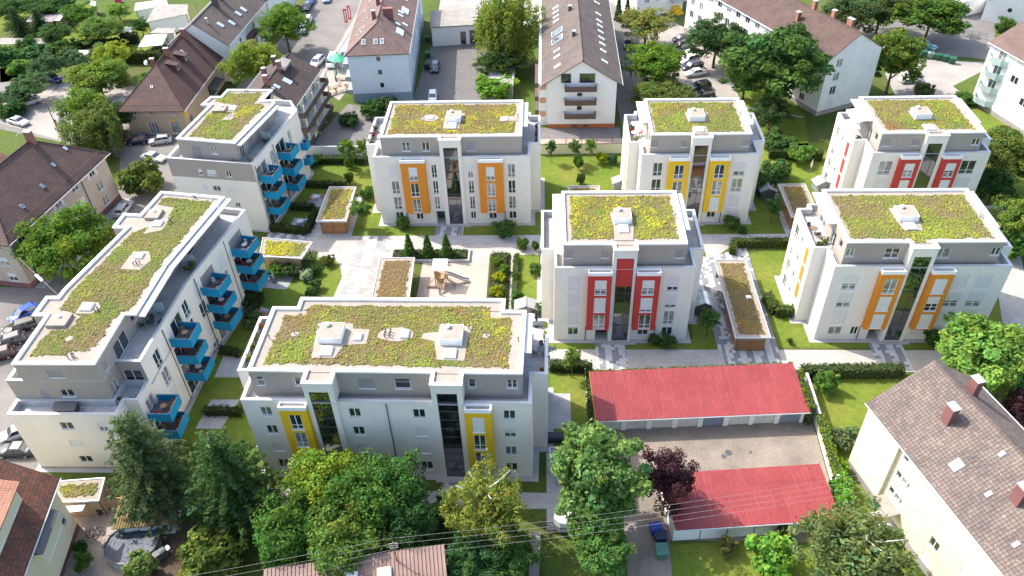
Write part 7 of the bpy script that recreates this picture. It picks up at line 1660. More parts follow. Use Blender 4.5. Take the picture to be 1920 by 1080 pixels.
# ------------------------------------------------------------------ small things
def one(name, label, cat, mb, mats, loc=(0,0,0), rotz=0.0, group=None, col=None):
    o = mb.build(name, [T[m] if isinstance(m, str) else m for m in (mats if isinstance(mats, (list, tuple)) else [mats])])
    o.location = loc; o.rotation_euler = (0, 0, rotz)
    if col: o.color = (*col, 1)
    return tag(o, label, cat, group)
def parts(name, label, cat, loc, rotz, pl, group=None):
    r = thing(name, label, cat, loc, rotz, group)
    for nm, mb, mt, *c in pl:
        o = mb.build(nm, T[mt] if isinstance(mt, str) else mt, r)
        if c: o.color = (*c[0], 1)
    return r
def wheelie(loc, col, label, rot=0.0, w=1.2, d=0.95, h=1.15, group=None):
    r = thing('waste_container', label, 'bin', loc, rot, group)
    m = MB().add([(-w*.42,-d*.42,0.1),(w*.42,-d*.42,0.1),(w*.42,d*.42,0.1),(-w*.42,d*.42,0.1),(-w/2,-d/2,h),(w/2,-d/2,h),(w/2,d/2,h),(-w/2,d/2,h)], [(0,3,2,1),(4,5,6,7),(0,1,5,4),(1,2,6,5),(2,3,7,6),(3,0,4,7)])
    m.build('body', T['anycol'], r).color = (*col, 1)
    MB().add([(-w/2-.04,-d/2-.06,h),(w/2+.04,-d/2-.06,h),(w/2+.04,d/2,h),(-w/2-.04,d/2,h),(-w/2,-d/2+.1,h+.16),(w/2,-d/2+.1,h+.16),(w/2,d/2-.1,h+.2),(-w/2,d/2-.1,h+.2)], [(0,3,2,1),(4,5,6,7),(0,1,5,4),(1,2,6,5),(2,3,7,6),(3,0,4,7)]).build('lid', T['anycol'], r).color = (*scl(col, 1.25), 1)
    for x in (-w*.36, w*.36): MB().tube((x-.04,-d*.3,.08),(x+.04,-d*.3,.08),.08,n=8).build('wheel', T['rubber'], r)
GRN = (0.02,0.10,0.055)
for k, (x, y) in enumerate(((1731,106),(1743,109),(1757,112),(1771,115),(1784,119))):
    p_ = G(x, y); wheelie(p_, GRN if k != 1 else (0.18,0.26,0.24), ('green waste container leftmost of the row by the pale car park','grey-green waste container second in the row','green waste container in the middle of the row','green waste container fourth in the row','green waste container rightmost of the row')[k], R(-12), group='waste containers by the pale car park')
wheelie(G(827,70), (0.02,0.09,0.34), 'blue bin left of two beside the wide dark doorway'); wheelie(G(838,73), (0.02,0.09,0.34), 'blue bin right of two beside the wide dark doorway')
wheelie(G(802,78), GRN, 'green bin against the pale blue house wall, far one'); wheelie(G(803,108), GRN, 'green bin against the pale blue house wall, middle one'); wheelie(G(801,130), (0.02,0.03,0.03), 'black bin against the pale blue house wall')
wheelie(G(1228,998), (0.02,0.06,0.30), 'blue waste container in the shade beside the drive', 0.2); wheelie(G(1237,1014), (0.015,0.025,0.06), 'black waste container between the blue and the green one', 0.1); wheelie(G(1239,1040), (0.06,0.16,0.12), 'green waste container nearest the bottom edge beside the drive', 0.05, 1.2, 1.3)
wheelie(G(1037,827), (0.02,0.03,0.045), 'dark storage box beside the tiny bin shelter', 0.0, 2.2, 0.9, 1.0)

# play tower with slide
rt = thing('play_tower', 'wooden play tower with grey roof plate, slide and net on the sand', 'play tower', (-14.7, 86.9, 0), 0)
for x in (-0.75, 0.75):
    for y in (-0.75, 0.75): MB().box(x-.07, y-.07, 0, x+.07, y+.07, 3.4 if y > 0 else 3.1).build('post', T['wood_pale'], rt)
MB().box(-.8,-.8,1.45,.8,.8,1.55).build('platform', T['wood_pale'], rt)
MB().add([(-1.05,-1.0,3.05),(1.05,-1.0,3.05),(1.05,1.05,3.55),(-1.05,1.05,3.55),(-1.05,-1.0,3.13),(1.05,-1.0,3.13),(1.05,1.05,3.63),(-1.05,1.05,3.63)], [(0,3,2,1),(4,5,6,7),(0,1,5,4),(1,2,6,5),(2,3,7,6),(3,0,4,7)]).build('roof_plate', T['zinc'], rt)
for z0 in (1.7, 2.05): MB().box(-.78,-.8,z0,.1,-.74,z0+.28).build('guard_board', T['wood'], rt)
MB().box(-.8,-.7,1.6,-.74,.7,2.3).build('guard_board', T['wood_pale'], rt)
sl = MB(); pr = [(0.8,1.5),(1.3,1.45),(3.0,0.5),(3.9,0.3)]
for (x0,z0),(x1,z1) in zip(pr, pr[1:]):
    sl.add([(x0,-.28,z0),(x1,-.28,z1),(x1,.28,z1),(x0,.28,z0)], [(0,1,2,3)])
    for sy in (-.28,.28): sl.add([(x0,sy,z0-.06),(x1,sy,z1-.06),(x1,sy,z1+.2),(x0,sy,z0+.2)], [(0,1,2,3)])
so = sl.build('slide', T['steel'], rt); so.location = (0, 0.3, 0)
MB().tube((3.7,0.3,0),(3.7,0.3,0.3),.05).build('slide_foot', T['steel'], rt)
MB().add([(-.6,-.85,1.5),(.6,-.85,1.5),(0.1,-2.6,.15),(-.1,-2.6,.15)], [(0,1,2,3),(3,2,1,0)]).build('ramp', T['wood_pale'], rt)
MB().tube((0,-2.6,0),(0,-2.5,1.5),.07).build('ramp_post', T['blue'], rt)
MB().add([(-.85,-.7,1.4),(-.85,-.1,1.4),(-2.0,-.6,.05),(-2.0,-1.2,.05)], [(0,1,2,3),(3,2,1,0)]).build('side_board', T['wood_pale'], rt)
nb = MB()
for k in range(5): nb.tube((.8,-.7+k*.12,1.5),(2.1,-1.3+k*.25,.05),.02,n=4)
for k in range(4): nb.tube((1.0+k*.3,-.8-k*.13,1.28-k*.34),(1.0+k*.3,-.2-k*.03,1.28-k*.34),.02,n=4)
nb.build('climbing_net', T['dark_metal'], rt)

# garden hut, patio furniture, planters
def hut2(label, c, w, d, h, rh, rot, wall, roof, name='garden_hut'):
    b = House(name, label, (c.x, c.y), rot, w, d, h, rh, wall, roof, over=0.12, og=0.12, cat='shed', wins={}, thick=0.06); b.done()
T['grey_felt'] = plain('grey_felt', (0.30,0.30,0.31), 0.9, 0.12); T['purple_felt'] = plain('purple_felt', (0.26,0.22,0.24), 0.9, 0.12)
hut2('small grey garden hut on the narrow lawn', Vector((-3.9,79.7,0)), 2.6, 1.8, 1.5, 2.0, 0, 'grey_felt', 'grey_felt')
hut2('dark glazed garden hut beside the young tree right of the red-bay block', Vector((20.1,80.0,0)), 2.0, 2.6, 1.8, 2.3, 0, 'dark_metal', 'railglass')
hut2('grey garden hut left of the back right red-bay block', G(1530,362), 2.2, 1.8, 1.5, 2.0, 0.2, 'grey_felt', 'grey_felt')
hut2('pale grey hut behind the red-bay block roof', G(1150,358), 2.4, 1.8, 1.4, 1.9, 0.0, 'grey_felt', 'grey_felt')
hut2('dark hut in the shade right of the tall yellow-bay block', G(1425,375), 2.2, 2.2, 1.6, 2.1, 0.0, 'dark_metal', 'grey_felt')
def table(label, loc, col, rot=0.0, r=0.55, chairs=(0,1,2,3), ccol=None, round_=True, group='patio tables and chairs'):
    t = thing('patio_table', label, 'table', loc, rot, group)
    (MB().cyl(0,0,.70,.74,r,n=16) if round_ else MB().box(-r*1.3,-r*.7,.70,r*1.3,r*.7,.74)).build('table_top', T['anycol'], t).color = (*col, 1)
    for a in range(4): MB().tube((math.cos(a*1.57+.78)*r*.6,math.sin(a*1.57+.78)*r*.6,0),(math.cos(a*1.57+.78)*r*.45,math.sin(a*1.57+.78)*r*.45,.7),.025,n=5).build('leg', T['dark_metal'], t)
    for k in chairs:
        a = k*1.57+.3; p_ = Vector(loc) + Matrix.Rotation(rot, 3, 'Z') @ Vector((math.cos(a)*(r+.45), math.sin(a)*(r+.45), 0))
        chair(p_, rot+a+math.pi/2+math.pi, ccol or col, label.replace(label.split(' ')[0], 'chair beside', 1) if False else 'chair ' + WH[k % 4] + ' ' + label.replace(' on the ', ', ').replace(' of the ', ', ').replace('table,', 'table,'))
WH = ['at the right of the', 'at the far side of the', 'at the left of the', 'at the near side of the']
def chair(loc, rot, col, label, group='patio chairs'):
    c = thing('patio_chair', label, 'chair', loc, rot, group)
    MB().box(-.23,-.23,.42,.23,.23,.46).build('seat', T['anycol'], c).color = (*col, 1)
    MB().box(-.23,.19,.5,.23,.23,.88).build('backrest', T['anycol'], c).color = (*col, 1)
    for x in (-.2,.2):
        for y in (-.2,.2): MB().box(x-.018,y-.018,0,x+.018,y+.018,.9 if y > 0 else .42).build('leg', T['dark_metal'], c)
import zlib
def planter(label, loc, plant, w=.9, d=.35, h=.4, pot='kerb', rot=0.0, pc=(0.1,0.16,0.03)):
    r = thing('planter', label, 'planter', loc, rot, 'planters on the terraces')
    MB().box(-w/2,-d/2,0,w/2,d/2,h).build('box', T[pot], r)
    rg = random.Random(zlib.crc32(label.encode())); cen = [(rg.uniform(-w/2,w/2)*.9, rg.uniform(-d/2,d/2), h+rg.uniform(0,plant)) for _ in range(26)]
    v, f, cc = leaves(np.array(cen), np.full(len(cen), .12), 9, .11, 3, 1.6, 1.0)
    link('foliage', rawmesh('planter_leaves', v, f, None, cc, T['leaf']), r, None, None, None, pc)
TZ = 11.2
table('white table on the left terrace of the tall yellow-bay block', Vector((13.6,108.2,TZ)), (0.75,0.75,0.73), 0, .5, (0,1), (0.55,0.05,0.03))
table('dark table on the left terrace of the right orange-bay block', Vector((34.1,83.4,TZ)), (0.20,0.13,0.09), 0, .5, (1,3), (0.05,0.03,0.03))
table('grey table on the right terrace of the long yellow-bay block', Vector((-0.1,61.6,TZ)), (0.12,0.13,0.14), 0, .6, (0,1,2,3), (0.10,0.11,0.12), False)
table('dark table on the upper terrace of the bent block', Vector((-45.2,66.0,TZ)), (0.05,0.055,0.06), 0, .5, (0,1,2))
table('red wooden table on the patio under the far balconies', Vector((-38.6,79.4,0.02)), (0.32,0.10,0.05), 0.4, .7, (0,1,2,3), (0.32,0.11,0.06))
table('white table on the patio of the short balcony block', Vector((-38.4,101.4,0.02)), (0.7,0.7,0.68), 0.4, .55, (0,2))
table('red-chaired table on the rear patio of the short balcony block', Vector((-37.4,108.2,0.02)), (0.6,0.6,0.6), 0.2, .5, (0,2), (0.45,0.03,0.03))
table('grey dining table beside the red-panel flank', Vector((44.3,107.8,0.02)), (0.35,0.37,0.38), 0.3, .7, (0,1,2,3), (0.5,0.5,0.5), False)
for k, (x, y) in enumerate(((640,150),(628,165),(641,172),(622,178),(652,160))):
    p_ = G(x, y); table(('beer garden table farthest from the hedge','beer garden table by the street','beer garden table in the middle','beer garden table nearest the balconies','beer garden table against the pale blue house')[k], Vector((p_.x,p_.y,.02)), (0.62,0.40,0.24), .3*k, .6, (0,2), (0.5,0.25,0.12), False)
pl_ = [('flower planter front of the right terrace of the long yellow-bay block',(-0.4,58.6),.35,(0.35,0.16,0.03)),('flower planter middle of the right terrace of the long yellow-bay block',(0.0,63.8),.5,(0.36,0.30,0.02)),('flower planter back of the right terrace of the long yellow-bay block',(-0.0,65.2),.7,(0.30,0.30,0.03)),
 ('leafy planter on the left terrace edge of the long yellow-bay block, near one',(-32.1,60.2),.6,(0.28,0.27,0.05)),('leafy planter on the left terrace edge of the long yellow-bay block, second',(-32.1,62.0),.6,(0.16,0.2,0.05)),('leafy planter on the left terrace edge of the long yellow-bay block, third',(-32.1,63.6),.7,(0.2,0.22,0.08)),('flowering planter at the back of the left terrace of the long yellow-bay block',(-32.0,65.2),.7,(0.3,0.12,0.05)),
 ('leafy planter on the left terrace of the right orange-bay block',(34.6,80.4),.7,(0.22,0.22,0.06)),('second planter on the left terrace of the right orange-bay block',(34.0,80.3),.5,(0.16,0.2,0.05)),('dry planter on the left terrace of the right orange-bay block',(34.9,81.2),.5,(0.3,0.22,0.1)),
 ('yellow flower pot on the left terrace of the tall yellow-bay block',(13.5,106.4),.4,(0.4,0.34,0.03)),('green pot on the left terrace of the tall yellow-bay block',(13.3,110.0),.5,(0.08,0.18,0.04)),
 ('flower planter on the right terrace of the wide orange-bay block, near one',(-1.3,106.0),.6,(0.14,0.2,0.04)),('flower planter on the right terrace of the wide orange-bay block, middle one',(-1.3,108.0),.7,(0.34,0.1,0.08)),('flower planter on the right terrace of the wide orange-bay block, far one',(-1.3,110.4),.6,(0.3,0.12,0.08)),
 ('shrub planter on the left terrace of the wide orange-bay block, near one',(-26.4,106.0),.8,(0.1,0.16,0.04)),('red flower planter on the left terrace of the wide orange-bay block',(-26.5,108.4),.7,(0.34,0.09,0.04)),('shrub planter on the left terrace of the wide orange-bay block, far one',(-26.4,110.4),.7,(0.12,0.16,0.05)),
 ('planter with grasses on the front terrace of the short balcony block',(-46.0,100.7),.6,(0.3,0.26,0.06)),('planter with dry grasses on the front terrace corner of the short balcony block',(-43.4,100.8),.9,(0.36,0.2,0.07)),('green planter on the side terrace of the short balcony block',(-42.6,106.4),.7,(0.07,0.13,0.03)),
 ('planter on the upper terrace of the bent block by the glass screen',(-44.2,75.6),.6,(0.14,0.19,0.04)),('second planter on the upper terrace of the bent block',(-43.9,76.4),.6,(0.22,0.22,0.04)),('planter on the back right red-bay block terrace',(46.4,106.0),.6,(0.09,0.13,0.04))]
for lb, (x, y), hgt, pc in pl_: planter(lb, (x, y, TZ), hgt, pc=pc, rot=R(90) if 'terrace edge' in lb or 'right terrace' in lb else 0)
for k, (x, y) in enumerate(((-44.2,57.3),(-44.15,58.2),(-44.9,56.9),(-46.1,56.9))): planter('white trough on the lower terrace of the bent block ' + ('at the outer corner','behind the corner trough','left of the corner trough','beside the dark box')[k], (x, y, 8.4), .25, pot='white_cap', rot=R(90) if k < 2 else 0)
one('storage_box', 'black sloped storage box on the lower front terrace of the bent block', 'box', MB().box(-1.2,-.5,0,1.2,.5,.75).add([(-1.25,-.55,.75),(1.25,-.55,.75),(1.25,.55,1.0),(-1.25,.55,1.0)], [(0,1,2,3)]).add([(-1.25,-.55,.75),(1.25,-.55,.75),(1.25,.55,.751),(-1.25,.55,.751)], [(3,2,1,0)]), 'dark_metal', (-51.4,55.5,8.4))
def parasol(label, loc, col, h=2.4):
    parts('closed_parasol', label, 'parasol', loc, 0, [('pole', MB().cyl(0,0,0,h+.1,.03,n=6), 'steel'), ('folded_canopy', MB().cyl(0,0,.9,1.4,.13,.17,n=9).cyl(0,0,1.4,h,.17,.03,n=9), 'anycol', col), ('foot', MB().cyl(0,0,0,.08,.3,n=12), 'dark_metal')])
parasol('closed purple parasol on the right terrace of the long yellow-bay block', (-1.0,66.0,TZ), (0.05,0.045,0.09)); parasol('closed cream parasol by the table beside the red-panel flank', (*G(1519,322)[:2],0), (0.7,0.66,0.58)); parasol('closed striped parasol in the courtyard border', (*G(515,530)[:2],0), (0.45,0.6,0.55))
parasol('closed green parasol by the beer garden, tall one', (*G(632,160)[:2],0), (0.01,0.14,0.08), 3.4); parasol('closed green parasol by the beer garden, near one', (*G(633,148)[:2],0), (0.01,0.16,0.09), 3.6)
gp = G(638,128); parts('parasol', 'open green parasol at the corner of the pale blue house', 'parasol', (gp.x,gp.y,0), .4, [('pole', MB().cyl(0,0,0,3.1,.04,n=6), 'steel'), ('canopy', MB().tube((0,0,2.3),(0,0,3.2),2.3,.05,n=8), 'anycol', (0.02,0.30,0.17))])
# life on the blue balconies
STK = ('nearest', 'second', 'third', 'farthest')
for i_, (x, y, a, w_, d_, zs) in enumerate(BL1):
    for j_, z in enumerate(zs):
        lv = ('lowest', 'middle', 'top')[j_] if len(zs) == 3 else ('lower', 'upper')[j_]
        R_ = Matrix.Rotation(a, 3, 'Z'); o_ = Vector((x, y, z))
        rr_ = random.Random(i_*7+j_)
        cc_ = [(0.05,0.05,0.055),(0.45,0.04,0.03),(0.6,0.6,0.58),(0.25,0.14,0.07)][rr_.randrange(4)]
        table(f'table on the {lv} balcony of the {STK[i_]} stack, bent block', o_ + R_ @ Vector((w_*.5, -d_*.5, 0)), [(0.6,0.6,0.58),(0.06,0.06,0.065),(0.3,0.18,0.1)][rr_.randrange(3)], a+rr_.uniform(0,1), .38, (0,2) if rr_.random() < .6 else (1,), cc_)
        if rr_.random() < .75: planter(f'flower box on the {lv} balcony of the {STK[i_]} stack, bent block', o_ + R_ @ Vector((w_*.5, -d_+.3, .55)), .35, w=w_*.7, d=.25, h=.25, rot=a, pc=[(0.1,0.17,0.04),(0.25,0.12,0.06),(0.2,0.2,0.05)][rr_.randrange(3)])
for i_, (x, y) in enumerate(((-42.60,100.45),(-41.53,107.0))):
    for j_, z in enumerate((3.0, 5.9, 8.7)):
        R_ = Matrix.Rotation(R(80.3), 3, 'Z'); o_ = Vector((x, y, z)); lv = ('lowest','middle','top')[j_]
        table(f'table on the {lv} balcony of the {("near","far")[i_]} stack, short block', o_ + R_ @ Vector((1.5, -1.0, 0)), (0.1,0.1,0.11), .4*j_, .36, (0,) if j_ else (1,2), [(0.3,0.3,0.3),(0.08,0.08,0.09),(0.5,0.48,0.45)][j_])
        planter(f'leafy box on the {lv} balcony of the {("near","far")[i_]} stack, short block', o_ + R_ @ Vector((1.5, -1.9, .5)), .5 if i_ == 0 and j_ == 2 else .3, w=2.2, d=.25, h=.25, rot=R(80.3), pc=(0.08,0.15,0.035))
# bicycles
def bike(label, loc, rot):
    b = thing('bicycle', label, 'bicycle', loc, rot, 'bicycles parked by the sheds')
    for x in (-.52,.52):
        m = MB(); n = 14
        for k in range(n):
            a0, a1 = 6.283*k/n, 6.283*(k+1)/n; m.tube((x+.33*math.cos(a0),0,.34+.33*math.sin(a0)),(x+.33*math.cos(a1),0,.34+.33*math.sin(a1)),.022,n=4)
        m.build('wheel', T['rubber'], b)
    m = MB()
    for A_, B_ in (((-.52,0,.34),(-.1,0,.3)),((-.1,0,.3),(-.22,0,.85)),((-.52,0,.34),(-.2,0,.75)),((-.1,0,.3),(.36,0,.78)),((-.2,0,.75),(.36,0,.82)),((.52,0,.34),(.34,0,.95))): m.tube(A_, B_, .02, n=5)
    m.build('frame', T['dark_metal'], b); MB().box(-.34,-.07,.85,-.1,.07,.9).build('saddle', T['rubber'], b); MB().tube((.34,-.28,.97),(.34,.28,.97),.018,n=5).build('handlebar', T['steel'], b)
for k, (x, y, r_) in enumerate(((573,487,1.2),(579,484,1.3),(585,480,1.1),(568,491,1.25),(1349,556,.1),(1352,573,.1),(1354,588,.1),(1483,587,.6),(178,1000,.5),(184,1012,.9),(172,1012,.2))):
    bike(('bicycle leftmost but one by the larch-walled shed','bicycle third by the larch-walled shed','bicycle outermost by the larch-walled shed','bicycle leftmost by the larch-walled shed','bicycle under the long shed roof, far one','bicycle under the long shed roof, middle one','bicycle under the long shed roof, near one','bicycle against the flank with orange panels','bicycle in the sunny yard of the corner house, left one','bicycle in the sunny yard of the corner house, near one','bicycle in the sunny yard beside the door canopy')[k], (*G(x, y)[:2], .02), r_)

# bottom left yard: pool, hut, motorbikes, fence
pc_ = G(252,1028); m = MB(); n = 12; R1 = 2.75
ringp = [(R1*math.cos(6.283*k/n), R1*.9*math.sin(6.283*k/n)) for k in range(n)]
pool = thing('round_pool', 'round above-ground pool under a dark blue wrinkled cover in the corner yard', 'pool', (pc_.x,pc_.y,0), .2)
for k in range(n):
    a, b_ = Vector(ringp[k]), Vector(ringp[(k+1)%n]); e = b_-a; MB().obox((a+b_)/2, e.length, .05, 0, 1.1, math.atan2(e.y,e.x)).build('side_panel', T['kerb'], pool); MB().obox((a+b_)/2, e.length+.05, .2, 1.1, 1.14, math.atan2(e.y,e.x)).build('rim_rail', T['dark_metal'], pool)
V = [(0,0,.95)]; F = []
for r_ in (.35,.7,.98):
    for k in range(36): V.append((R1*r_*math.cos(6.283*k/36)*.99, R1*.9*r_*math.sin(6.283*k/36)*.99, .93+random.uniform(-.05,.06)+(.1 if r_ > .9 else 0)))
for k in range(36): F.append((0,1+k,1+(k+1)%36))
for j in range(2):
    for k in range(36): F.append((1+j*36+k,1+(j+1)*36+k,1+(j+1)*36+(k+1)%36,1+j*36+(k+1)%36))
m = MB().add(V, F); cm = N('pool_cover').set(.5,0,.4); cm.color(cm.ramp(cm.noise(cm.pos(),2.5,4),[(.35,(.015,.025,.05)),(.65,(.06,.08,.12))])); cm.bump(cm.noise(cm.pos(),3.5,5),.8,.08); m.build('cover', cm.mat, pool, True)
hb = Bld('garden_hut', 'low hut with mossy corrugated roof beside the round pool', 'shed', (*G(228,1008)[:2],0), R(6), None, 'house_white')
for A_, B_ in (((0,0),(5.6,0)),((5.6,0),(5.6,3.4)),((5.6,3.4),(0,3.4)),((0,3.4),(0,0))): hb.face(A_, B_, 0, 1.9)
T['moss_sheet'] = plain('moss_sheet', (0.26,0.20,0.09), .95, .35, 1.4, fine=.2); hb.part('roof', corrugated(-.3,5.9,-.3,3.7,2.0,2.4,.28,.07), 'moss_sheet'); hb.done()
for k, (x, y) in enumerate(((141,960),(160,957))):
    parts('motor_scooter', ('black motor scooter at the shed wall, left one','dark motor scooter at the shed wall, right one')[k], 'scooter', (*G(x,y)[:2],0.02), .4*k+.3, [('wheel', MB().tube((.6,-.06,.25),(.6,.06,.25),.25,n=12), 'rubber'), ('wheel', MB().tube((-.55,-.07,.25),(-.55,.07,.25),.25,n=12), 'rubber'),
      ('body', MB().box(-.8,-.18,.35,.1,.18,.7).box(.1,-.14,.3,.4,.14,.38).tube((.55,0,.35),(.38,0,1.0),.08,n=8), 'dark_metal'), ('seat', MB().box(-.75,-.15,.7,.05,.15,.8), 'rubber'), ('handlebar', MB().tube((.38,-.32,1.02),(.38,.32,1.02),.025,n=5), 'steel')])
wheelie((*G(192,963)[:2],.02), (0.03,0.04,0.05), 'small dark bin against the timber shed wall', .3, .6, .6, .9)
one('timber_fence', 'short timber fence right of the wedge-shaped shed', 'fence', MB().box(0,0,0,4.2,.08,1.7), 'wood_pale', (*G(193,953)[:2],0), R(4))
parts('gas_grill', 'covered grill beside the round pool', 'grill', (*G(303,1046)[:2],.02), .8, [('cover', MB().box(-.7,-.35,.15,.7,.35,1.05), 'dark_metal'), ('shelf', MB().box(.7,-.3,.8,1.1,.3,.86), 'steel')])
# horse trailer and planks
parts('horse_trailer', 'white-nosed horse trailer parked under the maple', 'trailer', (*G(1072,992)[:2],0), R(175), [('body', MB().prism([(1.9,-.3),(1.9,.3),(1.2,.85),(-1.6,.85),(-1.6,-.85),(1.2,-.85)][::-1][::-1], .5, 1.35), 'plinth'), ('roof', MB().prism([(1.85,-.3),(1.85,.3),(1.2,.82),(-1.6,.82),(-1.6,-.82),(1.2,-.82)], 1.35, 2.15), 'white_cap'), ('window', MB().box(1.35,-.5,1.6,1.62,.0,1.8), 'carglass'),
   ('wheel', MB().tube((-.1,-.95,.3),(-.1,-.78,.3),.3,n=14), 'rubber'), ('wheel', MB().tube((-.8,-.95,.3),(-.8,-.78,.3),.3,n=14), 'rubber'), ('wheel', MB().tube((-.1,.78,.3),(-.1,.95,.3),.3,n=14), 'rubber'), ('wheel', MB().tube((-.8,.78,.3),(-.8,.95,.3),.3,n=14), 'rubber'), ('drawbar', MB().tube((1.8,-.3,.5),(3.0,0,.45),.05).tube((1.8,.3,.5),(3.0,0,.45),.05), 'dark_metal')])
one('wooden_trough', 'long weathered plank trough at the bottom edge', 'trough', MB().box(-.45,-3.2,0,.45,3.0,.35).box(-.5,-3.2,.35,-.42,3.0,.5).box(.42,-3.2,.35,.5,3.0,.5), 'fibre', (*G(1003,1050)[:2],0), R(-2))

# overhead wires from the workshop mast to the cream block and out to the left
def wire(label, A_, B_, sag):
    A_, B_ = Vector(A_), Vector(B_); m = MB(); n = 16; pts = [A_.lerp(B_, k/n) - Vector((0,0,sag*4*(k/n)*(1-k/n))) for k in range(n+1)]
    for a, b_ in zip(pts, pts[1:]): m.tube(a, b_, .009, n=4, cap=False)
    o = m.build('overhead_wire', T['wire']); tag(o, label, 'wire', 'overhead wires along the front')
T['wire'] = plain('wire', (0.30,0.29,0.28), .5, .05)
mast = hut.root.matrix_basis @ Vector((12.2,-.9,0)); end = h10.root.matrix_basis @ Vector((5.9,17.5,0))
for k, (dz, dy) in enumerate(((8.8,.5),(8.5,.1),(8.15,-.3),(7.8,-.7))):
    wire('overhead wire to the cream block, ' + ('uppermost','second','third','lowest')[k] + ' of four', (mast.x+.1, mast.y+dy, dz), (end.x-.3, end.y+dy, 15.9-k*.25), 1.2)
    wire('overhead wire to the left edge, ' + ('uppermost','second','third','lowest')[k] + ' of four', (mast.x-.1, mast.y+dy, dz), (-62, 30+dy*2, 8.4-k*.25), .8)

# gardens in the top left: sheds, carport, trampoline, pool
def roofed(label, px, z, mat, wall='wood_pale', name='garden_shed', h2=0.25, open_=False):
    P = [G(*p, z) for p in px]; c = sum(P, Vector())/4; b = thing(name, label, 'shed', (c.x, c.y, 0), 0)
    q = ccw([(p.x-c.x, p.y-c.y) for p in P]); MB().prism(q, z-.12, z).build('roof', T[mat], b)
    wq = inset(q, .35)
    if not open_: MB().prism(wq, 0, z-.121, top=False).build('wall', T[wall], b)
    for x, y in wq: MB().box(x-.07,y-.07,0,x+.07,y+.07,z-.121).build('post', T['wood'], b)
roofed('garden shed with purple-grey roof in the gardens', [(48,41),(62,25),(112,25),(98,41)], 2.6, 'purple_felt')
roofed('pale lean-to joined to the purple-grey garden shed', [(99,39),(113,25),(128,18),(112,38)], 2.5, 'house_white')
roofed('long pale shed roof at the left edge of the gardens', [(-5,83),(2,71),(90,72),(88,82)], 2.5, 'fibre', open_=True)
roofed('white tent roof between the silvery trees', [(138,104),(146,94),(172,94),(160,112)], 2.4, 'white_cap', open_=True)
roofed('white carport roof beside the firewall', [(259,88),(272,66),(314,63),(304,84)], 2.6, 'white_cap', open_=True)
roofed('grey flat roof behind the white carport', [(280,62),(295,52),(330,52),(325,62)], 2.8, 'fibre', 'house_white')
roofed('small white shed at the far left of the gardens', [(6,22),(10,14),(26,16),(26,24)], 2.2, 'white_cap')
roofed('blue-grey garden cabin at the top edge', [(168,8),(170,1),(180,3),(178,12)], 2.6, 'zinc', 'railglass')
roofed('big grey felt roof at the top left of the houses', [(273,42),(292,8),(352,8),(352,26)], 3.6, 'fibre', 'house_white')
roofed('long white outbuilding at the top edge of the gardens', [(252,20),(254,6),(312,-2),(314,8)], 3.0, 'white_cap', 'house_white')
roofed('brown porch roof right of the tenement beside the fence', [(212,250),(214,244),(240,244),(240,252)], 1.8, 'brown_panel', 'brown_panel')
roofed('blue-grey scrap shelter left of the tan house', [(204,207),(214,180),(236,180),(228,207)], 2.2, 'fibre', 'plinth')
tr = thing('trampoline', 'round trampoline with net in the gardens', 'trampoline', (*G(237,64)[:2],0), 0)
MB().cyl(0,0,.8,.84,1.6,n=20).build('jump_mat', T['dark_metal'], tr)
m = MB()
for k in range(20):
    a0, a1 = 6.283*k/20, 6.283*(k+1)/20; m.tube((1.8*math.cos(a0),1.8*math.sin(a0),.83),(1.8*math.cos(a1),1.8*math.sin(a1),.83),.16,n=6)
m.build('rim_pad', T['white_cap'], tr)
for k in range(6): MB().tube((1.85*math.cos(k*1.05),1.85*math.sin(k*1.05),0),(1.85*math.cos(k*1.05),1.85*math.sin(k*1.05),2.5),.03,n=5).build('net_pole', T['dark_metal'], tr)
one('paddling_pool', 'turquoise paddling pool on the garden lawn', 'pool', MB().cyl(0,0,0,.45,1.9,n=18), plain('turquoise', (0.2,0.6,0.5)), (*G(222,22)[:2],0))
one('pink_toy_house', 'pink plastic toy house on the garden lawn at the top edge', 'toy', MB().box(-.6,-.6,0,.6,.6,1.2).add([(-.7,-.7,1.2),(.7,-.7,1.2),(.7,.7,1.2),(-.7,.7,1.2),(0,-.7,1.8),(0,.7,1.8)], [(0,1,4),(2,3,5),(1,2,5,4),(3,0,4,5)]), plain('pink', (0.7,0.05,0.22)), (*G(223,5)[:2],0))
# poles, lamp, posters, flags
def pole(label, base, z, r=.11):
    p_ = G(*base); parts('utility_pole', label, 'pole', (p_.x,p_.y,0), 0, [('shaft', MB().cyl(0,0,0,z,r,r*.75,n=8), 'wood'), ('crossarm', MB().box(-.6,-.05,z-.5,.6,.05,z-.4), 'wood')])
pole('wooden utility pole in the turning place', (110,247), 6.5); pole('thin pole at the left edge beside the dark bush', (10,226), 5.0, .06)
pp = G(122,240); parts('advertising_pillar', 'white advertising pillar beside the weeping tree', 'pillar', (pp.x,pp.y,0), 0, [('drum', MB().cyl(0,0,0,2.6,.6,n=18), 'white_cap'), ('cap', MB().cyl(0,0,2.6,2.8,.68,.3,n=18), 'zinc'), ('poster', MB().cyl(0,0,1.0,2.2,.61,n=18), 'anycol', (0.55,0.6,0.72))])
lp = G(73,521,7.5); parts('street_lamp', 'white street lamp hung on a span wire between the tenement and the bent block', 'lamp', (lp.x,lp.y,0), R(-40), [('lamp_head', MB().box(-.9,-.16,7.4,.9,.16,7.62), 'white_cap'), ('span_wire', MB().tube((-6,0,7.9),(0,0,7.65),.02,n=4).tube((0,0,7.65),(11.5,0,7.9),.02,n=4), 'wire')])
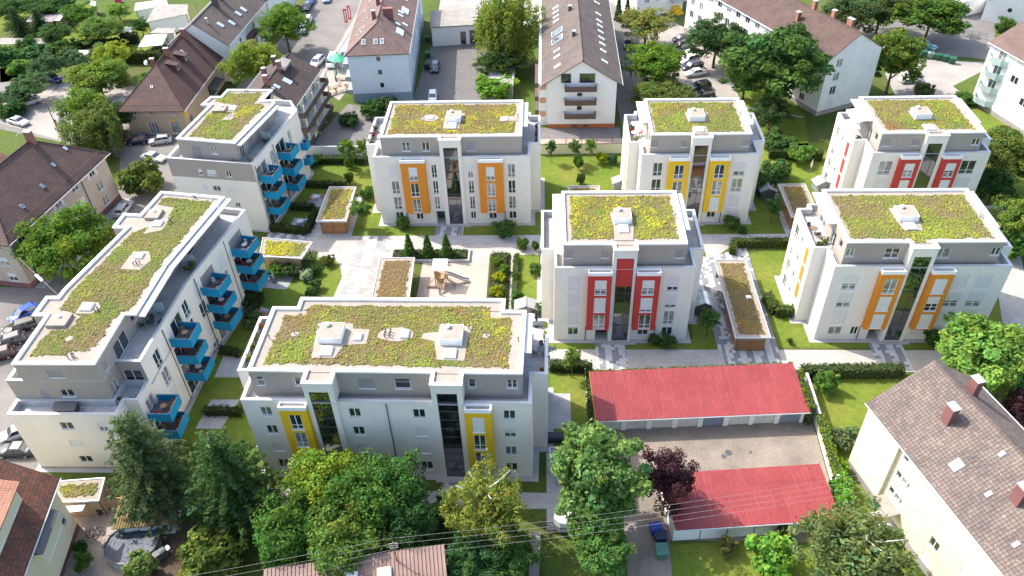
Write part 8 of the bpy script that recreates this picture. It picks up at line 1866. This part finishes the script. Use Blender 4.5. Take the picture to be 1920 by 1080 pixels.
for k, (x, y) in enumerate(((648,52),(655,46))): parts('banner', ('red and white banner by the pale blue house, left one','red and white banner by the pale blue house, right one')[k], 'banner', (*G(x,y)[:2],0), .3*k, [('mast', MB().cyl(0,0,0,4.6,.04,n=6), 'steel'), ('cloth', MB().box(.05,-.02,1.2,.75,.02,4.4), 'anycol', (0.6,0.02,0.03)), ('stripe', MB().box(.28,-.03,1.6,.5,.03,4.0), 'white_cap')])
# white hall and fence at the top right
hl = Bld('hall', 'white hall with arched gable and round window at the top right', 'building', (*G(1838,38)[:2],0), R(-32), None, 'house_white')
arc = [(9*k/12, 4.6+2.0*math.sin(math.pi*k/12)) for k in range(13)]
hl.wall.add([(0,0,0),(9,0,0)] + [(x,0,z) for x, z in reversed(arc)], [tuple(range(15))]); hl.face((9,0),(9,30),0,4.6); hl.face((0,30),(0,0),0,4.6)
rm = MB(); rm.add([(x,-.2,z+.05) for x, z in arc]+[(x,30,z+.05) for x, z in arc], [(k,k+1,k+14,k+13) for k in range(12)]); hl.part('roof', rm, 'white_cap')
hl.part('round_window', MB().tube((4.9,-.04,3.2),(4.9,.02,3.2),.45,n=18), 'glass'); hl.done()
hl2 = lowbox('low_wing', 'long white wall of the hall running to the top edge', 'building', tuple(G(1798,33)[:2]), R(25), 10, 4, 3.6, 'house_white', 'fibre')[0]
for A_, B_ in (((0,0),(10,0)),((10,0),(10,4)),((10,4),(0,4)),((0,4),(0,0))): hl2.face(A_, B_, 0, 3.6)
hl2.part('flat_roof', MB().box(-.1,-.1,3.6,10.1,4.1,3.75), 'white_cap'); hl2.done()
a, b_ = G(1725,56), G(1848,74); e = b_-a; n = 9; fr = thing('wire_fence', 'grey wire mesh fence along the street at the top right', 'fence', a, math.atan2(e.y, e.x))
for k in range(n+1): MB().box(k*e.length/n-.04,-.04,0,k*e.length/n+.04,.04,1.5).build('post', T['steel'], fr)
for k in range(n):
    m = MB(); x0 = k*e.length/n+.06; x1 = (k+1)*e.length/n-.06
    for j in range(9): m.tube((x0+(x1-x0)*j/8,0,.1),(x0+(x1-x0)*j/8,0,1.45),.012,n=3,cap=False)
    for z in (.12,.75,1.42): m.tube((x0,0,z),(x1,0,z),.018,n=4,cap=False)
    stuff(m.build('mesh_panel', T['steel'], fr))
# two people, one body each
def person(label, loc, rot, cols, sit=False):
    V = [(0,0,.95),(0,0,1.2),(0,0,1.42),(0,.01,1.52),(0,.02,1.66),(.11,0,.92),(.12,.05,.5),(.12,-.02,.08),(.13,-.16,.04),(-.11,0,.92),(-.12,-.12,.5),(-.12,-.05,.08),(-.13,-.2,.04),(.2,0,1.4),(.27,.02,1.13),(.25,-.1,.9),(-.2,0,1.4),(-.27,.02,1.13),(-.24,-.15,.92)]
    E_ = [(0,1),(1,2),(2,3),(3,4),(0,5),(5,6),(6,7),(7,8),(0,9),(9,10),(10,11),(11,12),(2,13),(13,14),(14,15),(2,16),(16,17),(17,18)]
    rad = [.15,.14,.15,.065,.10,.10,.07,.045,.045,.10,.07,.045,.045,.065,.05,.04,.065,.05,.04]
    me = bpy.data.meshes.new('person'); me.from_pydata(V, E_, []); sv = me.skin_vertices.new() if False else None
    o = bpy.data.objects.new('person', me); COL.objects.link(o); o.location = loc; o.rotation_euler = (0,0,rot)
    mo = o.modifiers.new('skin', 'SKIN')
    if not me.skin_vertices: pass
    for k, sv in enumerate(me.skin_vertices[0].data if me.skin_vertices else []): sv.radius = (rad[k], rad[k]*.85); sv.use_root = (k == 0)
    o.modifiers.new('sub', 'SUBSURF').levels = 1
    mm = N('clothing').set(.8,0,.2); sep = mm.n('ShaderNodeSeparateXYZ'); mm.l(mm.n('ShaderNodeTexCoord').outputs['Object'], sep.inputs[0])
    c = mm.mix(cols[0], cols[1], mm.math('GREATER_THAN', sep.outputs[2], .93)); c = mm.mix(c, (.55,.36,.27), mm.math('GREATER_THAN', sep.outputs[2], 1.5)); c = mm.mix(c, (.06,.04,.03), mm.math('GREATER_THAN', sep.outputs[2], 1.68)); mm.color(c); me.materials.append(mm.mat)
    return tag(o, label, 'person')
person('person in dark clothes walking in the turning place near the pillar', (*G(108,238)[:2],.02), .8, ((.02,.022,.03),(.03,.03,.04)))
person('person in black beside the car in the shaded side street', (*G(1182,146)[:2],.02), 2.0, ((.015,.015,.018),(.02,.02,.022)))
